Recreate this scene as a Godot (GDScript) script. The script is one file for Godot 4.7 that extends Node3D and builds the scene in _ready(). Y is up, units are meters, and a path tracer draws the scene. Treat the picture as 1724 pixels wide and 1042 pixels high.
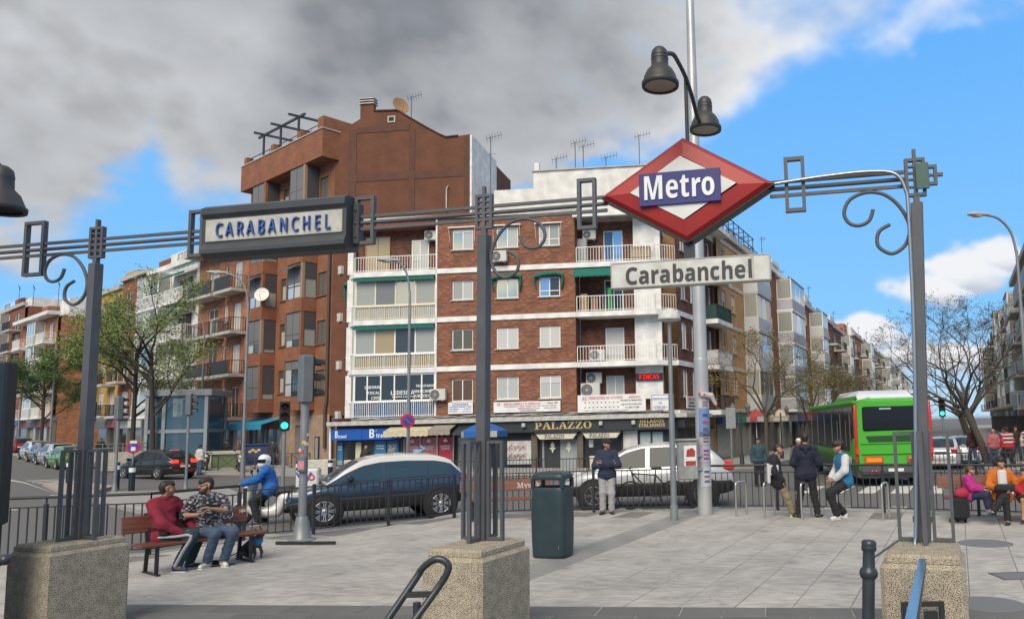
extends Node3D

class MB:
	var p := PackedVector3Array()
	var n := PackedVector3Array()
	var u := PackedVector2Array()
	var c := PackedColorArray()
	var col := Color(1, 1, 1)
	var paint := false
	func v3(a: Vector3, b: Vector3, d: Vector3, na: Vector3, nb: Vector3, nd: Vector3) -> void:
		p.append(a); p.append(d); p.append(b)
		n.append(na); n.append(nd); n.append(nb)
		if paint:
			c.append(col); c.append(col); c.append(col)
	func tri(a: Vector3, b: Vector3, d: Vector3) -> void:
		var m := (b - a).cross(d - a).normalized()
		v3(a, b, d, m, m, m)
	func quad(a: Vector3, b: Vector3, d: Vector3, e: Vector3) -> void:
		var m := (d - a).cross(e - b).normalized()
		v3(a, b, d, m, m, m)
		v3(a, d, e, m, m, m)
	func box(at: Vector3, s: Vector3, bs := Basis()) -> void:
		var x := bs.x * s.x * .5
		var y := bs.y * s.y * .5
		var z := bs.z * s.z * .5
		quad(at - x - y + z, at + x - y + z, at + x + y + z, at - x + y + z)
		quad(at + x - y - z, at - x - y - z, at - x + y - z, at + x + y - z)
		quad(at + x - y + z, at + x - y - z, at + x + y - z, at + x + y + z)
		quad(at - x - y - z, at - x - y + z, at - x + y + z, at - x + y - z)
		quad(at - x + y + z, at + x + y + z, at + x + y - z, at - x + y - z)
		quad(at - x - y - z, at + x - y - z, at + x - y + z, at - x - y + z)
	func slab(a: Vector3, b: Vector3) -> void:
		box((a + b) * .5, (b - a).abs())
	func bar(a: Vector3, b: Vector3, w: float, h: float, up := Vector3.UP) -> void:
		var z := (b - a)
		var l := z.length()
		z = z / l
		var x := up.cross(z)
		if x.length() < .01:
			x = Vector3.RIGHT.cross(z) if absf(z.x) < .9 else Vector3.BACK.cross(z)
		x = x.normalized()
		box((a + b) * .5, Vector3(w, h, l), Basis(x, z.cross(x), z))
	func cbox(at: Vector3, s: Vector3, r: float, bs := Basis()) -> void:
		var h := s * .5
		var prof := PackedVector2Array([Vector2(h.x - r, h.z), Vector2(h.x, h.z - r), Vector2(h.x, -h.z + r), Vector2(h.x - r, -h.z), Vector2(-h.x + r, -h.z), Vector2(-h.x, -h.z + r), Vector2(-h.x, h.z - r), Vector2(-h.x + r, h.z)])
		var rows := []
		for k in 4:
			var y: float = [-h.y, -h.y + r, h.y - r, h.y][k]
			var f := r if k == 0 or k == 3 else 0.0
			var ring := PackedVector3Array()
			for q in prof:
				ring.append(at + bs * Vector3(q.x - signf(q.x) * f, y, q.y - signf(q.y) * f))
			rows.append(ring)
		for k in 3:
			for i in 8:
				var j := (i + 1) % 8
				quad(rows[k][i], rows[k][j], rows[k + 1][j], rows[k + 1][i])
		for i in range(1, 7):
			tri(rows[3][0], rows[3][i], rows[3][i + 1])
			tri(rows[0][0], rows[0][i + 1], rows[0][i])
	func skin(rings: Array, wrap := true, caps := true) -> void:
		# smooth surface through rings of equal size, counter-clockwise seen from the last ring's side
		var m: int = rings[0].size()
		var k := rings.size()
		var nr := []
		for i in k:
			var row := PackedVector3Array()
			for j in m:
				var a: Vector3 = rings[mini(i + 1, k - 1)][j] - rings[maxi(i - 1, 0)][j]
				var jn := (j + 1) % m if wrap else mini(j + 1, m - 1)
				var jp := (j + m - 1) % m if wrap else maxi(j - 1, 0)
				var b: Vector3 = rings[i][jn] - rings[i][jp]
				if b.length_squared() < 1e-10:
					b = rings[i - 1 if i > 0 else 1][jn] - rings[i - 1 if i > 0 else 1][jp]
				row.append(b.cross(a).normalized())
			nr.append(row)
		for i in k - 1:
			for j in (m if wrap else m - 1):
				var l := (j + 1) % m
				v3(rings[i][j], rings[i][l], rings[i + 1][l], nr[i][j], nr[i][l], nr[i + 1][l])
				v3(rings[i][j], rings[i + 1][l], rings[i + 1][j], nr[i][j], nr[i + 1][l], nr[i + 1][j])
		if caps:
			for e in 2:
				var ring: PackedVector3Array = rings[0 if e == 0 else k - 1]
				var mid := Vector3.ZERO
				for q in ring:
					mid += q
				mid /= m
				for j in m:
					var l := (j + 1) % m
					if e == 0:
						tri(mid, ring[l], ring[j])
					else:
						tri(mid, ring[j], ring[l])
	func tube(pts: Array, r, sides := 8, flat := 1.0, caps := true) -> void:
		var rings := []
		var k := pts.size()
		var x := Vector3.ZERO
		for i in k:
			var t: Vector3 = (pts[mini(i + 1, k - 1)] - pts[maxi(i - 1, 0)]).normalized()
			if i == 0:
				x = t.cross(Vector3.UP)
				if x.length() < .1:
					x = t.cross(Vector3.RIGHT)
			x = (x - t * x.dot(t)).normalized()
			var y := t.cross(x)
			var rad: float = r[i] if r is Array else r
			var ring := PackedVector3Array()
			for j in sides:
				var a := TAU * j / sides
				ring.append(pts[i] + x * cos(a) * rad + y * sin(a) * rad * flat)
			rings.append(ring)
		skin(rings, true, caps)
	func lathe(prof: Array, segs := 16, xf := Transform3D()) -> void:
		var rings := []
		for q in prof:
			var ring := PackedVector3Array()
			for j in segs:
				var a := -TAU * j / segs
				ring.append(xf * Vector3(q.x * cos(a), q.y, q.x * sin(a)))
			rings.append(ring)
		skin(rings, true, false)
	func ball(at: Vector3, r: Vector3, segs := 12, rows := 8) -> void:
		var rings := []
		for i in rows + 1:
			var t := PI * i / rows - PI / 2
			var ring := PackedVector3Array()
			for j in segs:
				var a := -TAU * j / segs
				ring.append(at + Vector3(r.x * cos(t) * cos(a), r.y * sin(t), r.z * cos(t) * sin(a)))
			rings.append(ring)
		skin(rings, true, false)
	func prism(poly: PackedVector2Array, d: float, xf := Transform3D(), back := true) -> void:
		# poly counter-clockwise in x,y; front face at z = d/2
		if Geometry2D.is_polygon_clockwise(poly):
			poly = poly.duplicate()
			poly.reverse()
		var idx := Geometry2D.triangulate_polygon(poly)
		for i in range(0, idx.size(), 3):
			var a := poly[idx[i]]
			var b := poly[idx[i + 1]]
			var q := poly[idx[i + 2]]
			if (b - a).cross(q - a) < 0:
				var w := b
				b = q
				q = w
			tri(xf * Vector3(a.x, a.y, d / 2), xf * Vector3(b.x, b.y, d / 2), xf * Vector3(q.x, q.y, d / 2))
			if back:
				tri(xf * Vector3(a.x, a.y, -d / 2), xf * Vector3(q.x, q.y, -d / 2), xf * Vector3(b.x, b.y, -d / 2))
		for i in poly.size():
			var a := poly[i]
			var b := poly[(i + 1) % poly.size()]
			quad(xf * Vector3(a.x, a.y, -d / 2), xf * Vector3(b.x, b.y, -d / 2), xf * Vector3(b.x, b.y, d / 2), xf * Vector3(a.x, a.y, d / 2))
	func mesh() -> ArrayMesh:
		var a := []
		a.resize(Mesh.ARRAY_MAX)
		a[Mesh.ARRAY_VERTEX] = p
		a[Mesh.ARRAY_NORMAL] = n
		if u.size() == p.size():
			a[Mesh.ARRAY_TEX_UV] = u
		if paint:
			a[Mesh.ARRAY_COLOR] = c
		var m := ArrayMesh.new()
		m.add_surface_from_arrays(Mesh.PRIMITIVE_TRIANGLES, a)
		return m

var mats := {}
var grain := {}
var rng := RandomNumberGenerator.new()

func nz(freq: float, seed_: int, lo: float, hi: float, oct := 4, size := 256, kind := FastNoiseLite.TYPE_SIMPLEX_SMOOTH) -> Texture2D:
	var key := "%f %d %f %f %d" % [freq, seed_, lo, hi, kind]
	if not grain.has(key):
		var f := FastNoiseLite.new()
		f.noise_type = kind
		f.frequency = freq
		f.seed = seed_
		f.fractal_octaves = oct
		var t := NoiseTexture2D.new()
		t.width = size
		t.height = size
		t.seamless = true
		t.noise = f
		var g := Gradient.new()
		g.set_color(0, Color(lo, lo, lo))
		g.set_color(1, Color(hi, hi, hi))
		t.color_ramp = g
		grain[key] = t
	return grain[key]

func M(key: String, lin := Color(.5, .5, .5), rough := .6, metal := 0.0, tex := "", scale := 1.0) -> StandardMaterial3D:
	# base colour given as linear reflectance; tex is one of the shared grain patterns
	if mats.has(key):
		return mats[key]
	var m := StandardMaterial3D.new()
	m.resource_name = key
	m.albedo_color = lin.linear_to_srgb()
	m.roughness = rough
	m.metallic = metal
	if tex != "":
		var t: Texture2D
		match tex:
			"dirt": t = nz(.012, 3, .84, 1.0, 6)
			"soft": t = nz(.008, 5, .9, 1.0, 4)
			"speck": t = nz(.12, 7, .6, 1.0, 3)
			"cloth": t = nz(.03, 9, .8, 1.0, 5)
			"wood": t = nz(.02, 11, .6, 1.0, 5)
		m.albedo_texture = t
		m.uv1_triplanar = true
		m.uv1_scale = Vector3.ONE * scale
		if tex == "wood":
			m.uv1_scale = Vector3(.35, 6, 6) * scale
		if tex in ["dirt", "speck"]:
			m.heightmap_enabled = true
			m.heightmap_texture = t
			m.heightmap_scale = .25
	mats[key] = m
	return m

func glass(key: String, lin: Color, alpha: float) -> StandardMaterial3D:
	if mats.has(key):
		return mats[key]
	var m := StandardMaterial3D.new()
	m.resource_name = key
	var s := lin.linear_to_srgb()
	m.albedo_color = Color(s.r, s.g, s.b, alpha)
	m.transparency = BaseMaterial3D.TRANSPARENCY_ALPHA
	m.roughness = .03
	mats[key] = m
	return m

func add(called: String, mesh: Mesh, m: Material, parent: Node3D = self, at := Vector3.ZERO, turn := 0.0) -> MeshInstance3D:
	var o := MeshInstance3D.new()
	o.name = called
	o.mesh = mesh
	o.material_override = m
	o.position = at
	o.rotation.y = turn
	parent.add_child(o, true)
	return o

func obj(called: String, b: MB, m: Material, parent: Node3D = self) -> MeshInstance3D:
	return add(called, b.mesh(), m, parent)

func thing(called: String, label: String, category: String, at := Vector3.ZERO, turn := 0.0, group := "") -> Node3D:
	var o := Node3D.new()
	o.name = called
	add_child(o, true)
	o.position = at
	o.rotation.y = turn
	return tag(o, label, category, group)

func tag(o: Node3D, label: String, category: String, group := "") -> Node3D:
	o.set_meta("label", label)
	o.set_meta("category", category)
	if group != "":
		o.set_meta("group", group)
	return o

func struct(o: Node3D, label := "") -> Node3D:
	o.set_meta("kind", "structure")
	if label != "":
		o.set_meta("label", label)
	return o

func copy(o: Node3D, at: Vector3, turn: float, label: String) -> Node3D:
	var r: Node3D = o.duplicate()
	r.name = String(o.name).rstrip("0123456789")
	add_child(r, true)
	r.position = at
	r.rotation.y = turn
	r.set_meta("label", label)
	return r

func lettering(text: String, parent: Node3D, m: Material, at: Vector3, height: float, width := 0.0, font := "Droid Sans", bold := true, deep := .01, called := "lettering") -> MeshInstance3D:
	var t := TextMesh.new()
	var f := SystemFont.new()
	f.font_names = PackedStringArray([font])
	f.font_weight = 700 if bold else 400
	t.font = f
	t.text = text
	t.font_size = 48
	t.pixel_size = height / 34.5
	t.depth = deep
	t.curve_step = 2.0 if height > .15 else 6.0
	var o := add(called, t, m, parent, at)
	if width > 0:
		var s := t.get_aabb().size.x
		if s > 0:
			o.scale.x = width / s
	return o

func gh(x: float, z: float) -> float:
	# the lie of the land beyond the plaza: it falls gently away, and rises along the left-hand street
	var d := -z
	if d < 18.2:
		return -.12
	return -.12 - .016 * minf(d - 18.2, 30) + .03 * clampf(-x - 16, 0, 60) * minf(1, (d - 18.2) / 10)

func on(x: float, z: float, up := 0.0) -> Vector3:
	return Vector3(x, gh(x, z) + up, z)

const UR := Vector3(.351, 0, -.936)      # along the right-hand avenue
const UN := Vector3(.936, 0, .351)       # across it
const UL := Vector3(-.79, 0, -.613)      # along the left-hand street
const UF := Vector3(.9957, 0, .0924)     # along the front of the corner building

func curve(pts: Array, x: float) -> float:
	for i in pts.size() - 1:
		if x <= pts[i + 1].x:
			return lerpf(pts[i].y, pts[i + 1].y, clampf((x - pts[i].x) / (pts[i + 1].x - pts[i].x), 0, 1))
	return pts[-1].y

func sky_image() -> ImageTexture:
	var w := 2048
	var h := 1024
	var im := Image.create(w, h, false, Image.FORMAT_RGBF)
	var big := FastNoiseLite.new()
	big.noise_type = FastNoiseLite.TYPE_SIMPLEX_SMOOTH
	big.frequency = 2.2
	big.fractal_octaves = 7
	big.seed = 4
	var tone := FastNoiseLite.new()
	tone.noise_type = FastNoiseLite.TYPE_SIMPLEX_SMOOTH
	tone.frequency = 1.5
	tone.fractal_octaves = 7
	tone.fractal_gain = .55
	tone.seed = 21
	var edge := [Vector2(-180, 22), Vector2(-120, 20), Vector2(-80, 15), Vector2(-60, 11), Vector2(-42, 11), Vector2(-38.6, 12.2), Vector2(-35.5, 15), Vector2(-34.3, 16.2), Vector2(-32.5, 14.2), Vector2(-29, 14.8), Vector2(-20, 16), Vector2(-12, 17.2), Vector2(-5, 18), Vector2(0, 18.7), Vector2(4, 20.8), Vector2(8, 23.6), Vector2(16, 26.6), Vector2(20, 29), Vector2(24, 27), Vector2(30, 26), Vector2(45, 33), Vector2(70, 30), Vector2(110, 22), Vector2(180, 22)]
	var puffs := [[21.8, 10.0, 2.9, 2.2], [19.5, 8.6, 3.6, 1.6], [23.6, 11.2, 2.2, 1.8], [15.2, 6.0, 3.0, 1.7], [18.5, 4.0, 5.0, 1.6], [-37.8, 6.6, 3.0, 1.5], [-41.5, 4.0, 3.0, 1.6], [-35.8, 7.6, 1.6, .9], [-52, 8, 7, 3], [36, 7, 6, 3], [50, 10, 7, 4], [-75, 9, 9, 4], [80, 8, 10, 4], [110, 10, 11, 5], [-110, 9, 12, 4], [150, 9, 12, 5], [-150, 10, 12, 5]]
	var rim := PackedFloat32Array()
	for x in w:
		rim.append(curve(edge, (x + .5) * 360.0 / w - (360.0 if x >= w / 2 else 0.0)))
	for y in h:
		var el := 90.0 - (y + .5) * 180.0 / h
		var ce := cos(deg_to_rad(el))
		var se := sin(deg_to_rad(el))
		if el < -3:
			var hz := Color(.30, .36, .42)
			for x in w:
				im.set_pixel(x, y, hz)
			continue
		var low := clampf(el / 32.0, 0, 1)
		var air := Color(.33, .70, 1.05).lerp(Color(.115, .42, .97), pow(low, .75))
		air = Color(.55, .78, .98).lerp(air, clampf(el / 7.0, 0, 1))
		for x in w:
			var az := (x + .5) * 360.0 / w
			if az > 180:
				az -= 360
			var a := deg_to_rad(az)
			var d := Vector3(sin(a) * ce, se, -cos(a) * ce)
			var q := d / (se + .35)
			var n1 := big.get_noise_3d(q.x * 1.1, 0.0, q.z * 1.1)
			var n2 := tone.get_noise_3d(q.x * 1.3, 3.0, q.z * 1.3)
			var n3 := big.get_noise_3d(q.x * 4.3, 9.0, q.z * 4.3)
			var e: float = rim[x]
			var t := el - e + n1 * 4.2 + n3 * 1.3
			var soft := 2.6 if az > -3 and az < 60 else 1.7
			var bank := smoothstep(-soft * .5, soft, t)
			# holes in the deck, and thinner cloud towards its right-hand end
			var thick := bank * clampf(1.0 - smoothstep(2.0, 17.0, az) * .3 * (1.0 - smoothstep(40.0, 70.0, az)) + (n2 * .6 + n3 * .3) * smoothstep(-14.0, 6.0, az), 0, 1)
			var deep := smoothstep(0.0, 7.0, t)
			var soft_top := smoothstep(-8.0, 12.0, az) * (1.0 - smoothstep(60.0, 110.0, az))
			var shade := clampf(.5 + n2 * 1.15 + n3 * .5 + .35 * smoothstep(16.0, 22.0, el) * (1.0 - smoothstep(-30.0, -24.0, az)) * -1.0 - .42 * soft_top, 0, 1)
			var lit := Color(.56, .575, .60).lerp(Color(.86, .87, .88), soft_top).lerp(Color(.225, .24, .27), deep * shade)
			lit = lit * (1.0 + .2 * n2 + .3 * n3)
			var col := air.lerp(lit, clampf(thick, 0, 1))
			var wisp := big.get_noise_3d(q.x * 1.6 - q.z * .5, 17.0, q.z * .55 + q.x * .4)
			var wz := smoothstep(14.0, 20.0, az) * (1.0 - smoothstep(55.0, 75.0, az)) * smoothstep(21.5, 26.0, el)
			col = col.lerp(Color(.86, .89, .94), clampf((wisp + .12 + n3 * .5) * 1.5, 0, .8) * wz)
			var pf := 0.0
			var base := 0.0
			for p in puffs:
				var dx: float = (az - p[0]) / p[2]
				var dy: float = (el - p[1]) / p[3]
				if dx * dx + dy * dy < 4:
					var s: float = 1.0 - sqrt(dx * dx + dy * dy) + n1 * 1.0 + n2 * .5 + n3 * .45
					if s > pf:
						pf = s
						base = dy
			if pf > 0:
				var white := Color(.93, .93, .94).lerp(Color(.52, .58, .68), smoothstep(.15, -.7, base + n2))
				col = col.lerp(white, smoothstep(0.0, .45, pf) * .95)
			im.set_pixel(x, y, col)
	return ImageTexture.create_from_image(im)

func camera_and_light() -> void:
	var cam := Camera3D.new()
	cam.name = "camera"
	add_child(cam)
	cam.position = Vector3(0, 2, 0)
	cam.basis = Basis(Vector3.RIGHT, atan2(141.0, 1300.0)) * Basis(Vector3.BACK, -.025)
	var near := .05
	cam.set_frustum(1042.0 / 1300.0 * near, Vector2((862.0 - 1120.0) / 1300.0 * near, (572.5 - 521.0) / 1300.0 * near), near, 1500)
	cam.current = true
	var we := WorldEnvironment.new()
	we.name = "environment"
	var env := Environment.new()
	env.tonemap_mode = Environment.TONE_MAPPER_LINEAR
	env.tonemap_exposure = 1.0
	env.background_mode = Environment.BG_SKY
	var sm := PanoramaSkyMaterial.new()
	sm.panorama = sky_image()
	var sky := Sky.new()
	sky.sky_material = sm
	env.sky = sky
	env.sdfgi_enabled = true
	env.ssao_enabled = true
	env.ssil_enabled = true
	env.fog_enabled = true
	env.fog_density = .00006
	env.fog_light_color = Color(.78, .86, .95)
	we.environment = env
	add_child(we)
	var sun := DirectionalLight3D.new()
	sun.name = "sun"
	add_child(sun)
	sun.light_energy = 1.3
	sun.light_color = Color(1, .95, .87)
	sun.light_angular_distance = 42
	sun.shadow_enabled = true
	sun.look_at_from_position(Vector3(-7, 36, 40), Vector3.ZERO)

const PLAZA := [Vector2(-17, -11.5), Vector2(-12.1, -13.1), Vector2(-9.0, -13.7), Vector2(-8.35, -15.3), Vector2(-7.25, -15.95), Vector2(-5.0, -18.15), Vector2(-1.8, -18.65), Vector2(2.5, -18.15), Vector2(4.7, -17.15), Vector2(6.4, -16.25), Vector2(7.1, -15.85), Vector2(11, -13.6), Vector2(17, -9.5), Vector2(17, 9), Vector2(-17, 9)]

func pavement(called: String, label: String, pts: Array, top: float, m: Material) -> void:
	# raised footway with a real kerb edge, following the ground
	var b := MB.new()
	var poly := PackedVector2Array(pts)
	if Geometry2D.is_polygon_clockwise(poly):
		poly.reverse()
	# long edges are split so that the sheet follows the ground
	var fine := PackedVector2Array()
	for i in poly.size():
		var a := poly[i]
		var c := poly[(i + 1) % poly.size()]
		var k := maxi(1, int(a.distance_to(c) / 8.0))
		for j in k:
			fine.append(a.lerp(c, float(j) / k))
	var idx := Geometry2D.triangulate_polygon(fine)
	for i in range(0, idx.size(), 3):
		var q := []
		for j in 3:
			var v := fine[idx[i + j]]
			q.append(on(v.x, v.y, top))
		if (q[1] - q[0]).cross(q[2] - q[0]).y < 0:
			q.reverse()
		b.tri(q[0], q[1], q[2])
	for i in fine.size():
		var a := fine[i]
		var c := fine[(i + 1) % fine.size()]
		b.quad(on(a.x, a.y, -.1), on(c.x, c.y, -.1), on(c.x, c.y, top), on(a.x, a.y, top))
	struct(obj(called, b, m), label)

func flat_strip(called: String, pts: Array, up: float, m: Material, label := "") -> void:
	var b := MB.new()
	for i in pts.size() / 2 - 1:
		var q := []
		for j in [i * 2, i * 2 + 1, i * 2 + 3, i * 2 + 2]:
			q.append(on(pts[j].x, pts[j].y, up))
		if (q[1] - q[0]).cross(q[2] - q[0]).y < 0:
			q.reverse()
		b.quad(q[0], q[1], q[2], q[3])
	struct(obj(called, b, m), label)

func setting() -> void:
	var asphalt := M("asphalt", Color(.185, .185, .187), .9, 0, "speck", .9)
	var b := MB.new()
	var xs := []
	var zs := []
	for i in range(-16, 17):
		xs.append(i * 10.0 - 20.0)
	xs = [-420.0] + xs + [420.0]
	var zz := 25.0
	while zz > -70:
		zs.append(zz)
		zz -= 3.6
	for z in [-80.0, -100.0, -140.0, -220.0, -400.0, -900.0]:
		zs.append(z)
	for i in xs.size() - 1:
		for j in zs.size() - 1:
			var q := [Vector3(xs[i], gh(xs[i], zs[j]), zs[j]), Vector3(xs[i + 1], gh(xs[i + 1], zs[j]), zs[j]), Vector3(xs[i + 1], gh(xs[i + 1], zs[j + 1]), zs[j + 1]), Vector3(xs[i], gh(xs[i], zs[j + 1]), zs[j + 1])]
			b.quad(q[0], q[1], q[2], q[3])
	struct(obj("ground", b, asphalt), "grey asphalt of the junction and both streets")
	plaza()
	var paint := M("road_paint", Color(.62, .62, .6), .7, 0, "dirt", .8)
	# footways in front of the buildings
	var pav := M("footway", Color(.33, .32, .31), .85, 0, "dirt", .3)
	var l0 := Vector3(-19.6, 0, -47.2)
	var far := l0 + UL * 110
	var nl := Vector3(.613, 0, -.79)     # points away from the street behind the left row
	var fl: Array = []
	for p in [far + nl * 2, l0 + nl * 2, Vector3(-13.5, 0, -47), Vector3(1.6, 0, -46.4), Vector3(1, 0, -45) + UR * 150, Vector3(1.2, 0, -44.8) + UN * 4.5 + UR * 150, Vector3(1.2, 0, -43.9) + UN * 4.2, Vector3(3.4, 0, -41.4), Vector3(.8, 0, -39.9), Vector3(-14, 0, -41.3), Vector3(-18.2, 0, -41.8), Vector3(-21.5, 0, -43.6), l0 - nl * 6.5 + UL * 4, far - nl * 6.5]:
		fl.append(Vector2(p.x, p.z))
	pavement("pavement", "footway along the corner building and the left street", fl, .13, pav)
	var r0 := Vector3(13.6, 0, -33.6)
	var fr: Array = []
	for p in [r0, r0 + UR * 190, r0 + UR * 190 + UN * 12, r0 + UN * 14 - UR * 2, Vector3(30, 0, -24), Vector3(14.5, 0, -31)]:
		fr.append(Vector2(p.x, p.z))
	pavement("pavement", "footway along the right side of the avenue", fr, .13, pav)
	# traffic islands on the left with their hatching, and lane lines
	pavement("traffic_island", "small kerbed traffic island with bollards beyond the left gate post", [Vector2(-27.6, -34.4), Vector2(-27.9, -36.4), Vector2(-23.4, -33.0), Vector2(-22.0, -30.0), Vector2(-23.3, -29.9)], .12, M("pink_paving", Color(.40, .33, .30), .85, 0, "dirt", .3))
	pavement("traffic_island", "kerbed footway island behind the railing of the two seated men", [Vector2(-21.0, -29.4), Vector2(-19.6, -26.6), Vector2(-15.0, -22.2), Vector2(-12.4, -20.2), Vector2(-11.2, -21.6), Vector2(-14.5, -27.0), Vector2(-17.8, -31.6)], .13, pav)
	flat_strip("road_marking", [Vector2(-36.5, -41.4), Vector2(-36.3, -40.9), Vector2(-33.1, -39.1), Vector2(-32.9, -38.6), Vector2(-30.3, -36.7), Vector2(-30.0, -36.3), Vector2(-23.8, -30.3), Vector2(-23.4, -29.9)], .006, paint, "white edge line curving down to the small traffic island")
	flat_strip("road_marking", [Vector2(-27.5, -26.0), Vector2(-27.4, -25.75), Vector2(-22.9, -29.7), Vector2(-22.75, -29.45)], .006, paint, "white line on the near side of the small traffic island")
	for k in 4:
		var p := Vector2(-31.2, -37.9).lerp(Vector2(-28.2, -35.2), k / 3.0)
		flat_strip("road_marking", [p, p + Vector2(.3, .35), p + Vector2(-1.0, 1.5) * -.9, p + Vector2(.3, .35) + Vector2(-1.0, 1.5) * -.9], .01, paint, "white hatching stripe before the small traffic island")
	for k in 3:
		var p := Vector2(-23.2 + k * 2.0, -25.2 + k * .8)
		flat_strip("road_marking", [p, p + Vector2(0, -.16), p + Vector2(1.1, .3), p + Vector2(1.1, .14)], .006, paint, "short white lane dash left of the plaza")
	for k in 9:
		var p := Vector3(3.3, 0, -22.6) + UN * (k * .95) + UR * 1.5
		flat_strip("road_marking", [Vector2(p.x, p.z), Vector2(p.x, p.z) + Vector2(UN.x, UN.z) * .5, Vector2(p.x, p.z) + Vector2(UR.x, UR.z) * 3.2, Vector2(p.x, p.z) + Vector2(UN.x, UN.z) * .5 + Vector2(UR.x, UR.z) * 3.2], .006, paint, "zebra crossing bar across the avenue")

var worn: ImageTexture

func worn_paving() -> ImageTexture:
	# rubbed stone: fine grain, long streaks, trodden gum and drips
	if worn == null:
		var s := 768
		var im := Image.create(s, s, false, Image.FORMAT_RGB8)
		var f := FastNoiseLite.new()
		f.frequency = .011
		f.fractal_octaves = 5
		f.seed = 61
		rng.seed = 61
		for y in s:
			for x in s:
				var k := .90 + f.get_noise_2d(x, y * 2.6) * .13 + f.get_noise_2d(x * .3 + 900, y * .3) * .10 + rng.randf_range(-.035, .035)
				im.set_pixel(x, y, Color(k, k, k))
		for i in 110:
			var c := Vector2(rng.randf() * s, rng.randf() * s)
			var r := rng.randf_range(1.5, 4.5) if i % 12 else rng.randf_range(9, 22)
			var d := rng.randf_range(.72, .9) if i % 12 else .93
			for y in range(int(c.y - r), int(c.y + r) + 1):
				for x in range(int(c.x - r), int(c.x + r) + 1):
					if Vector2(x, y).distance_to(c) < r * (1.0 + f.get_noise_2d(x * 9, y * 9) * .5):
						var q := Vector2i(posmod(x, s), posmod(y, s))
						var o := im.get_pixelv(q)
						im.set_pixelv(q, o * d)
		worn = ImageTexture.create_from_image(im)
	return worn

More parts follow.
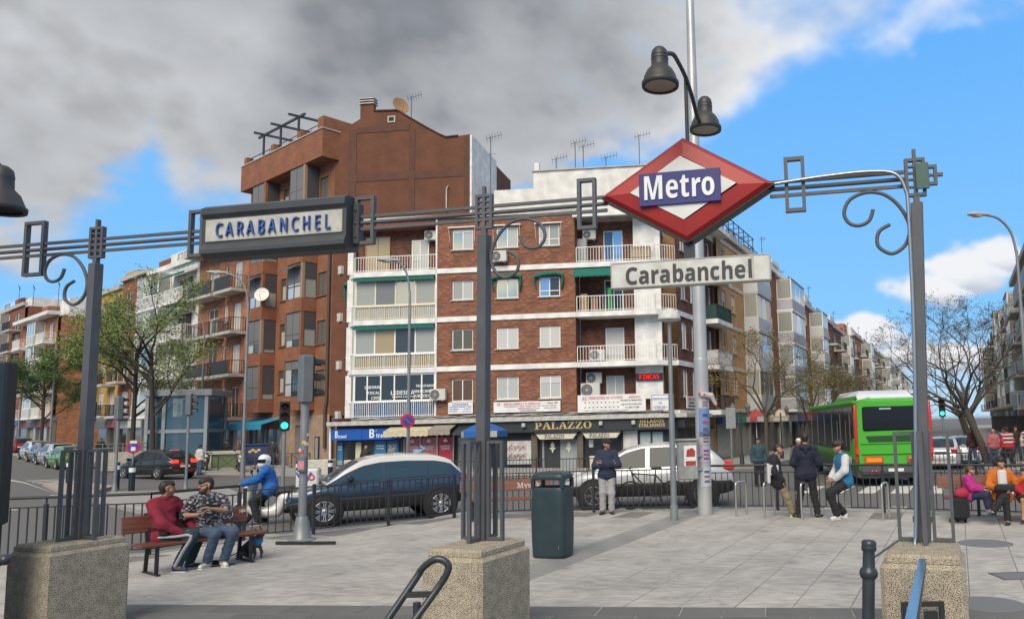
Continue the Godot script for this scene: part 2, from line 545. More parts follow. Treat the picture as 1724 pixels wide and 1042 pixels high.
func plaza() -> void:
	var poly := PackedVector2Array(PLAZA)
	var b := MB.new()
	b.prism(poly, .4, Transform3D(Basis(Vector3.RIGHT, Vector3.BACK, Vector3.DOWN), Vector3(0, -.21, 0)))
	var base := obj("plaza_paving", b, M("paving_bed", Color(.20, .19, .185), .95, 0, "dirt", .8))
	struct(base, "grey slab paving of the square before the metro gate")
	var tones := []
	for k in 5:
		var g: float = [.415, .43, .445, .42, .435][k]
		var m := M("paving_%d" % k, Color(g, g * .965, g * .92), .85)
		m.albedo_texture = worn_paving()
		m.uv1_triplanar = true
		m.uv1_scale = Vector3.ONE * .31
		m.uv1_world_triplanar = true
		tones.append(m)
	var dark := M("paving_dark", Color(.135, .135, .135), .8, 0, "dirt", .3)
	rng.seed = 12
	var shared := {}
	var wdt := .6
	var lng := 1.2
	var n := 0
	# dark bands: one across in front of the gate, one running away to the back
	var dim := M("paving_dim", Color(.28, .278, .272), .8, 0, "dirt", .3)
	for i in range(-20, 34):
		for j in range(3, 18):
			var o := UN * (i * wdt - 6.0) + UR * (j * lng + (lng * .5 if i % 2 else 0.0))
			var mid := o + UN * wdt * .5 + UR * lng * .5
			if mid.z > -7.6 or mid.x < -12.6 or mid.x > 9:
				continue
			var quad := PackedVector2Array()
			for s in [Vector2(.004, .004), Vector2(wdt - .004, .004), Vector2(wdt - .004, lng - .004), Vector2(.004, lng - .004)]:
				var v: Vector3 = o + UN * s.x + UR * s.y
				quad.append(Vector2(v.x, v.z))
			var cut := Geometry2D.intersect_polygons(quad, Geometry2D.offset_polygon(poly, -.3)[0])
			if cut.is_empty():
				continue
			var whole: bool = cut[0].size() == 4
			var mesh: Mesh
			var at := Vector3(0, rng.randf_range(-.0015, .0015), 0)
			if whole:
				if not shared.has("s"):
					var sb := MB.new()
					var r := .004
					var h := .0
					var bs := Basis(UN, Vector3.UP, -UR)
					var c0 := [UN * .004 + UR * .004, UN * (wdt - .004) + UR * .004, UN * (wdt - .004) + UR * (lng - .004), UN * .004 + UR * (lng - .004)]
					var c1 := [UN * .008 + UR * .008, UN * (wdt - .008) + UR * .008, UN * (wdt - .008) + UR * (lng - .008), UN * .008 + UR * (lng - .008)]
					for k in 4:
						var k2 := (k + 1) % 4
						sb.quad(c0[k] - Vector3.UP * .02, c0[k2] - Vector3.UP * .02, c0[k2] - Vector3.UP * r, c0[k] - Vector3.UP * r)
						sb.quad(c0[k] - Vector3.UP * r, c0[k2] - Vector3.UP * r, c1[k2], c1[k])
					sb.quad(c1[0], c1[1], c1[2], c1[3])
					shared["s"] = sb.mesh()
				mesh = shared["s"]
				at += o
			else:
				var cb := MB.new()
				cb.prism(cut[0], .02, Transform3D(Basis(Vector3.RIGHT, Vector3.BACK, Vector3.DOWN), Vector3(0, -.01, 0)), false)
				mesh = cb.mesh()
			add("paving_slab", mesh, dim if i == 0 else tones[rng.randi() % 5], base, at)
			n += 1
	# darker strip of longer slabs across the front, along the line of the gate
	var gx := Vector3(.992, 0, .126)
	var gz := Vector3(-.126, 0, .992)
	for i in 12:
		for j in 4:
			var sb := MB.new()
			sb.cbox(Vector3.ZERO, Vector3(.892, .02, .392), .004, Basis(gx, Vector3.UP, gz))
			add("paving_slab", sb.mesh(), dark if (i * 3 + j) % 4 else M("paving_dark2", Color(.155, .155, .155), .8, 0, "dirt", .3), base, Vector3(-6.6, -.0055, -9.36) + gx * (i * .9 + (.45 if j % 2 else 0.0)) + gz * (j * .4))
	# kerb stones round the outer edge
	for i in range(0, 11):
		var a := poly[i]
		var c := poly[i + 1]
		var k := maxi(1, int(a.distance_to(c) / 1.0))
		for j in k:
			var p := a.lerp(c, float(j) / k)
			var q := a.lerp(c, float(j + 1) / k)
			var d := (q - p).normalized()
			var inn := Vector2(d.y, -d.x) * -.13
			if inn.dot(Vector2(0, -4) - p) < 0:
				inn = -inn
			var kb := MB.new()
			kb.bar(Vector3(p.x + inn.x + d.x * .004, -.09, p.y + inn.y + d.y * .004), Vector3(q.x + inn.x - d.x * .004, -.09, q.y + inn.y - d.y * .004), .25, .19)
			add("kerb_stone", kb.mesh(), tones[(i + j) % 3], base)
	# utility covers let into the paving
	for q in [[Vector2(4.97, -12.46), .42, true, "round steel cover in the paving behind the right gate post"], [Vector2(3.4, -8.5), .36, true, "round steel cover in the paving nearest the right concrete block"]]:
		var mb := MB.new()
		mb.lathe([Vector2(q[1], -.01), Vector2(q[1], .004), Vector2(q[1] - .02, .008), Vector2(q[1] - .05, .005), Vector2(.001, .006)], 28)
		var cv := thing("manhole_cover", q[3], "manhole cover", Vector3(q[0].x, 0, q[0].y))
		obj("lid", mb, M("cast_iron", Color(.33, .325, .315), .6, .5, "speck", 3), cv)
	var rc := thing("manhole_cover", "rectangular grey cover plate in the paving at the right edge", "manhole cover", Vector3(4.75, 0, -9.94), .05)
	var mb := MB.new()
	mb.cbox(Vector3(0, .002, 0), Vector3(1.3, .012, .36), .004)
	obj("lid", mb, M("cast_iron"), rc)
	mb = MB.new()
	for s in [-1, 1]:
		mb.box(Vector3(0, .003, s * .2), Vector3(1.38, .014, .035))
		mb.box(Vector3(s * .67, .0031, 0), Vector3(.035, .014, .36))
	obj("frame", mb, M("paving_dark"), rc)

func brick_image(mortar: Color, tones: Array, rows: int, seed_: int, vary := .15) -> ImageTexture:
	# 2 m of stretcher bond; each brick has its own tone
	var s := 512
	var im := Image.create(s, s, false, Image.FORMAT_RGB8)
	rng.seed = seed_
	im.fill(mortar)
	var rh := float(s) / rows
	for r in rows:
		for k in 8:
			var t: Color = tones[rng.randi() % tones.size()]
			t = t * rng.randf_range(1.0 - vary, 1.0 + vary * .8)
			var x0 := int(k * s / 8.0 + (s / 16.0 if r % 2 else 0.0))
			var w := int(s / 8.0) - 3
			for part in [[x0, w], [x0 - s, w]]:
				im.fill_rect(Rect2i(part[0], int(r * rh), part[1], int(rh) - 3), t)
	return ImageTexture.create_from_image(im)

func brick(key: String, mortar: Color, tones: Array, seed_: int, rows := 28, vary := .15) -> StandardMaterial3D:
	if mats.has(key):
		return mats[key]
	var m := StandardMaterial3D.new()
	m.resource_name = key
	m.albedo_texture = brick_image(mortar, tones, rows, seed_, vary)
	m.uv1_triplanar = true
	m.uv1_scale = Vector3.ONE * .5
	m.uv1_triplanar_sharpness = 8
	m.roughness = .88
	m.detail_enabled = true
	m.detail_blend_mode = BaseMaterial3D.BLEND_MODE_MUL
	m.detail_albedo = nz(.012, 3, .84, 1.0, 6)
	m.detail_uv_layer = BaseMaterial3D.DETAIL_UV_2
	m.uv2_triplanar = true
	m.uv2_scale = Vector3.ONE * .17
	mats[key] = m
	return m

func wall(parent: Node3D, x0: float, x1: float, y0: float, y1: float, holes: Array, m: Material, z := 0.0, rev := .14, called := "wall") -> MeshInstance3D:
	var b := MB.new()
	var xs := [x0, x1]
	var ys := [y0, y1]
	for h in holes:
		for v in [h.position.x, h.end.x]:
			if v > x0 and v < x1 and not xs.has(v):
				xs.append(v)
		for v in [h.position.y, h.end.y]:
			if v > y0 and v < y1 and not ys.has(v):
				ys.append(v)
	xs.sort()
	ys.sort()
	for j in ys.size() - 1:
		var i := 0
		while i < xs.size() - 1:
			var mid := Vector2((xs[i] + xs[i + 1]) / 2, (ys[j] + ys[j + 1]) / 2)
			var inside := false
			for h in holes:
				if h.has_point(mid):
					inside = true
			if not inside:
				b.quad(Vector3(xs[i], ys[j], z), Vector3(xs[i + 1], ys[j], z), Vector3(xs[i + 1], ys[j + 1], z), Vector3(xs[i], ys[j + 1], z))
			i += 1
	for h in holes:
		var a := Vector3(maxf(h.position.x, x0), maxf(h.position.y, y0), z)
		var e := Vector3(minf(h.end.x, x1), minf(h.end.y, y1), z)
		var k := Vector3(0, 0, -rev)
		var c := Vector3(e.x, a.y, z)
		var d := Vector3(a.x, e.y, z)
		b.quad(a, a + k, d + k, d)
		b.quad(c + k, c, e, e + k)
		b.quad(a, c, c + k, a + k)
		b.quad(d + k, e + k, e, d)
	return obj(called, b, m, parent)

func box_part(called: String, parent: Node3D, a: Vector3, c: Vector3, m: Material) -> MeshInstance3D:
	var b := MB.new()
	b.slab(a, c)
	return obj(called, b, m, parent)

func window(parent: Node3D, r: Rect2, o := {}, called := "window") -> MeshInstance3D:
	# a real sash: frame bars, panes set back, sill, roller shutter let down by a share of the height
	var z: float = o.get("z", -.1)
	var t: float = o.get("bar", .06)
	var n: int = o.get("n", 2)
	var fm: Material = o.get("frame", M("white_frame", Color(.76, .75, .72), .5))
	var b := MB.new()
	var a := r.position
	var e := r.end
	b.slab(Vector3(a.x, a.y, z - .03), Vector3(a.x + t, e.y, z + .03))
	b.slab(Vector3(e.x - t, a.y, z - .03), Vector3(e.x, e.y, z + .03))
	b.slab(Vector3(a.x + t, a.y, z - .03), Vector3(e.x - t, a.y + t, z + .03))
	b.slab(Vector3(a.x + t, e.y - t, z - .03), Vector3(e.x - t, e.y, z + .03))
	for k in range(1, n):
		var x := lerpf(a.x, e.x, float(k) / n)
		b.slab(Vector3(x - t * .45, a.y + t, z - .025), Vector3(x + t * .45, e.y - t, z + .028))
	if o.has("rail"):
		var y := lerpf(a.y, e.y, o.rail)
		b.slab(Vector3(a.x + t, y - t * .4, z - .024), Vector3(e.x - t, y + t * .4, z + .027))
	var f := obj(called, b, fm, parent)
	var panes: Array = o.get("pane", ["dark"])
	for k in n:
		var pb := MB.new()
		var x0 := lerpf(a.x, e.x, float(k) / n)
		var x1 := lerpf(a.x, e.x, float(k + 1) / n)
		pb.quad(Vector3(x0, a.y + t * .5, z), Vector3(x1, a.y + t * .5, z), Vector3(x1, e.y - t * .5, z), Vector3(x0, e.y - t * .5, z))
		obj("pane", pb, pane(panes[k % panes.size()]), f)
	if o.get("sill", true):
		box_part("sill", f, Vector3(a.x - .08, a.y - .07, z - .02), Vector3(e.x + .08, a.y - .003, .09 + o.get("out", 0.0)), o.get("sillmat", M("pale_stone", Color(.5, .48, .45), .7, 0, "dirt", .6)))
	if o.get("shut", 0.0) > 0:
		var sb := MB.new()
		var h: float = (e.y - a.y - t) * o.shut
		var sl := maxi(3, int(h / .12))
		for k in sl:
			var y := e.y - t - h * (k + 1) / sl
			sb.slab(Vector3(a.x + t, y + .006, z + .004), Vector3(e.x - t, y + h / sl, z + .026))
		obj("shutter", sb, o.get("shutmat", M("grey_shutter", Color(.16, .165, .17), .6)), f)
	return f

func pane(kind: String) -> StandardMaterial3D:
	var key := "pane_" + kind
	if mats.has(key):
		return mats[key]
	var c := Color(.03, .035, .04)
	var metal := .0
	match kind:
		"dark": c = Color(.035, .04, .045)
		"curtain": c = Color(.30, .31, .28)
		"net": c = Color(.42, .43, .40)
		"warm": c = Color(.34, .26, .14)
		"olive": c = Color(.10, .085, .045)
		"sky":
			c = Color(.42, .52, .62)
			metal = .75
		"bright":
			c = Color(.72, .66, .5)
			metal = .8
		"grey": c = Color(.16, .165, .17)
		"blue": c = Color(.05, .10, .19)
		"office": c = Color(.018, .02, .022)
	var m := M(key, c, .06 if metal > 0 else .1, metal)
	m.metallic_specular = .7
	return m

func railing(parent: Node3D, pts: Array, y: float, h: float, m: Material, step := .12, called := "railing", fill := "") -> MeshInstance3D:
	# uprights and rails along a line of plan points; one part
	var b := MB.new()
	for i in pts.size() - 1:
		var a := Vector3(pts[i].x, y, pts[i].y)
		var c := Vector3(pts[i + 1].x, y, pts[i + 1].y)
		var l := a.distance_to(c)
		var up := Vector3.UP
		b.bar(a + up * (h - .02), c + up * (h - .02), .045, .04)
		b.bar(a + up * .09, c + up * .09, .03, .03)
		var n := maxi(1, int(l / step))
		for k in n + 1:
			var q := a.lerp(c, float(k) / n)
			var w := .04 if k % 8 == 0 or k == n else .022
			b.box(q + up * h * .5, Vector3(w, h - .05, w))
	return obj(called, b, m, parent)

func ac_unit(parent: Node3D, at: Vector3, w := .8, turn := 0.0, m: Material = null) -> MeshInstance3D:
	var b := MB.new()
	var h := w * .7
	b.cbox(Vector3.ZERO, Vector3(w, h, .3), .02)
	b.box(Vector3(-w * .3, -h * .5 - .02, -.1), Vector3(.04, .05, .5))
	b.box(Vector3(w * .3, -h * .5 - .02, -.1), Vector3(.04, .05, .5))
	var o := add("ac_unit", b.mesh(), m if m else M("ac_white", Color(.55, .55, .52), .5, 0, "soft", .7), parent, at, turn)
	b = MB.new()
	var f := Transform3D(Basis(Vector3.RIGHT, PI / 2), Vector3(-w * .17, 0, .152))
	b.lathe([Vector2(h * .42, -.01), Vector2(h * .42, .012), Vector2(h * .38, .014), Vector2(h * .37, .0), Vector2(.001, .0)], 18, f)
	obj("fan_grille", b, M("fan_dark", Color(.06, .06, .062), .6), o)
	b = MB.new()
	for k in 3:
		b.lathe([Vector2(h * (.1 + .1 * k), .006), Vector2(h * (.115 + .1 * k), .012), Vector2(h * (.13 + .1 * k), .006)], 16, f)
	b.lathe([Vector2(h * .1, .004), Vector2(h * .07, .02), Vector2(.001, .022)], 12, f)
	obj("fan_guard", b, M("ac_grey", Color(.3, .3, .3), .5), o)
	return o

func awning(parent: Node3D, x0: float, x1: float, y: float, z: float, out: float, drop: float, m: Material, frill := .18) -> void:
	var b := MB.new()
	var n := maxi(4, int((x1 - x0) / .3))
	for k in n:
		var xa := lerpf(x0, x1, float(k) / n)
		var xb := lerpf(x0, x1, float(k + 1) / n)
		b.quad(Vector3(xa, y - drop, z + out), Vector3(xb, y - drop, z + out), Vector3(xb, y, z), Vector3(xa, y, z))
		var ya := y - drop - frill
		b.quad(Vector3(xa, ya + .02, z + out + .01), Vector3((xa + xb) / 2, ya - .02, z + out + .01), Vector3((xa + xb) / 2, y - drop, z + out), Vector3(xa, y - drop, z + out))
		b.quad(Vector3((xa + xb) / 2, ya - .02, z + out + .01), Vector3(xb, ya + .02, z + out + .01), Vector3(xb, y - drop, z + out), Vector3((xa + xb) / 2, y - drop, z + out))
	b.bar(Vector3(x0, y - drop + .01, z + out - .02), Vector3(x1, y - drop + .01, z + out - .02), .05, .05)
	b.bar(Vector3(x0 + .1, y - .02, z), Vector3(x0 + .1, y - drop, z + out), .03, .03)
	b.bar(Vector3(x1 - .1, y - .02, z), Vector3(x1 - .1, y - drop, z + out), .03, .03)
	obj("awning", b, m, parent)

func glazed_bay(parent: Node3D, x0: float, x1: float, y0: float, y1: float, z: float, split: float, panes: Array, frame: Material, low: Material, n: int) -> void:
	# sliding sashes over a low balustrade
	window(parent, Rect2(x0, lerpf(y0, y1, split), x1 - x0, (y1 - y0) * (1 - split)), {"z": z, "n": n, "bar": .09, "frame": frame, "pane": panes, "sill": false}, "glazing")
	railing(parent, [Vector2(x0 + .03, z + .05), Vector2(x1 - .03, z + .05)], y0, (y1 - y0) * split, frame, .115)
	var pb := MB.new()
	pb.slab(Vector3(x0, y0, z - .04), Vector3(x1, lerpf(y0, y1, split), z - .02))
	obj("balustrade_panel", pb, low, parent)

func print_board(parent: Node3D, called: String, at: Vector3, w: float, h: float, m: Material, lines: Array, deep := .05) -> MeshInstance3D:
	# board with raised lettering; lines are [text, x, y, height, width, material, font, bold], x and y from the centre
	var b := MB.new()
	b.box(Vector3.ZERO, Vector3(w, h, deep))
	var o := add(called, b.mesh(), m, parent, at)
	for l in lines:
		lettering(l[0], o, l[5], Vector3(l[1], l[2], deep * .5 + .004), l[3], l[4], l[6] if l.size() > 6 else "Droid Sans", l[7] if l.size() > 7 else true, .008)
	return o

func corner_building() -> void:
	var t := thing("apartment_building", "red brick corner block with white bands over an ice cream parlour and travel agency", "building", Vector3(-13.7, 0, -46), -.0925)
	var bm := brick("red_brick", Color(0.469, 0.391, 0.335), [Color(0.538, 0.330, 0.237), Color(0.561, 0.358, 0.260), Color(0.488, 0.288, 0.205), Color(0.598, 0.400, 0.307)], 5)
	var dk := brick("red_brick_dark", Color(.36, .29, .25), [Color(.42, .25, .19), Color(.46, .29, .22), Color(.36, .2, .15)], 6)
	var white := M("white_render", Color(.78, .77, .75), .8, 0, "dirt", .35)
	var bandm := M("white_band", Color(.82, .81, .79), .75, 0, "dirt", .3)
	var fr := M("white_frame", Color(.76, .75, .72), .5)
	var green := M("green_canvas", Color(.008, .15, .115), .85, 0, "cloth", 1.2)
	var lv := [2.8, 5.72, 8.7, 11.66, 14.75]
	# brick front with three windows per storey
	var xs := [[.93, 1.3], [3.67, 1.34], [6.28, 1.27]]
	var holes := []
	var sp := []
	for f in 4:
		for k in 3:
			var y0: float = [3.67, 6.68, 9.71, 12.79][f]
			var hh: float = [1.32, 1.24, 1.17, 1.26][f]
			if f == 0 and k == 0:
				y0 = 3.62
			var r := Rect2(xs[k][0], y0, xs[k][1], hh)
			holes.append(r)
			sp.append([f, k, r])
	wall(t, 0, 8.48, 2.8, 14.75, holes, bm)
	for s in sp:
		var o := {"frame": fr, "pane": [["net", "net"], ["net", "net"], ["bright", "bright"], ["bright", "net"]][s[0]]}
		if s[0] == 1 and s[1] == 0:
			o.pane = ["olive", "olive"]
		if s[0] == 1 and s[1] > 0:
			o.shut = .93
			o.shutmat = M("pale_shutter", Color(.40, .41, .39), .6)
		if s[0] == 0 and s[1] == 0:
			o.shut = 1.0
			o.shutmat = M("brown_shutter", Color(.09, .052, .036), .6)
		if s[0] == 2 and s[1] == 0:
			o.pane = ["curtain", "net"]
		if s[0] == 0 and s[1] == 2:
			o.shut = .3
			o.shutmat = M("pale_shutter")
		if s[0] == 2 and s[1] == 2:
			o.pane = ["sky", "dark"]
			o.rail = .3
		if s[0] == 3 and s[1] == 2:
			o.pane = ["net", "curtain"]
			o.rail = .33
		if s[0] == 3 and s[1] == 0:
			o.shut = .12
			o.shutmat = bandm
		window(t, s[2], o)
		var r: Rect2 = s[2]
		# soldier course over the window
		if s[0] < 3:
			var b := MB.new()
			for k in 14:
				b.box(Vector3(r.position.x - .12 + (r.size.x + .24) * (k + .5) / 14, r.end.y + .17, .004), Vector3((r.size.x + .24) / 14 - .012, .24, .012))
			obj("soldier_course", b, bm, t)
		else:
			var b := MB.new()
			b.tube([Vector3(r.position.x - .25, r.end.y + .1, .1), Vector3(r.end.x + .2, r.end.y + .1, .1)], .05, 6)
			b.bar(Vector3(r.position.x - .2, r.end.y + .1, .1), Vector3(r.position.x - .16, r.end.y - .8, .03), .02, .02)
			b.bar(Vector3(r.end.x + .12, r.end.y + .1, .1), Vector3(r.end.x + .1, r.end.y - .8, .03), .02, .02)
			obj("awning_roller", b, bandm, t)
		if s[0] == 2 and s[1] > 0:
			# furled green awnings hanging over the frame
			var b := MB.new()
			b.tube([Vector3(r.position.x - .28, r.end.y + .02, .12), Vector3(r.position.x + .3, r.end.y + .14, .16), Vector3(r.end.x - .2, r.end.y + .18, .16), Vector3(r.end.x + .22, r.end.y + .06, .12)], [.1, .13, .13, .1], 8)
			b.tube([Vector3(r.end.x + .17, r.end.y + .1, .12), Vector3(r.end.x + .2, r.end.y - .3, .14), Vector3(r.end.x + .12, r.end.y - .72, .1)], [.08, .15, .13], 7, .5)
			b.tube([Vector3(r.position.x - .22, r.end.y + .04, .12), Vector3(r.position.x - .24, r.end.y - .3, .12), Vector3(r.position.x - .14, r.end.y - .7, .08)], [.06, .1, .07], 7, .5)
			obj("furled_awning", b, green, t)
	for k in 5:
		if k < 4:
			box_part("string_course", t, Vector3(0, lv[k] - .3 if k > 0 else lv[k] - .2, -.04), Vector3(8.48, lv[k], .07), bandm)
	box_part("parapet", t, Vector3(-5.6, 14.752, -.6), Vector3(8.6, 14.98, .12), M("pale_stone", Color(.5, .48, .45), .7, 0, "dirt", .6))
	box_part("roof", t, Vector3(-5.3, 14.4, -3), Vector3(13.4, 14.748, -.02), M("roof_tile", Color(.3, .1, .06), .9, 0, "dirt", 1.0))
	# left end: glazed galleries between white slabs
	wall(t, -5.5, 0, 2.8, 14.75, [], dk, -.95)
	box_part("party_strip", t, Vector3(-.1, 2.8, -.95), Vector3(0, 14.75, .03), bandm)
	for k in 4:
		var y: float = lv[k]
		var b := MB.new()
		b.prism(PackedVector2Array([Vector2(-5.95, .72), Vector2(-5.25, -.03), Vector2(-.002, -.03), Vector2(-.002, 1), Vector2(-5.95, 1)]), .32, Transform3D(Basis(Vector3.RIGHT, Vector3(0, 0, -1), Vector3.UP), Vector3(0, y - .16, 0)))
		obj("balcony_slab", b, bandm, t)
		var top: float = lv[k + 1] - .33
		# white column at the far end of the angled return
		box_part("column", t, Vector3(-5.98, y, -.9), Vector3(-5.62, top, -.55), bandm)
		var side := Node3D.new()
		side.name = "side_bay"
		side.position = Vector3(-5.62, 0, -.52)
		side.rotation.y = -.78
		t.add_child(side, true)
		if k == 3:
			railing(t, [Vector2(-5.62, -.5), Vector2(-5.2, -.06), Vector2(-.1, -.06)], y, .95, fr, .16)
			var d := window(t, Rect2(-2.0, y + .02, 1.1, 2.05), {"z": -.9, "n": 2, "frame": fr, "pane": ["bright", "net"], "sill": false}, "balcony_door")
			window(t, Rect2(-5.0, y + .1, 1.6, 2.3), {"z": -.88, "n": 2, "frame": M("ochre_frame", Color(.32, .2, .08), .6), "pane": ["warm", "warm"], "sill": false}, "balcony_door")
			ac_unit(t, Vector3(-.6, y + 2.25, -.6), .85)
		else:
			var sp2: float = .34 if k > 0 else .36
			var pn: Array = [["office"], ["curtain", "warm", "dark", "curtain"], ["curtain", "grey", "bright", "curtain"]][k]
			glazed_bay(t, -5.2, -.1, y, top - (.0 if k == 0 else .18), -.1, sp2, pn, fr if k != 2 else M("cream_frame", Color(.66, .6, .46), .5), pane(["blue", "warm", "net"][k]), 6 if k == 0 else 4)
			glazed_bay(side, 0.02, .58, y, top, 0, sp2, pn, fr, pane("grey"), 1)
			if k > 0:
				awning(t, -5.2, -.1, top - .02, -.06, .3, .12, green, .14)
	# lettering on the first floor office windows
	var wl := M("white_letter", Color(.7, .7, .7), .6)
	for q in [["LABORAL", -4.0, 4.62, .17], ["FISCAL", -3.95, 4.28, .17], ["CIVIL", -3.8, 3.98, .17], ["LEDESMA", -2.15, 4.25, .24], ["abogados y asesores", -2.1, 4.02, .1], ["TRIBUTARIO", -.75, 4.62, .14], ["MERCANTIL", -.75, 4.3, .17], ["JURÍDICO", -.9, 4.02, .17]]:
		lettering(q[0], t, wl, Vector3(q[1], q[2], -.09), q[3], 0, "Droid Sans", true, .006, "window_lettering")
	ac_unit(t, Vector3(.22, 4.05, .26), .95)
	ac_unit(t, Vector3(3.95, 12.2, .3), .95)
	# side strip towards the left street, with small windows and air conditioners
	var side := Node3D.new()
	side.name = "street_side"
	side.position = Vector3(-7.2, 0, -1.75)
	side.rotation.y = -.57
	t.add_child(side, true)
	var sh := []
	for y in [3.5, 6.6, 9.6, 12.6]:
		sh.append(Rect2(.95, y, .6, 1.35))
	wall(side, 0, 1.9, 2.8, 14.75, sh, bm)
	for k in 4:
		window(side, sh[k], {"n": 1 if k else 2, "pane": [["warm", "dark", "net", "blue"][k]], "frame": M("dark_frame", Color(.07, .05, .04), .5) if k == 0 else fr})
		ac_unit(side, Vector3(.55, sh[k].position.y - .5, .25), .75)
	var pb := MB.new()
	pb.tube([Vector3(.08, 2.9, .1), Vector3(.08, 14.6, .1)], .07, 8)
	obj("drain_pipe", pb, bandm, side)
	pb = MB.new()
	pb.tube([Vector3(1.0, 11.0, .1), Vector3(1.3, 11.12, .25), Vector3(1.7, 11.05, .1)], [.08, .14, .1], 7)
	pb.tube([Vector3(1.02, 11.0, .1), Vector3(1.0, 10.5, .14), Vector3(1.05, 10.1, .1)], [.05, .12, .05], 7)
	obj("furled_awning", pb, green, side)
	# right end: recessed balconies
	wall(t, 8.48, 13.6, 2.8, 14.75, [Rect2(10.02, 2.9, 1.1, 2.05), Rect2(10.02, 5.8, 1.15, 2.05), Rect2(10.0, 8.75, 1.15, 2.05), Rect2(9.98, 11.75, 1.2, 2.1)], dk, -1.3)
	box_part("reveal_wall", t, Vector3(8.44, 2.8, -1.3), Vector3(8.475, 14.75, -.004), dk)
	for k in 4:
		var y: float = lv[k]
		window(t, [Rect2(10.02, 2.9, 1.1, 2.05), Rect2(10.02, 5.8, 1.15, 2.05), Rect2(10.0, 8.75, 1.15, 2.05), Rect2(9.98, 11.75, 1.2, 2.1)][k], {"z": -1.4, "n": 2 if k != 1 else 1, "frame": fr, "pane": [["net"], ["net"], ["dark"], ["blue", "sky"]][k], "shut": .8 if k == 1 else 0.0, "shutmat": M("pale_shutter"), "sill": false}, "balcony_door")
		if k < 4:
			box_part("white_pier", t, Vector3(11.9, y if k else 3.5, -1.28), Vector3(13.52, lv[k + 1] - .3, -.7), white)
		var b := MB.new()
		b.prism(PackedVector2Array([Vector2(8.482, -.07), Vector2(13.3, -.07), Vector2(14.5, .9), Vector2(14.5, 2.2), Vector2(8.482, 1.3)]), .3, Transform3D(Basis(Vector3.RIGHT, Vector3(0, 0, -1), Vector3.UP), Vector3(0, y - .15, 0)))
		obj("balcony_slab", b, bandm, t)
		if k > 0:
			railing(t, [Vector2(8.56, -.02), Vector2(13.25, -.02), Vector2(14.4, -.82)], y, .95, fr, .17)
	box_part("balcony_ceiling", t, Vector3(8.4, 14.4, -1.3), Vector3(13.8, 14.748, .25), bandm)
	awning(t, 8.42, 10.75, 11.4, -.1, .55, .62, green, .06)
	ac_unit(t, Vector3(9.2, 13.55, -.95), .8, 0, M("ac_white"))
	ac_unit(t, Vector3(9.35, 4.82, -1.0), .95)
	ac_unit(t, Vector3(9.2, 4.1, -.6), 1.15)
	ac_unit(t, Vector3(9.6, 6.2, -.9), .9)
	for q in [[Vector3(8.75, 12.55, -.9), .62, 1.5, Color(.32, .33, .34)], [Vector3(12.4, 12.2, -.35), 1.2, .7, Color(.4, .28, .18)], [Vector3(8.9, 9.3, -.6), .45, 1.1, Color(.4, .26, .14)], [Vector3(9.5, 9.2, -.8), .4, .9, Color(.3, .16, .1)], [Vector3(10.5, 9.45, -.35), .22, 1.3, Color(.01, .3, .04)]]:
		var b := MB.new()
		b.cbox(q[0], Vector3(q[1], q[2], .35), .04)
		obj("balcony_cupboard", b, M("cup%d" % int(q[0].x * 10), q[3], .6, 0, "soft", 1), t)
	# red moving-letter sign and the office boards on the first floor
	var led := MB.new()
	led.box(Vector3(12.72, 4.78, -.62), Vector3(1.6, .42, .12))
	obj("led_sign", led, M("led_case", Color(.02, .005, .005), .4), t)
	var lm := StandardMaterial3D.new()
	lm.albedo_color = Color(.5, .02, .01)
	lm.emission_enabled = true
	lm.emission = Color(1, .06, .03)
	lm.emission_energy_multiplier = 1.6
	lettering("FINCAS", t, lm, Vector3(12.72, 4.775, -.545), .27, 1.15, "Droid Sans Mono", true, .01, "led_sign_lettering")
	var paper := M("sign_white", Color(.74, .74, .73), .5, 0, "soft", .4)
	var red := M("sign_red", Color(.42, .03, .04), .5)
	var blk := M("sign_black", Color(.03, .03, .035), .5)
	var blu := M("sign_blue", Color(.02, .06, .3), .5)
	var big := print_board(t, "office_sign", Vector3(10.56, 3.25, .1), 4.0, 1.05, paper, [["CORREDURÍA DE SEGUROS", -.35, .34, .16, 2.0, red, "Droid Serif"], ["AE", -1.6, .33, .2, .3, red, "Droid Serif"], ["ASESORES", 1.35, .34, .1, .7, red], ["SEGUROS DE TRANSPORTE", 1.15, .16, .09, 1.25, blk], ["seguros@correo.com", 1.15, -.06, .09, 1.2, blk], ["91 466 11 99", 1.2, -.25, .1, .8, blk], ["hogar · auto · comercios · vida · salud · decesos", -.3, -.38, .06, 2.6, red, "Droid Sans", false]])
	for k in 18:
		var b := MB.new()
		b.ball(Vector3(-1.55 + (k % 9) * .24, .08 if k < 9 else -.2, .03), Vector3(.05, .035, .006), 8, 4)
		obj("insurer_mark", b, [blk, red, blu, blk, blk][k % 5], big)
	print_board(t, "office_sign", Vector3(13.4, 3.22, .05), 1.12, 1.0, paper, [["ADMINISTRACION", 0, .22, .13, .98, blu, "Droid Serif"], ["DE", 0, .0, .12, .18, blu, "Droid Serif"], ["• FINCAS •", 0, -.27, .16, .8, blu, "Droid Serif"]])
	var fb := MB.new()
	for q in [[0, .45, 1.0, .025], [0, -.45, 1.0, .025], [-.5, 0, .025, .9], [.5, 0, .025, .9]]:
		fb.box(Vector3(13.4 + q[0], 3.22 + q[1], .08), Vector3(q[2], q[3], .012))
	obj("sign_border", fb, blu, t)
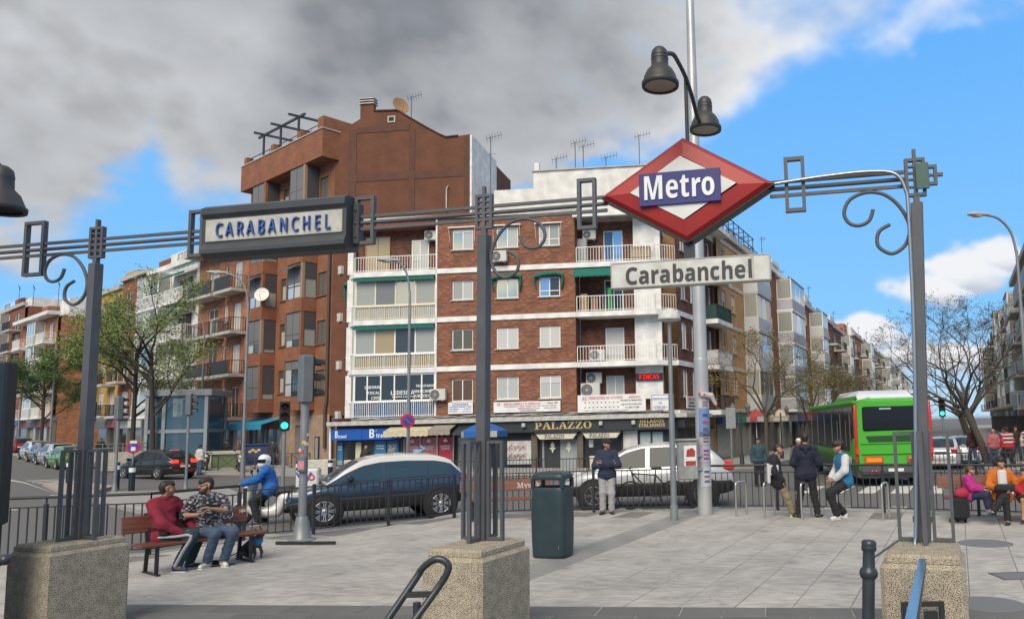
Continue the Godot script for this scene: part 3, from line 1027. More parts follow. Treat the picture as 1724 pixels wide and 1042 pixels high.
	print_board(t, "office_sign", Vector3(5.54, 3.2, .12), 4.0, .62, paper, [["ASESORIA JURÍDICA Y DE EMPRESA AE", -.3, .17, .13, 2.2, red, "Droid Serif"], ["AE", -1.7, .17, .15, .22, red, "Droid Serif"], ["Desde 1991", 1.55, .18, .11, .6, red], ["asesoramiento fiscal - laboral - contable - civil - penal - herencias - divorcios", .2, .03, .055, 3.1, blk], ["COMUNIDADES DE FINCAS", .1, -.1, .09, 1.3, red, "Droid Serif"], ["SEGUROS Y ADMINISTRACION", .1, -.23, .07, .95, blk], ["Teléfono 91 525", 1.4, -.1, .07, .75, blk, "Droid Sans", false]])
	print_board(t, "office_sign", Vector3(1.53, 3.22, .12), 1.5, .66, paper, [["LEDESMA", 0, .22, .14, 1.0, blu, "Droid Serif"], ["ABOGADOS LABORAL Y CIVIL", 0, .08, .07, 1.35, blu], ["FISCAL  HERENCIAS", -.4, -.05, .06, .55, blu], ["DESPIDOS", .45, -.05, .06, .4, blu], ["CONTABLE", -.45, -.17, .06, .5, blu], ["TEL. 91 461", .4, -.2, .06, .5, blu]])
	# cornice with its bundle of cables over the shops
	box_part("cornice", t, Vector3(-6.6, 2.36, -.6), Vector3(14.2, 2.6, .42), M("pale_stone"))
	box_part("shop_lintel", t, Vector3(-6.5, 2.6, -.6), Vector3(14, 2.8, -.02), dk)
	for k in 4:
		var cb := MB.new()
		var pts := []
		for i in 24:
			pts.append(Vector3(-6.2 + i * .86, 2.66 + .035 * k + sin(i * 1.7 + k * 2.1) * .03, .12 + .03 * k))
		cb.tube(pts, .02, 5)
		obj("cable", cb, M("cable_black", Color(.02, .02, .022), .6), t)
	shops(t, bandm)
	# avenue side of the block
	var a := Node3D.new()
	a.name = "avenue_side"
	a.position = Vector3(14.5, 0, -.9)
	a.rotation.y = 1.3045
	t.add_child(a, true)
	var ah := []
	for f in 4:
		for x in [.55, 2.35, 6.0, 7.3]:
			ah.append(Rect2(x, [3.6, 6.5, 9.5, 12.5][f], .7 if x > 5 else .95, 1.6))
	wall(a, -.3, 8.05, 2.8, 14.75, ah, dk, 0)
	for k in ah.size():
		window(a, ah[k], {"frame": fr, "pane": [["net", "curtain"], ["sky", "net"], ["dark"]][k % 3], "n": 1 if k % 4 > 1 else 2})
	for k in 4:
		box_part("string_course", a, Vector3(-.3, lv[k] - .3, -.04), Vector3(4.6, lv[k], .07), bandm)
		box_part("balcony_slab", a, Vector3(4.6, lv[k] - .3, -.04), Vector3(8.0, lv[k], 1.1), bandm)
		if k < 3 or true:
			var rm: Material = [M("black_iron", Color(.03, .03, .03), .5), M("pale_panel", Color(.45, .46, .46), .6), M("dark_green_mesh", Color(.012, .05, .04), .7), fr][k]
			railing(a, [Vector2(4.65, 0), Vector2(4.65, 1.05), Vector2(7.95, 1.05), Vector2(7.95, 0)], lv[k], .95, rm, .14)
			if k in [1, 2]:
				var b := MB.new()
				b.slab(Vector3(4.7, lv[k] + .05, 1.0), Vector3(7.9, lv[k] + .9, 1.02))
				b.slab(Vector3(4.64, lv[k] + .05, .1), Vector3(4.66, lv[k] + .9, 1.0))
				obj("balcony_screen", b, rm, a)
	box_part("eaves", a, Vector3(-.3, 14.4, -.5), Vector3(8.05, 14.74, .12), bandm)
	box_part("eaves", a, Vector3(4.6, 14.75, -.5), Vector3(8.05, 15.0, 1.1), bandm)
	print_board(a, "office_sign", Vector3(1.6, 3.25, .12), 1.7, .75, paper, [["ELENA GIL", 0, .2, .16, 1.2, red], ["ASESORIA", 0, -.02, .13, 1.0, blk], ["INMOBILIARIA", 0, -.22, .11, 1.2, blk]])
	box_part("cornice", a, Vector3(-.4, 2.36, -.4), Vector3(8.05, 2.6, .5), M("pale_stone"))
	box_part("fascia", a, Vector3(-.2, 1.75, -.4), Vector3(3.3, 2.35, .3), M("shop_black", Color(.02, .024, .028), .5))
	lettering("PALAZZO", a, M("faded_gold", Color(.12, .09, .06), .5), Vector3(1.6, 2.05, .31), .38, 1.9, "Droid Serif")
	box_part("shop_wall", a, Vector3(-.2, -1, -.35), Vector3(8.05, 1.75, -.2), M("shop_dark", Color(.035, .035, .038), .4, 0, "dirt", .5))
	box_part("shop_window", a, Vector3(.2, -.2, -.2), Vector3(2.4, 1.6, -.15), pane("dark"))
	box_part("shop_window", a, Vector3(4.2, -.3, -.2), Vector3(7.4, 1.6, -.15), pane("warm"))
	# white rooms on the roof, chimneys and aerials
	var pw := M("roof_render", Color(.76, .75, .72), .85, 0, "dirt", .25)
	box_part("penthouse", t, Vector3(5.4, 14.6, -7), Vector3(13.2, 18.15, -2.2), pw)
	box_part("penthouse", t, Vector3(2.7, 14.6, -6), Vector3(5.397, 17.2, -2.6), pw)
	box_part("chimney", t, Vector3(5.45, 17.3, -2.5), Vector3(5.75, 18.75, -2.25), pw)
	box_part("penthouse_coping", t, Vector3(5.3, 18.152, -7.1), Vector3(13.3, 18.23, -2.1), M("pale_stone"))
	# small details: aerials
	var am := M("aerial_metal", Color(.12, .12, .125), .5, .6)
	for q in [[3.0, 15, -1.0, 5.2], [6.7, 18.1, -3, 1.2], [7.95, 18.1, -3, 2.2], [8.4, 18.1, -3.4, 2.1], [9.95, 18.1, -3, 1.1], [12.0, 18.1, -4, 2.8]]:
		aerial(t, Vector3(q[0], q[1], q[2]), q[3], am)

func aerial(parent: Node3D, at: Vector3, h: float, m: Material) -> void:
	var b := MB.new()
	b.tube([at, at + Vector3(0, h, 0)], .03, 6)
	var d := Vector3(.8, .08, .2)
	b.bar(at + Vector3(0, h - .1, 0) - d * .4, at + Vector3(0, h - .1, 0) + d, .025, .025)
	for k in 6:
		var q := at + Vector3(0, h - .1, 0) + d * (-.35 + .25 * k)
		b.bar(q - Vector3(0, .22, .12), q + Vector3(0, .22, .12), .014, .014)
	if h > 3:
		b.bar(at + Vector3(-.3, h - 1.2, 0), at + Vector3(.35, h - 1.2, .1), .02, .02)
	obj("aerial", b, m, parent)

func shops(t: Node3D, bandm: Material) -> void:
	var dark := M("shop_dark", Color(.035, .035, .038), .4, 0, "dirt", .5)
	var black := M("shop_black", Color(.02, .024, .028), .5)
	var gold := M("gold_letter", Color(.5, .37, .16), .4)
	var blue := M("travel_blue", Color(.008, .075, .36), .4)
	var wl := M("white_letter")
	var post := M("poster_blue", Color(.03, .18, .38), .4, 0, "cloth", .5)
	box_part("shop_wall", t, Vector3(-6.45, -1.2, -.7), Vector3(14.0, 2.358, -.5), dark)
	# travel agency
	box_part("fascia", t, Vector3(-6.45, 1.5, -.3), Vector3(-4.52, 2.16, .16), blue)
	box_part("fascia", t, Vector3(-4.5, 1.5, -.3), Vector3(-2.05, 2.14, .16), blue)
	lettering("B", t, wl, Vector3(-6.1, 1.84, .17), .42, .17)
	lettering("travel", t, wl, Vector3(-5.72, 1.72, .17), .19, .5)
	lettering("B", t, wl, Vector3(-3.9, 1.85, .17), .52, .3)
	lettering("travel", t, wl, Vector3(-3.2, 1.73, .17), .25, .82)
	lettering("*", t, M("travel_star", Color(.1, .4, .6), .5), Vector3(-3.62, 1.98, .17), .2)
	for q in [[-6.35, -6.0, .0, 1.4, "poster_blue"], [-4.0, -3.3, .35, 1.42, "poster_blue"], [-3.22, -2.5, .35, 1.42, "poster_blue"], [-5.2, -4.85, -.6, 1.35, "poster_cream"]]:
		M("poster_cream", Color(.5, .48, .32), .6)
		var p := box_part("poster", t, Vector3(q[0], q[2], -.48), Vector3(q[1], q[3], -.44), M(q[4]))
		if q[4] == "poster_blue":
			lettering("OFERTAS", p, wl, Vector3((q[0] + q[1]) / 2, q[3] - .3, -.43), .09, (q[1] - q[0]) * .7)
			lettering("DE VIAJE", p, wl, Vector3((q[0] + q[1]) / 2, q[3] - .46, -.43), .09, (q[1] - q[0]) * .6)
			box_part("poster_beach", p, Vector3(q[0] + .02, q[2] + .02, -.438), Vector3(q[1] - .02, q[2] + .3, -.432), M("poster_sand", Color(.28, .33, .28), .6, 0, "cloth", 2))
	box_part("shop_door", t, Vector3(-5.7, -.9, -.48), Vector3(-5.25, 1.4, -.42), pane("office"))
	var pipe := MB.new()
	pipe.tube([Vector3(-6.52, -.6, .05), Vector3(-6.55, 2.5, .05)], .07, 8)
	obj("drain_pipe", pipe, bandm, t)
	# bakery with pink posters under a cream awning
	var pink := M("poster_pink", Color(.55, .14, .16), .5, 0, "soft", 1)
	var redp := M("poster_red", Color(.5, .03, .06), .5, 0, "soft", 1)
	for k in 3:
		var x: float = [-2.0, -.98, .05][k]
		var p := box_part("poster", t, Vector3(x, .1, -.3), Vector3(x + .86, 1.55, -.24), redp if k == 2 else pink)
		lettering(["NUEVO", "DESAYUNO", "EL DESAYUNO"][k], p, wl, Vector3(x + .43, 1.0, -.235), .13, .62)
		lettering(["MENÚ", "COMPLETO", "DE SIEMPRE"][k], p, wl, Vector3(x + .43, .85, -.235), .1, .5)
		var b := MB.new()
		b.ball(Vector3(x + .43, 1.33, -.235), Vector3(.15, .08, .02), 10, 6)
		b.ball(Vector3(x + .43, 1.39, -.235), Vector3(.07, .07, .02), 8, 6)
		obj("poster_crown", b, wl, p)
		var fm := MB.new()
		for s in [x - .06, x + .92]:
			fm.slab(Vector3(s - .03, -.8, -.32), Vector3(s + .03, 1.62, -.2))
		obj("window_frame", fm, M("alu", Color(.4, .4, .4), .4, .5), t)
	awning(t, -2.75, -.05, 2.22, .1, 1.0, .28, M("cream_canvas", Color(.62, .55, .38), .85, 0, "cloth", .8), .3)
	awning(t, 0.0, 1.3, 2.3, .1, 1.1, .32, M("taupe_canvas", Color(.34, .30, .24), .85, 0, "cloth", .8), .3)
	awning(t, 1.5, 3.3, 2.25, .1, 1.3, .5, M("shop_black"), .1)
	box_part("shop_door", t, Vector3(1.2, -.9, -.48), Vector3(2.9, 1.5, -.42), pane("grey"))
	# ice cream parlour
	box_part("fascia", t, Vector3(3.55, 1.7, -.3), Vector3(13.95, 2.35, .22), black)
	lettering("PALAZZO", t, gold, Vector3(7.72, 2.06, .235), .42, 3.35, "Droid Serif")
	lettering("HELADOS", t, gold, Vector3(12.9, 2.19, .235), .2, 1.38)
	lettering("ITALIANOS", t, gold, Vector3(12.9, 1.94, .235), .2, 1.5)
	for x in [5.4, 9.95, 11.85]:
		var fl := MB.new()
		fl.cbox(Vector3(x, 2.12, .36), Vector3(.22, .24, .2), .03)
		obj("flood_light", fl, M("lamp_grey", Color(.4, .4, .4), .4), t)
	var cream := M("cream_board", Color(.6, .56, .44), .6, 0, "soft", .6)
	for q in [[6.1, 8.5], [8.85, 11.05]]:
		var b := MB.new()
		b.prism(PackedVector2Array([Vector2(q[0], 1.58), Vector2(q[0] + .22, 1.28), Vector2(q[1] - .22, 1.28), Vector2(q[1], 1.58)]), .35, Transform3D(Basis(), Vector3(0, 0, .1)))
		var w := obj("door_canopy", b, cream, t)
		box_part("canopy_top", w, Vector3(q[0] - .05, 1.582, -.1), Vector3(q[1] + .05, 1.68, .3), dark)
		lettering("PALAZZO", w, M("sign_black", Color(.03, .03, .035), .5), Vector3((q[0] + q[1]) / 2 - .1, 1.43, .285), .22, 1.15, "Droid Serif")
	var pale := M("shop_pale", Color(.27, .3, .3), .5, 0, "soft", .4)
	box_part("door_leaf", t, Vector3(6.3, -.9, -.48), Vector3(6.42, 1.28, -.4), pale)
	box_part("door_leaf", t, Vector3(6.45, -.9, -.49), Vector3(7.35, 1.28, -.45), black)
	box_part("door_leaf", t, Vector3(7.38, -.9, -.48), Vector3(8.4, 1.28, -.4), pale)
	var icon := M("icon_white", Color(.66, .63, .5), .6)
	for x in [6.93, 7.9]:
		var b := MB.new()
		b.ball(Vector3(x, .93, -.37), Vector3(.13, .13, .02), 12, 8)
		b.ball(Vector3(x, 1.03, -.37), Vector3(.07, .09, .02), 10, 6)
		b.box(Vector3(x, .74, -.37), Vector3(.34, .1, .03))
		b.prism(PackedVector2Array([Vector2(x - .09, .68), Vector2(x + .09, .68), Vector2(x, .45)]), .03, Transform3D(Basis(), Vector3(0, 0, -.37)))
		obj("ice_cream_emblem", b, icon, t)
	for x in [5.9, 8.62]:
		box_part("pilaster", t, Vector3(x - .18, -.9, -.5), Vector3(x + .18, 1.68, -.1), M("old_wood", Color(.12, .105, .085), .7, 0, "dirt", 1.2))
	box_part("door_leaf", t, Vector3(9.0, -.9, -.48), Vector3(10.95, 1.28, -.42), pane("office"))
	box_part("counter", t, Vector3(9.15, -.9, -.4), Vector3(9.9, .25, -.2), cream)
	box_part("notice", t, Vector3(9.1, .75, -.41), Vector3(9.35, 1.2, -.4), M("sign_white"))
	var gw := M("shop_white", Color(.62, .62, .6), .6, 0, "dirt", .5)
	var pan := box_part("white_panel", t, Vector3(4.22, -.15, -.48), Vector3(5.66, 1.22, -.3), gw)
	box_part("white_panel", t, Vector3(11.14, -.9, -.48), Vector3(11.98, 1.66, -.3), gw)
	var gr := M("graffiti_red", Color(.42, .03, .05), .6)
	rng.seed = 44
	for row in 2:
		for k in 5:
			var b := MB.new()
			var x := 4.36 + k * .23
			var y := .62 - row * .5
			var pts := []
			for i in 7:
				pts.append(Vector3(x + sin(i * 1.6 + k) * .13, y + .42 * absf(fmod(i * .37 + k * .21, 1.0)), -.292))
			b.tube(pts, .022, 5, .4)
			obj("graffiti", b, gr, pan)
	var gg := M("graffiti_grey", Color(.3, .3, .3), .6)
	for k in 4:
		var b := MB.new()
		b.tube([Vector3(11.3 + k * .14, .1, -.295), Vector3(11.36 + k * .14, .5 - .06 * k, -.295), Vector3(11.4 + k * .14, .12, -.295)], .012, 4, .4)
		obj("graffiti", b, gg, t)
	box_part("window_surround", t, Vector3(12.02, -.9, -.48), Vector3(13.6, 1.66, -.36), black)
	for x in [12.14, 12.86]:
		var p := box_part("poster", t, Vector3(x, .05, -.36), Vector3(x + .6, 1.55, -.33), M("poster_mist", Color(.36, .42, .44), .5, 0, "soft", 1))
		var b := MB.new()
		b.ball(Vector3(x + .3, .72, -.32), Vector3(.16, .12, .02), 10, 6)
		b.prism(PackedVector2Array([Vector2(x + .18, .68), Vector2(x + .42, .68), Vector2(x + .3, .3)]), .02, Transform3D(Basis(), Vector3(0, 0, -.32)))
		obj("poster_cone", b, cream if x < 12.5 else M("poster_berry", Color(.3, .1, .08), .6), p)

func brown_building() -> void:
	var t := thing("apartment_building", "tall brown brick block with grey shuttered bays and a roof pergola", "building", Vector3(-30.02, 0, -54.9), -.66)
	var bm := brick("brown_brick", Color(.55, .37, .275), [Color(.565, .365, .265), Color(.575, .375, .27), Color(.555, .355, .258)], 9, 36, .07)
	var dkb := brick("brown_brick_dark", Color(.415, .26, .185), [Color(.425, .265, .19), Color(.43, .27, .192), Color(.415, .258, .184)], 10, 36, .03)
	var dfr := M("dark_frame", Color(.03, .025, .022), .5)
	var sh := M("grey_shutter", Color(.17, .175, .18), .6)
	var shd := M("dark_shutter", Color(.065, .065, .068), .6)
	var py := [3.42, 6.57, 9.68, 12.83, 15.95]
	var holes := []
	for y in py:
		holes.append(Rect2(9.85, y + 1.0, 1.05, 1.5))
		holes.append(Rect2(4.95, y + 1.25, .7, 1.5))
	wall(t, 0, 11.65, 3.1, 21.0, holes, bm)
	for k in holes.size():
		if k % 2 == 0:
			window(t, holes[k], {"n": 2, "frame": dfr, "pane": ["dark"], "shut": 1.0, "shutmat": M("mid_shutter", Color(.11, .105, .1), .6), "sillmat": bm})
		else:
			window(t, holes[k], {"n": 1, "frame": dfr, "pane": ["net", "dark"], "shut": .3, "shutmat": shd, "sillmat": bm})
	# two columns of bays
	for c in 2:
		var x0: float = [2.34, 7.7][c]
		var x1: float = [4.4, 9.78][c]
		for k in 5:
			var y: float = py[k]
			box_part("bay_parapet", t, Vector3(x0, y, 0), Vector3(x1, y + .84, 1.0), bm)
			var top: float = py[k + 1] if k < 4 else 19.25
			var lw: Array = [[.72, .7], [.78, .55], [.55, .5], [.98, .98], [1.0, 1.0]][k]
			if c == 0:
				lw = [[.95, .92], [.72, .98], [.6, .6], [1.0, 1.0], [1.0, 1.0]][k]
			if c == 1 and k == 0:
				lw = [.22, .9]
			window(t, Rect2(x0 + .02, y + .84, x1 - x0 - .3, top - y - .84), {"z": .9, "n": 2, "frame": dfr, "pane": ["sky", "net"] if k == 2 else ["net", "dark"], "shut": lw[0], "shutmat": sh, "sill": false, "rail": .36, "bar": .07})
			var s := Node3D.new()
			s.name = "bay_side"
			s.position = Vector3(x1, 0, .98)
			s.rotation.y = PI / 2
			t.add_child(s, true)
			window(s, Rect2(.16, y + .84, .82, top - y - .84), {"z": -.06, "n": 1, "frame": dfr, "pane": ["curtain"], "shut": lw[1] * .9, "shutmat": shd, "sill": false, "bar": .06})
			box_part("bay_corner", t, Vector3(x1 - .26, y + .84, .8), Vector3(x1 - .02, top, .97), M("tan_strip", Color(.3, .2, .13), .6) if (k + c) % 2 else bm)
			var hb := MB.new()
			if k in [2] or (c == 0 and k == 2):
				awning(t, x0 - .1, x1 - .25, top - .1, 1.0, .55, .35, M("grey_canvas", Color(.12, .12, .12), .85, 0, "cloth", 1), .05)
	# overhanging top storey band and the terrace
	box_part("terrace_parapet", t, Vector3(0.6, 19.25, -.3), Vector3(11.9, 21.05, 1.0), bm)
	box_part("coping", t, Vector3(.55, 21.052, -.3), Vector3(11.95, 21.12, 1.05), M("pale_stone", Color(.5, .48, .45), .7, 0, "dirt", .6))
	ac_unit(t, Vector3(5.6, 17.3, .5), 1.0)
	for x in [.9, 4.9, 8.6]:
		box_part("terrace_pier", t, Vector3(x - .22, 21.122, .4), Vector3(x + .22, 21.75, .85), bm)
	box_part("terrace_pier", t, Vector3(11.2, 21.122, -1.5), Vector3(11.88, 21.9, .95), bm)
	var iron := M("terrace_iron", Color(.035, .04, .05), .5)
	railing(t, [Vector2(1.1, .6), Vector2(11.2, .6)], 21.1, .62, iron, 1.3)
	var b := MB.new()
	for x in [2.4, 4.9, 7.4]:
		b.box(Vector3(x, 22.2, .3), Vector3(.12, 2.2, .12))
		b.bar(Vector3(x - .25, 23.3, .9), Vector3(x + .6, 23.3, -4.2), .12, .14)
	b.bar(Vector3(1.6, 23.2, .3), Vector3(8.2, 23.2, .3), .12, .14)
	obj("pergola", b, iron, t)
	# party wall that faces the square, with its darker bands
	var p := Node3D.new()
	p.name = "party_wall"
	p.position = Vector3(11.65, 0, 0)
	p.rotation.y = .66 - .0925
	t.add_child(p, true)
	var w := MB.new()
	var prof := PackedVector2Array([Vector2(0, 3), Vector2(8.87, 3), Vector2(8.87, 20.45), Vector2(8.1, 20.38), Vector2(7.34, 20.33), Vector2(6.8, 20.6), Vector2(6.14, 21.0), Vector2(4.88, 21.8), Vector2(4.16, 22.3), Vector2(2.52, 22.36), Vector2(2.52, 22.85), Vector2(1.62, 22.85), Vector2(1.62, 21.9), Vector2(.9, 21.5), Vector2(0, 20.9)])
	w.prism(prof, .3, Transform3D(Basis(), Vector3(0, 0, -.15)))
	obj("wall", w, dkb, p)
	b = MB.new()
	var bands := M("band_brown", Color(.115, .048, .03), .85, 0, "dirt", .3)
	for q in [[.9, 3, 1.42, 21.2], [4.92, 3, 5.3, 21.0], [8.5, 3, 8.86, 20.3]]:
		b.slab(Vector3(q[0], q[1], 0), Vector3(q[2], q[3], .03))
	for q in [[1.42, 17.75, 4.92, 18.25], [5.3, 17.75, 8.5, 18.25], [1.42, 20.95, 4.92, 21.35]]:
		b.slab(Vector3(q[0], q[1], 0), Vector3(q[2], q[3], .03))
	obj("brick_band", b, bands, p)
	b = MB.new()
	for i in range(3, 12):
		var q := prof[i]
		var r := prof[i + 1 if i < 11 else 11]
		if absf(q.x - r.x) > .05 and q.y < 22.4:
			b.bar(Vector3(q.x, q.y + .03, -.12), Vector3(r.x, r.y + .03, -.12), .42, .07)
	obj("coping", b, bands, p)
	box_part("white_return", p, Vector3(8.872, 3, -5), Vector3(9.0, 20.4, -.0), M("white_render", Color(.78, .77, .75), .8, 0, "dirt", .35))
	box_part("rear_wall", p, Vector3(0.1, 3, -9), Vector3(8.8, 20.3, -.31), dkb)
	for k in 3:
		box_part("chimney_slat", p, Vector3(1.56, 22.86 + .17 * k, -.45), Vector3(2.58, 22.93 + .17 * k, .1), M("pale_stone"))
	box_part("chimney", p, Vector3(1.66, 22.85, -.38), Vector3(2.48, 23.32, .02), M("soot", Color(.03, .025, .02), .9))
	b = MB.new()
	b.box(Vector3(3.72, 21.75, .02), Vector3(.5, .42, .05))
	var v := obj("vent_surround", b, M("pale_stone"), p)
	box_part("vent", v, Vector3(3.55, 21.62, .04), Vector3(3.89, 21.88, .052), M("soot"))
	var vp := MB.new()
	vp.tube([Vector3(7.4, 15.5, .08), Vector3(7.4, 17.0, .08), Vector3(7.52, 17.15, .08)], .05, 6)
	obj("vent_pipe", vp, M("pale_stone"), p)
	aerial(p, Vector3(4.85, 21.8, -.4), 1.6, M("aerial_metal", Color(.12, .12, .125), .5, .6))
	dish(p, Vector3(4.2, 22.7, -.2), .55, .9, M("rust_dish", Color(.32, .18, .09), .6))
	dish(t, Vector3(4.62, 11.3, 1.1), .48, .75, M("dish_white", Color(.68, .67, .62), .6))
	# ground floor: beige front with a bar under a blue awning
	var beige := M("beige_render", Color(.36, .25, .18), .85, 0, "dirt", .3)
	wall(t, 0, 11.65, -1.2, 3.1, [Rect2(7.4, -.5, 1.0, 3.0), Rect2(1.0, -.9, 4.6, 3.2)], beige)
	box_part("door", t, Vector3(7.4, -.5, -.2), Vector3(8.4, 2.5, -.14), pane("grey"))
	box_part("shop_window", t, Vector3(1.0, -.9, -.2), Vector3(5.6, 2.3, -.14), pane("curtain"))
	for x in [1.6, 2.6, 3.2, 4.4, 5.4]:
		box_part("shop_mullion", t, Vector3(x - .12, -.9, -.13), Vector3(x + .12, 2.3, -.05), M("pale_stone"))
	awning(t, .6, 6.2, 3.05, .1, 1.5, .45, M("blue_canvas", Color(.03, .27, .46), .8, 0, "cloth", .9), .32)
	var nb := box_part("notice_case", t, Vector3(10.05, .3, .003), Vector3(10.55, 1.75, .07), M("shop_black", Color(.02, .024, .028), .5))
	box_part("notice", nb, Vector3(10.13, .38, .07), Vector3(10.47, 1.68, .076), M("notice_grey", Color(.4, .42, .42), .5, 0, "speck", 3))
	box_part("wall_base", t, Vector3(-.0, -1.2, -2), Vector3(11.6, 3.0, -.5), beige)
	box_part("roof", t, Vector3(.1, 19.8, -8), Vector3(11.5, 20.9, -.32), dkb)
	box_part("side_wall", t, Vector3(.0, 3.1, -8), Vector3(.3, 20.9, -.002), dkb)
	var dp := MB.new()
	dp.tube([Vector3(11.35, 1.0, .12), Vector3(11.3, 3.4, .12), Vector3(11.45, 4.0, .12), Vector3(11.45, 16, .12)], .1, 8)
	obj("drain_pipe", dp, M("brown_pipe", Color(.06, .05, .04), .6), t)

func dish(parent: Node3D, at: Vector3, r: float, turn: float, m: Material) -> void:
	var b := MB.new()
	var xf := Transform3D(Basis(Vector3.UP, turn) * Basis(Vector3.RIGHT, PI / 2 - .25), at)
	b.lathe([Vector2(.01, -.1 * r), Vector2(r * .5, -.05 * r), Vector2(r, .12 * r), Vector2(r * .98, .16 * r), Vector2(r * .5, .0), Vector2(.01, -.06 * r)], 20, xf)
	b.tube([xf * Vector3(0, 0, r), xf * Vector3(0, r * .8, r * .3)], .02, 5)
	b.tube([at, at - xf.basis.y * .35], .03, 5)
	obj("satellite_dish", b, m, parent)

func apartment(label: String, at: Vector3, turn: float, len_: float, deep: float, base: float, top: float, wallm: Material, cols: Array, o := {}) -> Node3D:
	# a street block: columns are [x, width, kind]; kinds: w window, d french window with iron balcony, g glazed gallery, b open balcony, s shuttered
	var t := thing("apartment_building", label, "building", at, turn)
	var ground: float = o.get("ground", 3.6)
	var n: int = o.get("floors", 4)
	var fh := (top - base - ground - .5) / n
	var holes := []
	var jobs := []
	rng.seed = hash(label)
	var fr: Material = o.get("frame", M("white_frame", Color(.76, .75, .72), .5))
	var slab: Material = o.get("slab", M("pale_stone", Color(.5, .48, .45), .7, 0, "dirt", .6))
	var rail: Material = o.get("rail", M("black_iron", Color(.03, .03, .03), .5))
	var out: float = o.get("out", 1.1)
	for f in n:
		var y := base + ground + f * fh
		for c in cols:
			var r: Rect2
			match c[2]:
				"w": r = Rect2(c[0], y + .95, c[1], 1.3)
				"s": r = Rect2(c[0], y + .95, c[1], 1.3)
				"d": r = Rect2(c[0] + c[1] * .3, y + .08, c[1] * .4, 2.15)
				"b": r = Rect2(c[0] + c[1] * .2, y + .08, c[1] * .6, 2.1)
				"g": continue
			holes.append(r)
			jobs.append([c[2], r, y])
	wall(t, 0, len_, base + ground, top, holes, wallm)
	for j in jobs:
		var pn: Array = [["dark"], ["net", "dark"], ["sky", "net"], ["curtain"], ["net"], ["dark", "grey"]][rng.randi() % 6]
		window(t, j[1], {"frame": fr, "pane": pn, "n": 2 if j[1].size.x > .9 else 1, "shut": [0.0, 0.0, .3, .6, 1.0][rng.randi() % 5] if j[0] != "s" else 1.0, "shutmat": [M("pale_shutter", Color(.40, .41, .39), .6), M("brown_shutter", Color(.09, .052, .036), .6)][rng.randi() % 2], "sill": j[0] in ["w", "s"]})
	for f in n:
		var y := base + ground + f * fh
		for c in cols:
			var x0: float = c[0]
			var x1: float = c[0] + c[1]
			if c[2] == "d" or c[2] == "b":
				var wv: float = out
				box_part("balcony_slab", t, Vector3(x0, y - .2, -.02), Vector3(x1, y + .02, wv), slab)
				railing(t, [Vector2(x0 + .05, .02), Vector2(x0 + .05, wv - .06), Vector2(x1 - .05, wv - .06), Vector2(x1 - .05, .02)], y, 1.0, rail, .16 if c[2] == "d" else .14)
				if o.get("screens", 0.0) > rng.randf():
					var b := MB.new()
					b.slab(Vector3(x0 + .02, y + .06, .05), Vector3(x0 + .04, y + .95, wv - .1))
					b.slab(Vector3(x0 + .07, y + .06, wv - .05), Vector3(lerpf(x0, x1, .9), y + .95, wv - .03))
					obj("balcony_screen", b, o.get("screen", M("screen_dark", Color(.03, .034, .04), .7)), t)
				if o.get("awnings", 0.0) > rng.randf():
					awning(t, x0 + .1, x1 - .1, y + fh - .35, .1, .9, .45, M("green_canvas", Color(.008, .15, .115), .85, 0, "cloth", 1.2), .15)
			elif c[2] == "g":
				box_part("balcony_slab", t, Vector3(x0, y - .2, -.02), Vector3(x1, y, out), slab)
				box_part("balcony_front", t, Vector3(x0 + .03, y, .02), Vector3(x1 - .03, y + .95, out - .04), o.get("front", M("pale_panel", Color(.5, .51, .52), .6, 0, "soft", .3)))
				window(t, Rect2(x0 + .05, y + .951, c[1] - .1, fh - 1.17), {"z": out - .12, "n": 3, "bar": .07, "frame": fr, "pane": [["net", "sky", "curtain"], ["curtain", "net", "dark"], ["sky", "curtain", "sky"]][rng.randi() % 3], "sill": false}, "glazing")
				for sgn in 2:
					var s := Node3D.new()
					s.name = "gallery_end"
					s.position = Vector3(x1 - .05 if sgn else x0 + .05, 0, out - .08 if sgn else .02)
					s.rotation.y = PI / 2 if sgn else -PI / 2
					t.add_child(s, true)
					window(s, Rect2(0.02, y + .951, out - .14, fh - 1.17), {"z": -.02, "n": 1, "bar": .07, "frame": fr, "pane": ["curtain"], "sill": false}, "glazing")
				box_part("gallery_top", t, Vector3(x0, y + fh - .4 + .2, .0), Vector3(x1, y + fh - .203, out), slab)
	if o.has("band"):
		for f in n + 1:
			var y := base + ground + f * fh
			box_part("string_course", t, Vector3(0, y - .3, -.03), Vector3(len_, y - .02, .05), o.band)
	box_part("eaves", t, Vector3(-.05, top - .28, -.2), Vector3(len_ + .05, top + .12, o.get("eave", .25)), slab)
	var b := MB.new()
	b.slab(Vector3(.02, base - 1.5, -deep), Vector3(len_ - .02, base + ground, -.45))
	b.slab(Vector3(.02, base + ground, -deep), Vector3(len_ - .02, top - .3, -.32))
	obj("side_wall", b, o.get("sidem", wallm), t)
	# shop fronts
	var shop := o.get("shop", M("shop_dark", Color(.035, .035, .038), .4, 0, "dirt", .5)) as Material
	var k := 0
	var x := .15
	while x < len_ - 1.5:
		var w := minf(rng.randf_range(2.6, 4.2), len_ - .1 - x)
		box_part("shop_window", t, Vector3(x, base - .9, -.4), Vector3(x + w - .25, base + 2.5, -.3), pane(["office", "dark", "grey", "curtain"][rng.randi() % 4]))
		var sc: Color = [Color(.3, .05, .05), Color(.03, .12, .3), Color(.45, .45, .42), Color(.05, .22, .12), Color(.42, .3, .08), Color(.1, .1, .1)][rng.randi() % 6]
		box_part("fascia", t, Vector3(x, base + 2.52, -.38), Vector3(x + w - .25, base + 3.15, .03), M("fascia%d" % int(sc.h * 50 + sc.v * 9), sc, .5))
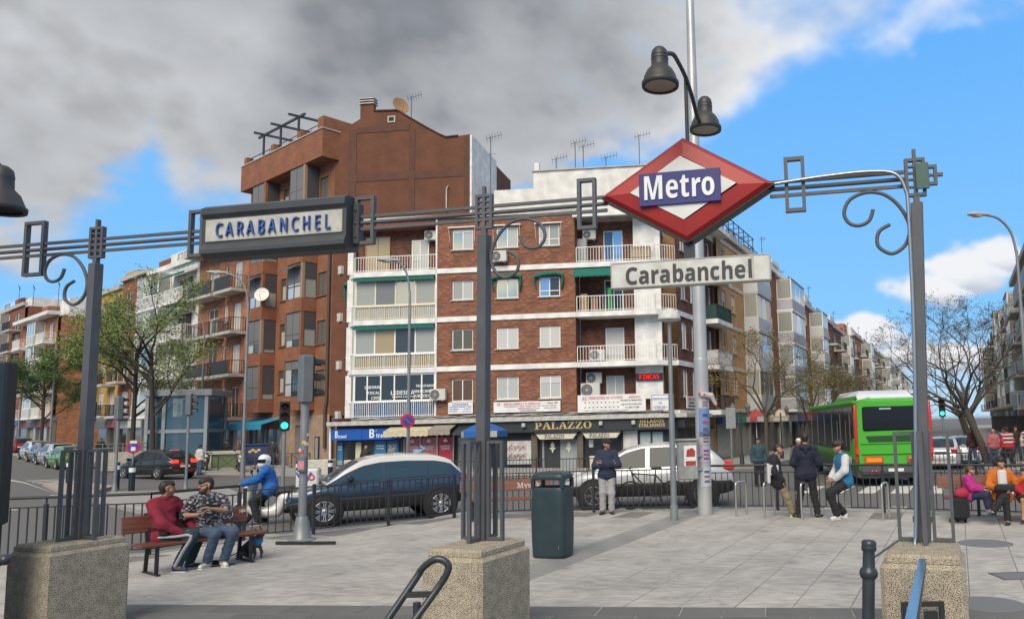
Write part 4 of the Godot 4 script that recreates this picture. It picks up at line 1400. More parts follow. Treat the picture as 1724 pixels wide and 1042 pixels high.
		box_part("pilaster", t, Vector3(x + w - .24, base - .9, -.4), Vector3(x + w - .01, base + ground, .0), M("shop_stone", Color(.2, .185, .17), .7, 0, "dirt", .8))
		x += w
		k += 1
	box_part("lintel", t, Vector3(0, base + 3.16, -.42), Vector3(len_, base + ground, -.01), M("shop_stone"))
	roof_bits(t, len_, deep, top, wallm)
	return t

func roof_bits(t: Node3D, len_: float, deep: float, top: float, wallm: Material) -> void:
	# set-back rooms, terrace rails and aerials on the flat roofs
	var k := 0
	var x := rng.randf_range(.6, 2.0)
	while x < len_ - 3.2:
		var w := rng.randf_range(2.2, 3.6)
		var z := rng.randf_range(-2.4, -1.2)
		if k % 2 == 0:
			box_part("roof_room", t, Vector3(x, top - .3, -deep + 1), Vector3(x + w, top + rng.randf_range(1.6, 2.5), z), wallm if k % 4 == 0 else M("white_render", Color(.78, .77, .75), .8, 0, "dirt", .35))
		else:
			railing(t, [Vector2(x, -.5), Vector2(x + w, -.5)], top + .1, 1.0, M("black_iron", Color(.03, .03, .03), .5), .3)
			aerial(t, Vector3(x + w * .5, top - .2, -1.6), rng.randf_range(2.0, 4.5), M("aerial_metal", Color(.12, .12, .125), .5, .6))
		x += w + rng.randf_range(.2, 1.2)
		k += 1

func street_rows() -> void:
	var orange := brick("orange_brick", Color(0.560, 0.464, 0.366), [Color(0.694, 0.439, 0.305), Color(0.739, 0.488, 0.342), Color(0.650, 0.403, 0.268)], 15)
	var yellow := M("yellow_render", Color(.52, .33, .09), .85, 0, "dirt", .3)
	var cream := M("white_render", Color(.78, .77, .75), .8, 0, "dirt", .35)
	var ochre := M("ochre_render", Color(.52, .29, .13), .85, 0, "dirt", .3)
	var tan_ := M("pale_band", Color(.58, .50, .40), .8, 0, "dirt", .4)
	var rust := brick("rust_brick", Color(0.448, 0.336, 0.260), [Color(0.560, 0.348, 0.260), Color(0.605, 0.372, 0.271), Color(0.526, 0.312, 0.224)], 16)
	var grey := M("grey_panel", Color(.42, .43, .45), .7, 0, "soft", .3)
	var tl := -.66
	# left street, from the brown block away
	apartment("orange brick block with black balcony screens, next to the tall brown block", Vector3(-36.75, 0, -60.13), tl, 8.52, 9, -.2, 16.0, orange, [[.7, 4.2, "d"], [5.4, 3.0, "d"], [4.7, .6, "w"]], {"screens": .8, "eave": 1.2, "floors": 4, "ground": 3.4})
	apartment("white fronted block with long balconies and green awnings behind the leafy trees", Vector3(-45.11, 0, -66.63), tl, 10.59, 9, .1, 16.2, cream, [[.3, 4.7, "g"], [5.4, 4.9, "b"]], {"awnings": .45, "rail": M("white_frame"), "slab": cream, "floors": 4})
	apartment("dark red brick block with pale gable between the white and the yellow block", Vector3(-50.31, 0, -70.68), tl, 6.59, 9, .3, 16.6, rust, [[.5, 2.6, "b"], [3.9, 2.2, "w"]], {"floors": 4})
	apartment("narrow yellow rendered block at the far end of the near row", Vector3(-54.82, 0, -74.18), tl, 5.71, 9, .4, 16.0, yellow, [[.6, 1.4, "w"], [3.2, 1.9, "b"]], {"floors": 4})
	apartment("orange brick block with white canopies left of the gap in the left street", Vector3(-76.0, 0, -90.5), tl, 13.5, 12, .8, 15.6, orange, [[.5, 3.2, "b"], [4.4, 1.2, "w"], [6.2, 3.0, "g"], [9.8, 3.2, "b"]], {"floors": 4, "rail": M("white_frame"), "slab": cream, "eave": 1.0})
	apartment("red brick block with pale blue balconies, second beyond the gap", Vector3(-90.0, 0, -101.5), tl, 17.6, 12, 1.2, 18.2, rust, [[.8, 3.4, "g"], [5.2, 1.3, "w"], [7.6, 3.6, "g"], [12.6, 3.6, "b"]], {"floors": 5, "front": M("blue_panel", Color(.3, .42, .52), .6)})
	apartment("far pale block closing the left street behind the map board", Vector3(-112, 0, -118), tl, 28, 14, 1.5, 17.5, orange, [[1.5, 3.2, "b"], [7, 1.4, "w"], [11, 3.2, "g"], [16, 1.4, "w"], [20, 3.4, "b"]], {"floors": 4})
	# right-hand avenue, from the corner block away
	var tr := 1.212
	var og := apartment("ochre rendered block with pale bands, next to the corner block on the avenue", Vector3(3.68, 0, -52.2), tr, 15.0, 8, -.6, 15.4, ochre, [[1.0, .95, "w"], [3.4, .95, "w"], [6.8, 4.6, "g"], [12.4, .95, "w"]], {"floors": 4, "band": tan_, "frame": M("cream_frame2", Color(.55, .5, .42), .5), "out": 1.2})
	var b := MB.new()
	for k in 9:
		b.box(Vector3(1.0 + k * 1.5, 16.5, -.6), Vector3(.06, 2.2, .06))
		b.bar(Vector3(1.0 + k * 1.5, 17.4, -.6), Vector3(1.0 + k * 1.5, 17.2, -3), .05, .05)
	for y in [16.0, 16.7, 17.5]:
		b.bar(Vector3(.6, y, -.6), Vector3(13.4, y, -.6), .06, .06)
	obj("roof_frame", b, M("black_iron"), og)
	box_part("attic_wall", og, Vector3(.6, 15.4, -3.2), Vector3(13.4, 17.3, -3), tan_)
	apartment("rust brick block with grey panelled galleries, third along the avenue", Vector3(8.95, 0, -66.3), tr, 17.0, 9, -.6, 15.6, rust, [[1.2, .8, "w"], [3.8, 6.4, "g"], [12.2, .9, "w"], [14.4, .9, "w"]], {"floors": 4, "front": grey, "slab": cream, "out": 1.5})
	var br := brick("brown_brick2", Color(0.437, 0.317, 0.240), [Color(0.575, 0.366, 0.264), Color(0.540, 0.342, 0.240), Color(0.609, 0.403, 0.288)], 17)
	apartment("brown brick block with corner galleries and air conditioners, fourth along the avenue", Vector3(15.0, 0, -82.4), tr, 20.0, 9, -.6, 14.6, br, [[.8, 1.1, "w"], [3.2, 3.6, "g"], [8.4, .9, "w"], [10.4, .9, "w"], [13.4, 3.0, "b"], [17.6, .9, "w"]], {"floors": 4, "out": 1.6})
	apartment("dark red brick block with roof planting, fifth along the avenue", Vector3(22.1, 0, -101.3), tr, 22.0, 9, -.6, 14.4, rust, [[.8, 3.0, "b"], [5.2, 1.0, "w"], [8.0, 3.2, "g"], [13, 1.0, "w"], [16, 3.4, "b"]], {"floors": 4, "out": 1.4})
	apartment("terracotta block with corner balconies and roof rooms, sixth along the avenue", Vector3(30.0, 0, -122.3), tr, 29.0, 10, -.6, 15.6, orange, [[1.2, 4.0, "b"], [7, 1.2, "w"], [10.5, 4.2, "g"], [17, 1.2, "w"], [21, 4.2, "b"]], {"floors": 4, "out": 1.8})
	apartment("pale yellow plain block, seventh along the avenue", Vector3(40.3, 0, -149.6), tr, 30.0, 10, -.6, 15.6, M("pale_yellow", Color(.55, .45, .24), .85, 0, "dirt", .3), [[1, 4.5, "b"], [8, 1.2, "w"], [13, 1.2, "w"], [19, 5, "g"]], {"floors": 4, "out": 1.8})
	apartment("ochre brick block beyond the yellow one on the avenue", Vector3(51.0, 0, -177.9), tr, 36.0, 10, -.6, 15.0, ochre, [[1, 5, "b"], [9, 1.4, "w"], [15, 5, "g"], [24, 5, "b"]], {"floors": 4, "out": 2.0})
	apartment("last sandy block where the avenue fades out", Vector3(64.0, 0, -212), tr, 46.0, 12, -.6, 14.0, yellow, [[1.5, 6, "b"], [12, 6, "g"], [26, 6, "b"], [38, 4, "w"]], {"floors": 4, "out": 2.0})
	# right side of the avenue
	var ta := atan2(-.936, -.351) + PI * 0
	var rb := apartment("grey block with deep white balconies at the right edge", Vector3(23.9, 0, -47.0) + UR * 16, 1.212 + PI, 28.0, 10, -.6, 12.7, tan_, [[.4, 5.4, "b"], [6.6, 1.2, "w"], [8.6, 5.6, "b"], [15.2, 5.4, "b"], [21.5, 5.4, "b"]], {"floors": 4, "out": 1.7, "rail": M("white_frame"), "screens": .75, "screen": M("pale_blue_panel", Color(.30, .38, .42), .6), "eave": 1.3, "ground": 3.2, "slab": M("pale_stone")})
	var bl := M("shop_blue", Color(.012, .03, .16), .5)
	for q in [[23.0, 2.0]]:
		box_part("shop_sign", rb, Vector3(q[0] - 1.5, 1.4, .05), Vector3(q[0] + 1.5, 2.1, 1.5), bl)
	apartment("tan block with rust brick, second on the right side of the avenue", Vector3(23.9, 0, -47.0) + UR * 37, 1.212 + PI, 20.5, 10, -.6, 13.0, ochre, [[.6, 4.4, "g"], [6, 1.2, "w"], [8.4, 4.6, "b"], [14.4, 4.6, "g"]], {"floors": 4, "out": 1.5})
	apartment("dark block, third on the right side of the avenue", Vector3(23.9, 0, -47.0) + UR * 63, 1.212 + PI, 25, 10, -.6, 14.4, br, [[.6, 4.4, "b"], [7, 1.2, "w"], [10.4, 4.6, "b"], [17.4, 4.6, "g"]], {"floors": 4, "out": 1.5})
	apartment("far terracotta block, fourth on the right side of the avenue", Vector3(23.9, 0, -47.0) + UR * 110, 1.212 + PI, 46, 12, -.6, 14.0, orange, [[2, 6, "b"], [12, 1.4, "w"], [18, 6, "g"], [30, 6, "b"], [40, 4, "b"]], {"floors": 4, "out": 1.6})

func smooth(pts: Array, n := 4) -> Array:
	var out := []
	for i in pts.size() - 1:
		var a: Vector3 = pts[maxi(i - 1, 0)]
		var b: Vector3 = pts[i]
		var c: Vector3 = pts[i + 1]
		var d: Vector3 = pts[mini(i + 2, pts.size() - 1)]
		for k in n:
			out.append(b.cubic_interpolate(c, a, d, float(k) / n))
	out.append(pts[-1])
	return out

func frame_shape(b: MB, x0: float, y0: float, x1: float, y1: float, w: float, z := 0.0, dz := .035, bs := Basis(), at := Vector3.ZERO) -> void:
	for q in [[x0 + w / 2, (y0 + y1) / 2, w, y1 - y0], [x1 - w / 2, (y0 + y1) / 2, w, y1 - y0], [(x0 + x1) / 2, y0 + w / 2, x1 - x0 - w * 2, w], [(x0 + x1) / 2, y1 - w / 2, x1 - x0 - w * 2, w]]:
		b.box(at + bs * Vector3(q[0], q[1], z), Vector3(q[2], q[3], dz), bs)

func gateway() -> void:
	var steel := M("gate_steel", Color(.088, .093, .105), .6, .1, "soft", 2.0)
	var at := Vector3(-1.83, 0, -7.6)
	var tn := -.185
	var t := thing("metro_gateway", "grey steel gateway of three posts, triple bars and scrolls over the stairs", "gateway", at, tn)
	var turn := -.359 + .185
	var tops := [[-4.58, -4.57, 3.94], [.02, .04, 3.94], [4.11, 4.215, 3.95]]
	for k in 3:
		var x0: float = tops[k][0]
		var x1: float = tops[k][1]
		var bs := Basis(Vector3.UP, turn)
		var b := MB.new()
		var lo := Vector3(x0, .93, 0)
		var hi := Vector3(x1, 3.93, 0)
		var ax := (hi - lo).normalized()
		var sk := Basis(bs.x, ax, bs.z)
		b.cbox((lo + hi) / 2, Vector3(.105, 3.0, .105), .006, sk)
		obj("post", b, steel, t)
		# open frames that stiffen the foot
		for q in 4:
			var fb := Basis(Vector3.UP, turn + q * PI / 2)
			var f := MB.new()
			frame_shape(f, .055, .935, .235, 1.88, .028, 0, .04, fb, Vector3(x0 + (x1 - x0) * .15, 0, 0))
			f.box(Vector3(x0, 0, 0) + fb * Vector3(.065, 1.62, 0), Vector3(.05, .05, .02), fb)
			f.box(Vector3(x0, 0, 0) + fb * Vector3(.065, 1.12, 0), Vector3(.05, .05, .02), fb)
			obj("foot_frame", f, steel, t)
		# lattice head
		b = MB.new()
		frame_shape(b, x1 - .09, 3.99, x1 + .09, 4.345, .028, 0, .05)
		b.box(Vector3(x1, 4.2, 0), Vector3(.03, .46, .045))
		b.box(Vector3(x1, 3.96, 0), Vector3(.05, .07, .05))
		for y in [4.08, 4.15, 4.21, 4.27]:
			b.box(Vector3(x1, y, .001), Vector3(.125, .016, .04))
		if k == 2:
			frame_shape(b, x1 + .091, 4.085, x1 + .19, 4.27, .028, 0, .045)
			b.box(Vector3(x1 + .215, 4.178, 0), Vector3(.05, .028, .04))
			b.box(Vector3(x1 + .14, 4.178, 0), Vector3(.045, .02, .035))
		obj("lattice_head", b, steel, t)
	for seg in [[-9.5, -3.1], [-1.36, 1.32], [2.9, 4.12]]:
		for k in 3:
			var y: float = 4.083 + .066 * k + (seg[1] - 0) * .003
			var b := MB.new()
			if k == 1:
				b.tube([Vector3(seg[0], y, 0), Vector3(seg[1], y, 0)], .021, 8)
			else:
				b.bar(Vector3(seg[0], y, 0), Vector3(seg[1], y, 0), .03, .03)
			obj("bar", b, steel, t)
	for q in [[-5.54, 3.84, -5.27, 4.47], [-3.38, 3.92, -3.2, 4.44], [-1.39, 3.92, -1.17, 4.43], [1.02, 3.91, 1.21, 4.42], [3.04, 3.93, 3.23, 4.455]]:
		var b := MB.new()
		frame_shape(b, q[0], q[1], q[2], q[3], .034, 0, .055)
		obj("rectangle_ornament", b, steel, t)
	var sc := [Vector2(.42, 3.9), Vector2(.46, 3.8), Vector2(.55, 3.76), Vector2(.64, 3.79), Vector2(.68, 3.89), Vector2(.62, 4.01), Vector2(.47, 4.065), Vector2(.31, 4.03), Vector2(.18, 3.9), Vector2(.11, 3.72), Vector2(.15, 3.56), Vector2(.27, 3.48), Vector2(.38, 3.54), Vector2(.4, 3.62), Vector2(.37, 3.7), Vector2(.28, 3.75)]
	for k in 3:
		var pts := []
		for q in sc:
			match k:
				0: pts.append(Vector3(-4.58 - (q.x - .02) * 1.02, q.y, 0))
				1: pts.append(Vector3(q.x, q.y, 0))
				2: pts.append(Vector3(4.21 - (q.x - .04), q.y, 0))
		var b := MB.new()
		b.tube(smooth(pts, 4), .0175, 8)
		obj("scroll", b, steel, t)
	# silver conduit along the right arm, and a green plate tied to the last head
	var b := MB.new()
	b.tube(smooth([Vector3(2.95, 4.2, .05), Vector3(3.4, 4.23, .06), Vector3(3.8, 4.24, .06), Vector3(4.03, 4.2, .06), Vector3(4.115, 4.05, .06), Vector3(4.13, 3.8, .06), Vector3(4.11, 2.6, .06), Vector3(4.03, 1.1, .12), Vector3(3.98, .9, .2), Vector3(3.93, .72, .42)], 5), .017, 8)
	obj("conduit", b, M("galvanised", Color(.34, .36, .38), .3, .8), t)
	b = MB.new()
	b.cbox(Vector3(4.27, 4.165, .05), Vector3(.115, .24, .02), .004)
	obj("tied_plate", b, M("plate_green", Color(.05, .11, .09), .6, 0, "soft", 3), t)
	station_box(at, tn)
	diamond(at, tn)

func station_box(at: Vector3, tn: float) -> void:
	var t := thing("station_sign", "old grey box sign with blue metal capitals on a dirty white panel", "sign", at, tn)
	var grey := M("sign_box_grey", Color(.06, .064, .07), .5, .2, "soft", 1.5)
	var b := MB.new()
	var prof := PackedVector2Array([Vector2(.13, 3.86), Vector2(.2, 3.9), Vector2(.2, 3.94), Vector2(.165, 4.0), Vector2(.165, 4.28), Vector2(.2, 4.32), Vector2(.2, 4.385), Vector2(.14, 4.42), Vector2(-.06, 4.42), Vector2(-.06, 3.86)])
	b.prism(prof, 1.68, Transform3D(Basis(Vector3(0, 0, 1), Vector3(0, 1, 0), Vector3(-1, 0, 0)), Vector3(-2.23, 0, 0)))
	obj("housing", b, grey, t)
	b = MB.new()
	b.cbox(Vector3(-2.23, 4.145, .17), Vector3(1.6, .24, .016), .006)
	var p := obj("panel", b, M("dirty_white", Color(.5, .49, .44), .5, 0, "dirt", 1.4), t)
	lettering("C A R A B A N C H E L", p, M("letter_blue", Color(.045, .10, .32), .4, .2), Vector3(-2.22, 4.14, .19), .15, 1.33, "Droid Sans", false, .03)
	for s in [-3.1, -1.36]:
		b = MB.new()
		b.cbox(Vector3(s, 4.14, 0), Vector3(.07, .44, .1), .01)
		for y in [4.0, 4.14, 4.28]:
			b.ball(Vector3(s, y, .055), Vector3(.014, .014, .01), 8, 5)
		obj("flange", b, grey, t)

func diamond(at: Vector3, tn: float) -> void:
	var t := thing("metro_sign", "red and white diamond sign with a blue band lettered Metro", "sign", at, tn)
	var c := Vector2(2.115, 4.2)
	var P := [Vector2(1.28, 4.185), Vector2(2.1, 4.71), Vector2(2.95, 4.19), Vector2(2.12, 3.69)]
	var rim := PackedVector2Array()
	for q in P:
		rim.append(c + (q - c) * 1.0)
	var b := MB.new()
	b.prism(rim, .2, Transform3D(Basis(), Vector3(0, 0, -.01)))
	obj("rim", b, M("rim_dark", Color(.03, .032, .036), .4, .3), t)
	var red := M("metro_red", Color(.33, .012, .012), .5, 0, "soft", 1.2)
	b = MB.new()
	for side in [1, -1]:
		for k in 4:
			var r := []
			for s in [[.985, .092], [.90, .135], [.60, .16]]:
				for j in [k, (k + 1) % 4]:
					var q: Vector2 = c + (P[j] - c) * s[0]
					r.append(Vector3(q.x, q.y, s[1] * side - (.02 if side < 0 else 0.0)))
			if side > 0:
				b.quad(r[1], r[0], r[2], r[3])
				b.quad(r[3], r[2], r[4], r[5])
			else:
				b.quad(r[0], r[1], r[3], r[2])
				b.quad(r[2], r[3], r[5], r[4])
	obj("red_face", b, red, t)
	b = MB.new()
	var wp := PackedVector2Array([Vector2(1.59, 4.19), Vector2(2.08, 4.51), Vector2(2.60, 4.205), Vector2(2.1, 3.895)])
	b.prism(wp, .02, Transform3D(Basis(), Vector3(0, 0, .156)))
	obj("white_diamond", b, M("enamel_white", Color(.66, .66, .63), .3, 0, "soft", 1), t)
	b = MB.new()
	b.cbox(Vector3(2.07, 4.2, .178), Vector3(.775, .315, .022), .003)
	var p := obj("blue_band", b, M("enamel_blue", Color(.012, .014, .16), .5, 0, "soft", 1), t)
	lettering("Metro", p, M("enamel_letter", Color(.68, .69, .7), .35), Vector3(2.065, 4.205, .195), .225, .665, "Droid Sans", true, .012)
	b = MB.new()
	b.bar(Vector3(2.12, 3.7, 0), Vector3(2.12, 3.5, 0), .06, .1)
	obj("hanger", b, M("rim_dark"), t)
	# name board under it
	var n := thing("station_name_board", "long white board lettered Carabanchel in black, hung under the diamond", "sign", at, tn)
	var wh := M("board_white", Color(.60, .60, .56), .45, 0, "dirt", 1.2)
	b = MB.new()
	b.cbox(Vector3(2.12, 3.42, 0), Vector3(1.525, .25, .12), .012)
	var o := obj("board", b, wh, n)
	b = MB.new()
	frame_shape(b, 1.36, 3.297, 2.88, 3.543, .01, .062, .006)
	b.box(Vector3(2.715, 3.42, .0605), Vector3(.03, .225, .004))
	b.box(Vector3(2.715, 3.42, -.0605), Vector3(.03, .225, .004))
	obj("edge_trim", b, M("board_edge", Color(.42, .41, .38), .5, 0, "dirt", 2), o)
	lettering("Carabanchel", o, M("sign_black", Color(.012, .012, .014), .45), Vector3(2.11, 3.405, .066), .162, 1.2, "Droid Sans", true, .006)
	# the pair of lamps on the arm above
	var l := thing("twin_lamp", "pair of dark bell lamps on a bent arm above the diamond", "street lamp", Vector3(.265, 4.69, -7.23))
	var dk := M("lamp_dark", Color(.05, .052, .055), .5, .3, "soft", 2)
	b = MB.new()
	b.tube([Vector3(0, 0, 0), Vector3(.0, .66, 0)], .018, 8)
	b.tube(smooth([Vector3(-.2, .62, .6), Vector3(-.13, .665, .5), Vector3(-.08, .665, .35), Vector3(.0, .63, .08), Vector3(.07, .55, -.2), Vector3(.13, .40, -.38), Vector3(.17, .42, -.5), Vector3(.19, .52, -.55)], 4), .021, 8)
	obj("arm", b, dk, l)
	for q in [[Vector3(-.25, .3, .63), 1.0], [Vector3(.215, .35, -.57), 1.0]]:
		b = MB.new()
		b.lathe([Vector2(.14, .0), Vector2(.165, -.005), Vector2(.168, .035), Vector2(.155, .04), Vector2(.145, .09), Vector2(.115, .15), Vector2(.08, .185), Vector2(.078, .2), Vector2(.075, .25), Vector2(.079, .252), Vector2(.079, .262), Vector2(.074, .265), Vector2(.074, .285), Vector2(.078, .287), Vector2(.07, .33), Vector2(.045, .36), Vector2(.001, .37)], 20, Transform3D(Basis(), q[0]))
		var s := obj("lamp_head", b, dk, l)
		b = MB.new()
		b.lathe([Vector2(.142, .008), Vector2(.08, .02), Vector2(.001, .022)], 18, Transform3D(Basis(), q[0]))
		obj("lens", b, M("lens_beige", Color(.3, .28, .22), .3), s)
	# a lamp of the next gate reaches in at the left edge
	var e := thing("gate_lamp", "dark bell lamp cut off by the left edge", "street lamp", Vector3(-6.97, 4.3, -7.9))
	b = MB.new()
	b.lathe([Vector2(.2, .1), Vector2(.235, .09), Vector2(.24, .14), Vector2(.22, .15), Vector2(.17, .28), Vector2(.115, .34), Vector2(.11, .45), Vector2(.115, .46), Vector2(.1, .54), Vector2(.06, .58), Vector2(.001, .59)], 20)
	obj("lamp_head", b, dk, e)
	b = MB.new()
	b.tube(smooth([Vector3(.0, .55, 0), Vector3(-.2, .75, .1), Vector3(-.5, .7, .2), Vector3(-.6, .3, .3)], 4), .03, 8)
	obj("arm", b, dk, e)

func pitted() -> StandardMaterial3D:
	if mats.has("pitted"):
		return mats["pitted"]
	var m := M("pitted", Color(.50, .45, .365), .95)
	var s := 512
	rng.seed = 77
	var col := Image.create(s, s, false, Image.FORMAT_RGB8)
	var hi := Image.create(s, s, false, Image.FORMAT_RGB8)
	var f := FastNoiseLite.new()
	f.frequency = .06
	f.fractal_octaves = 3
	f.seed = 8
	var g := FastNoiseLite.new()
	g.frequency = .006
	g.seed = 2
	for y in s:
		for x in s:
			var v := f.get_noise_2d(x, y)
			var w := g.get_noise_2d(x, y)
			var pit := smoothstep(.16, .3, v)
			var k := .92 + w * .12 + rng.randf_range(-.12, .08) - pit * .56
			col.set_pixel(x, y, Color(k, k * .985, k * .96))
			var h := clampf(.75 - pit * .7 + rng.randf() * .1, 0, 1)
			hi.set_pixel(x, y, Color(h, h, h))
	m.albedo_texture = ImageTexture.create_from_image(col)
	m.uv1_triplanar = true
	m.uv1_scale = Vector3.ONE * 2.6
	m.heightmap_enabled = true
	m.heightmap_texture = ImageTexture.create_from_image(hi)
	m.heightmap_scale = .4
	return m

func blocks() -> void:
	var m := pitted()
	var smoothm := m
	for q in [[Vector3(-6.39, 0, -8.4), "weathered concrete block under the left gate post"], [Vector3(-1.81, 0, -7.43), "pitted concrete block under the middle gate post beside the handrail"], [Vector3(2.1, 0, -6.55), "pitted concrete block under the right gate post with the blue rail"]]:
		var t := thing("concrete_block", q[1], "concrete block", q[0], -.359, "plinths of the gateway")
		var b := MB.new()
		b.cbox(Vector3(0, .43, 0), Vector3(.64, .86, .86), .035)
		obj("body", b, m, t)
		b = MB.new()
		b.cbox(Vector3(0, .885, 0), Vector3(.57, .09, .79), .025)
		obj("cap", b, smoothm, t)

func rails() -> void:
	var dk := M("rail_dark", Color(.045, .052, .06), .35, .3, "soft", 3)
	var t := thing("handrail", "dark looped handrail in front of the middle concrete block", "handrail", Vector3(-1.3, 0, -4.2))
	var b := MB.new()
	b.tube(smooth([Vector3(-.75, .1, .55), Vector3(-.38, .7, .22), Vector3(-.08, 1.18, 0), Vector3(-.02, 1.27, -.01), Vector3(.05, 1.315, 0), Vector3(.105, 1.30, 0), Vector3(.115, 1.25, .0), Vector3(.04, 1.13, .02), Vector3(-.2, .78, .2), Vector3(-.62, .1, .55)], 5), .019, 10)
	obj("loop", b, dk, t)
	b = MB.new()
	b.tube([Vector3(-.04, 0, .02), Vector3(-.04, 1.1, .02)], .021, 8)
	b.bar(Vector3(-.1, 1.14, .02), Vector3(.06, 1.14, .02), .02, .03)
	obj("post", b, dk, t)
	t = thing("handrail", "dark round handrail with ball collars left of the right concrete block", "handrail", Vector3(1.14, 0, -4.6))
	var ax := (Vector3(1.16, 1.3, -4.6) - Vector3(1.06, .0, -4.52)).normalized()
	var bs := Basis(Vector3(ax.y, -ax.x, 0).normalized(), ax, Vector3(ax.y, -ax.x, 0).normalized().cross(ax))
	b = MB.new()
	b.lathe([Vector2(.035, 0), Vector2(.036, 1.085), Vector2(.044, 1.09), Vector2(.052, 1.105), Vector2(.053, 1.125), Vector2(.045, 1.145), Vector2(.036, 1.15), Vector2(.034, 1.24), Vector2(.042, 1.245), Vector2(.044, 1.262), Vector2(.040, 1.27), Vector2(.043, 1.278), Vector2(.042, 1.295), Vector2(.03, 1.305), Vector2(.001, 1.308)], 20, Transform3D(bs, Vector3(-.08, 0, .08)))
	obj("rail", b, dk, t)
	b = MB.new()
	b.tube([Vector3(.0, 1.17, .0), Vector3(.45, 1.15, -.9)], .007, 6)
	obj("tie_rod", b, dk, t)
	t = thing("handrail", "flat rail with a blue sheen running out from the right concrete block", "handrail", Vector3(1.55, 0, -5.0))
	b = MB.new()
	b.bar(Vector3(.36, .93, -1.0), Vector3(-.56, 1.04, 1.6), .052, .012)
	obj("top_plate", b, M("rail_blue", Color(.16, .36, .62), .22, .55, "soft", 4), t)
	b = MB.new()
	b.bar(Vector3(.372, .90, -1.0), Vector3(-.54, 1.01, 1.6), .03, .04)
	frame_shape(b, .18, .0, .5, .62, .035, -1.0, .03)
	b.box(Vector3(.4, .3, -1.0), Vector3(.1, .5, .02))
	obj("bracket", b, M("rail_black", Color(.03, .032, .035), .4, .2), t)
	t = thing("handrail", "rounded grey rail end at the left edge, on the concrete block", "handrail", Vector3(-5.55, 0, -6.5))
	b = MB.new()
	b.tube(smooth([Vector3(-.5, .3, .7), Vector3(-.2, .85, .2), Vector3(-.02, 1.0, 0), Vector3(.05, 1.02, -.02)], 4), .045, 10)
	b.ball(Vector3(.05, 1.02, -.02), Vector3(.045, .045, .045), 10, 8)
	obj("rail", b, dk, t)
	# map board at the left edge
	t = thing("map_board", "black framed information board cut off by the left edge", "information board", Vector3(-6.37, 0, -7.5), -.1)
	b = MB.new()
	b.cbox(Vector3(-.5, 1.98, 0), Vector3(1.0, 1.56, .14), .02)
	b.box(Vector3(-.5, .6, 0), Vector3(.9, 1.2, .08))
	obj("frame", b, M("board_black", Color(.012, .014, .018), .3), t)
	b = MB.new()
	b.box(Vector3(-.5, 1.98, .075), Vector3(.86, 1.3, .012))
	var p := obj("map_panel", b, M("map_pale", Color(.45, .5, .52), .4, 0, "soft", 1), t)
	b = MB.new()
	b.box(Vector3(-.14, 2.42, .083), Vector3(.12, .12, .006))
	obj("map_emblem", b, M("sign_red"), p)

func litter_bin() -> void:
	var t := thing("litter_bin", "dark green plastic litter bin with a slotted hood beside the middle block", "litter bin", Vector3(-1.82, 0, -12.25), -.28)
	var gm := M("bin_green", Color(.022, .042, .05), .42, 0, "soft", 2)
	var rings := []
	var ring := func(w: float, d: float, y: float, dent := 0.0) -> PackedVector3Array:
		var r := PackedVector3Array()
		for k in 40:
			var a := -TAU * k / 40
			var c := cos(a)
			var s := sin(a)
			var x := signf(c) * pow(absf(c), .38) * w
			var z := signf(s) * pow(absf(s), .38) * d
			if dent > 0 and z > d * .8 and absf(x) < w * .22:
				z -= dent * (1.0 - smoothstep(w * .12, w * .22, absf(x)))
			r.append(Vector3(x, y, z))
		return r
	for q in [[.25, .19, 0.0, 0.0], [.275, .215, .02, 0.0], [.28, .22, .06, .0], [.29, .23, .3, .012], [.295, .235, .6, .014], [.292, .232, .85, .014], [.285, .228, .95, .006], [.282, .225, 1.0, 0.0], [.28, .223, 1.06, 0.0], [.262, .208, 1.075, 0.0], [.24, .19, 1.05, 0.0], [.2, .15, .9, 0.0]]:
		rings.append(ring.call(q[0], q[1], q[2], q[3]))
	var b := MB.new()
	b.skin(rings, true, true)
	obj("body", b, gm, t)
	b = MB.new()
	for sx in [-1, 1]:
		for sz in [-1, 1]:
			b.cbox(Vector3(sx * .245, 1.13, sz * .185), Vector3(.06, .16, .06), .012)
	obj("hood_post", b, gm, t)
	rings = []
	for q in [[.25, .19, 1.19], [.277, .222, 1.185], [.285, .228, 1.2], [.283, .226, 1.245], [.262, .208, 1.275], [.2, .15, 1.3], [.1, .08, 1.31]]:
		rings.append(ring.call(q[0], q[1], q[2]))
	b = MB.new()
	b.skin(rings, true, true)
	obj("hood", b, gm, t)
	b = MB.new()
	b.cbox(Vector3(.2, .17, .236), Vector3(.012, .06, .012), .003)
	obj("lock", b, M("galvanised"), t)

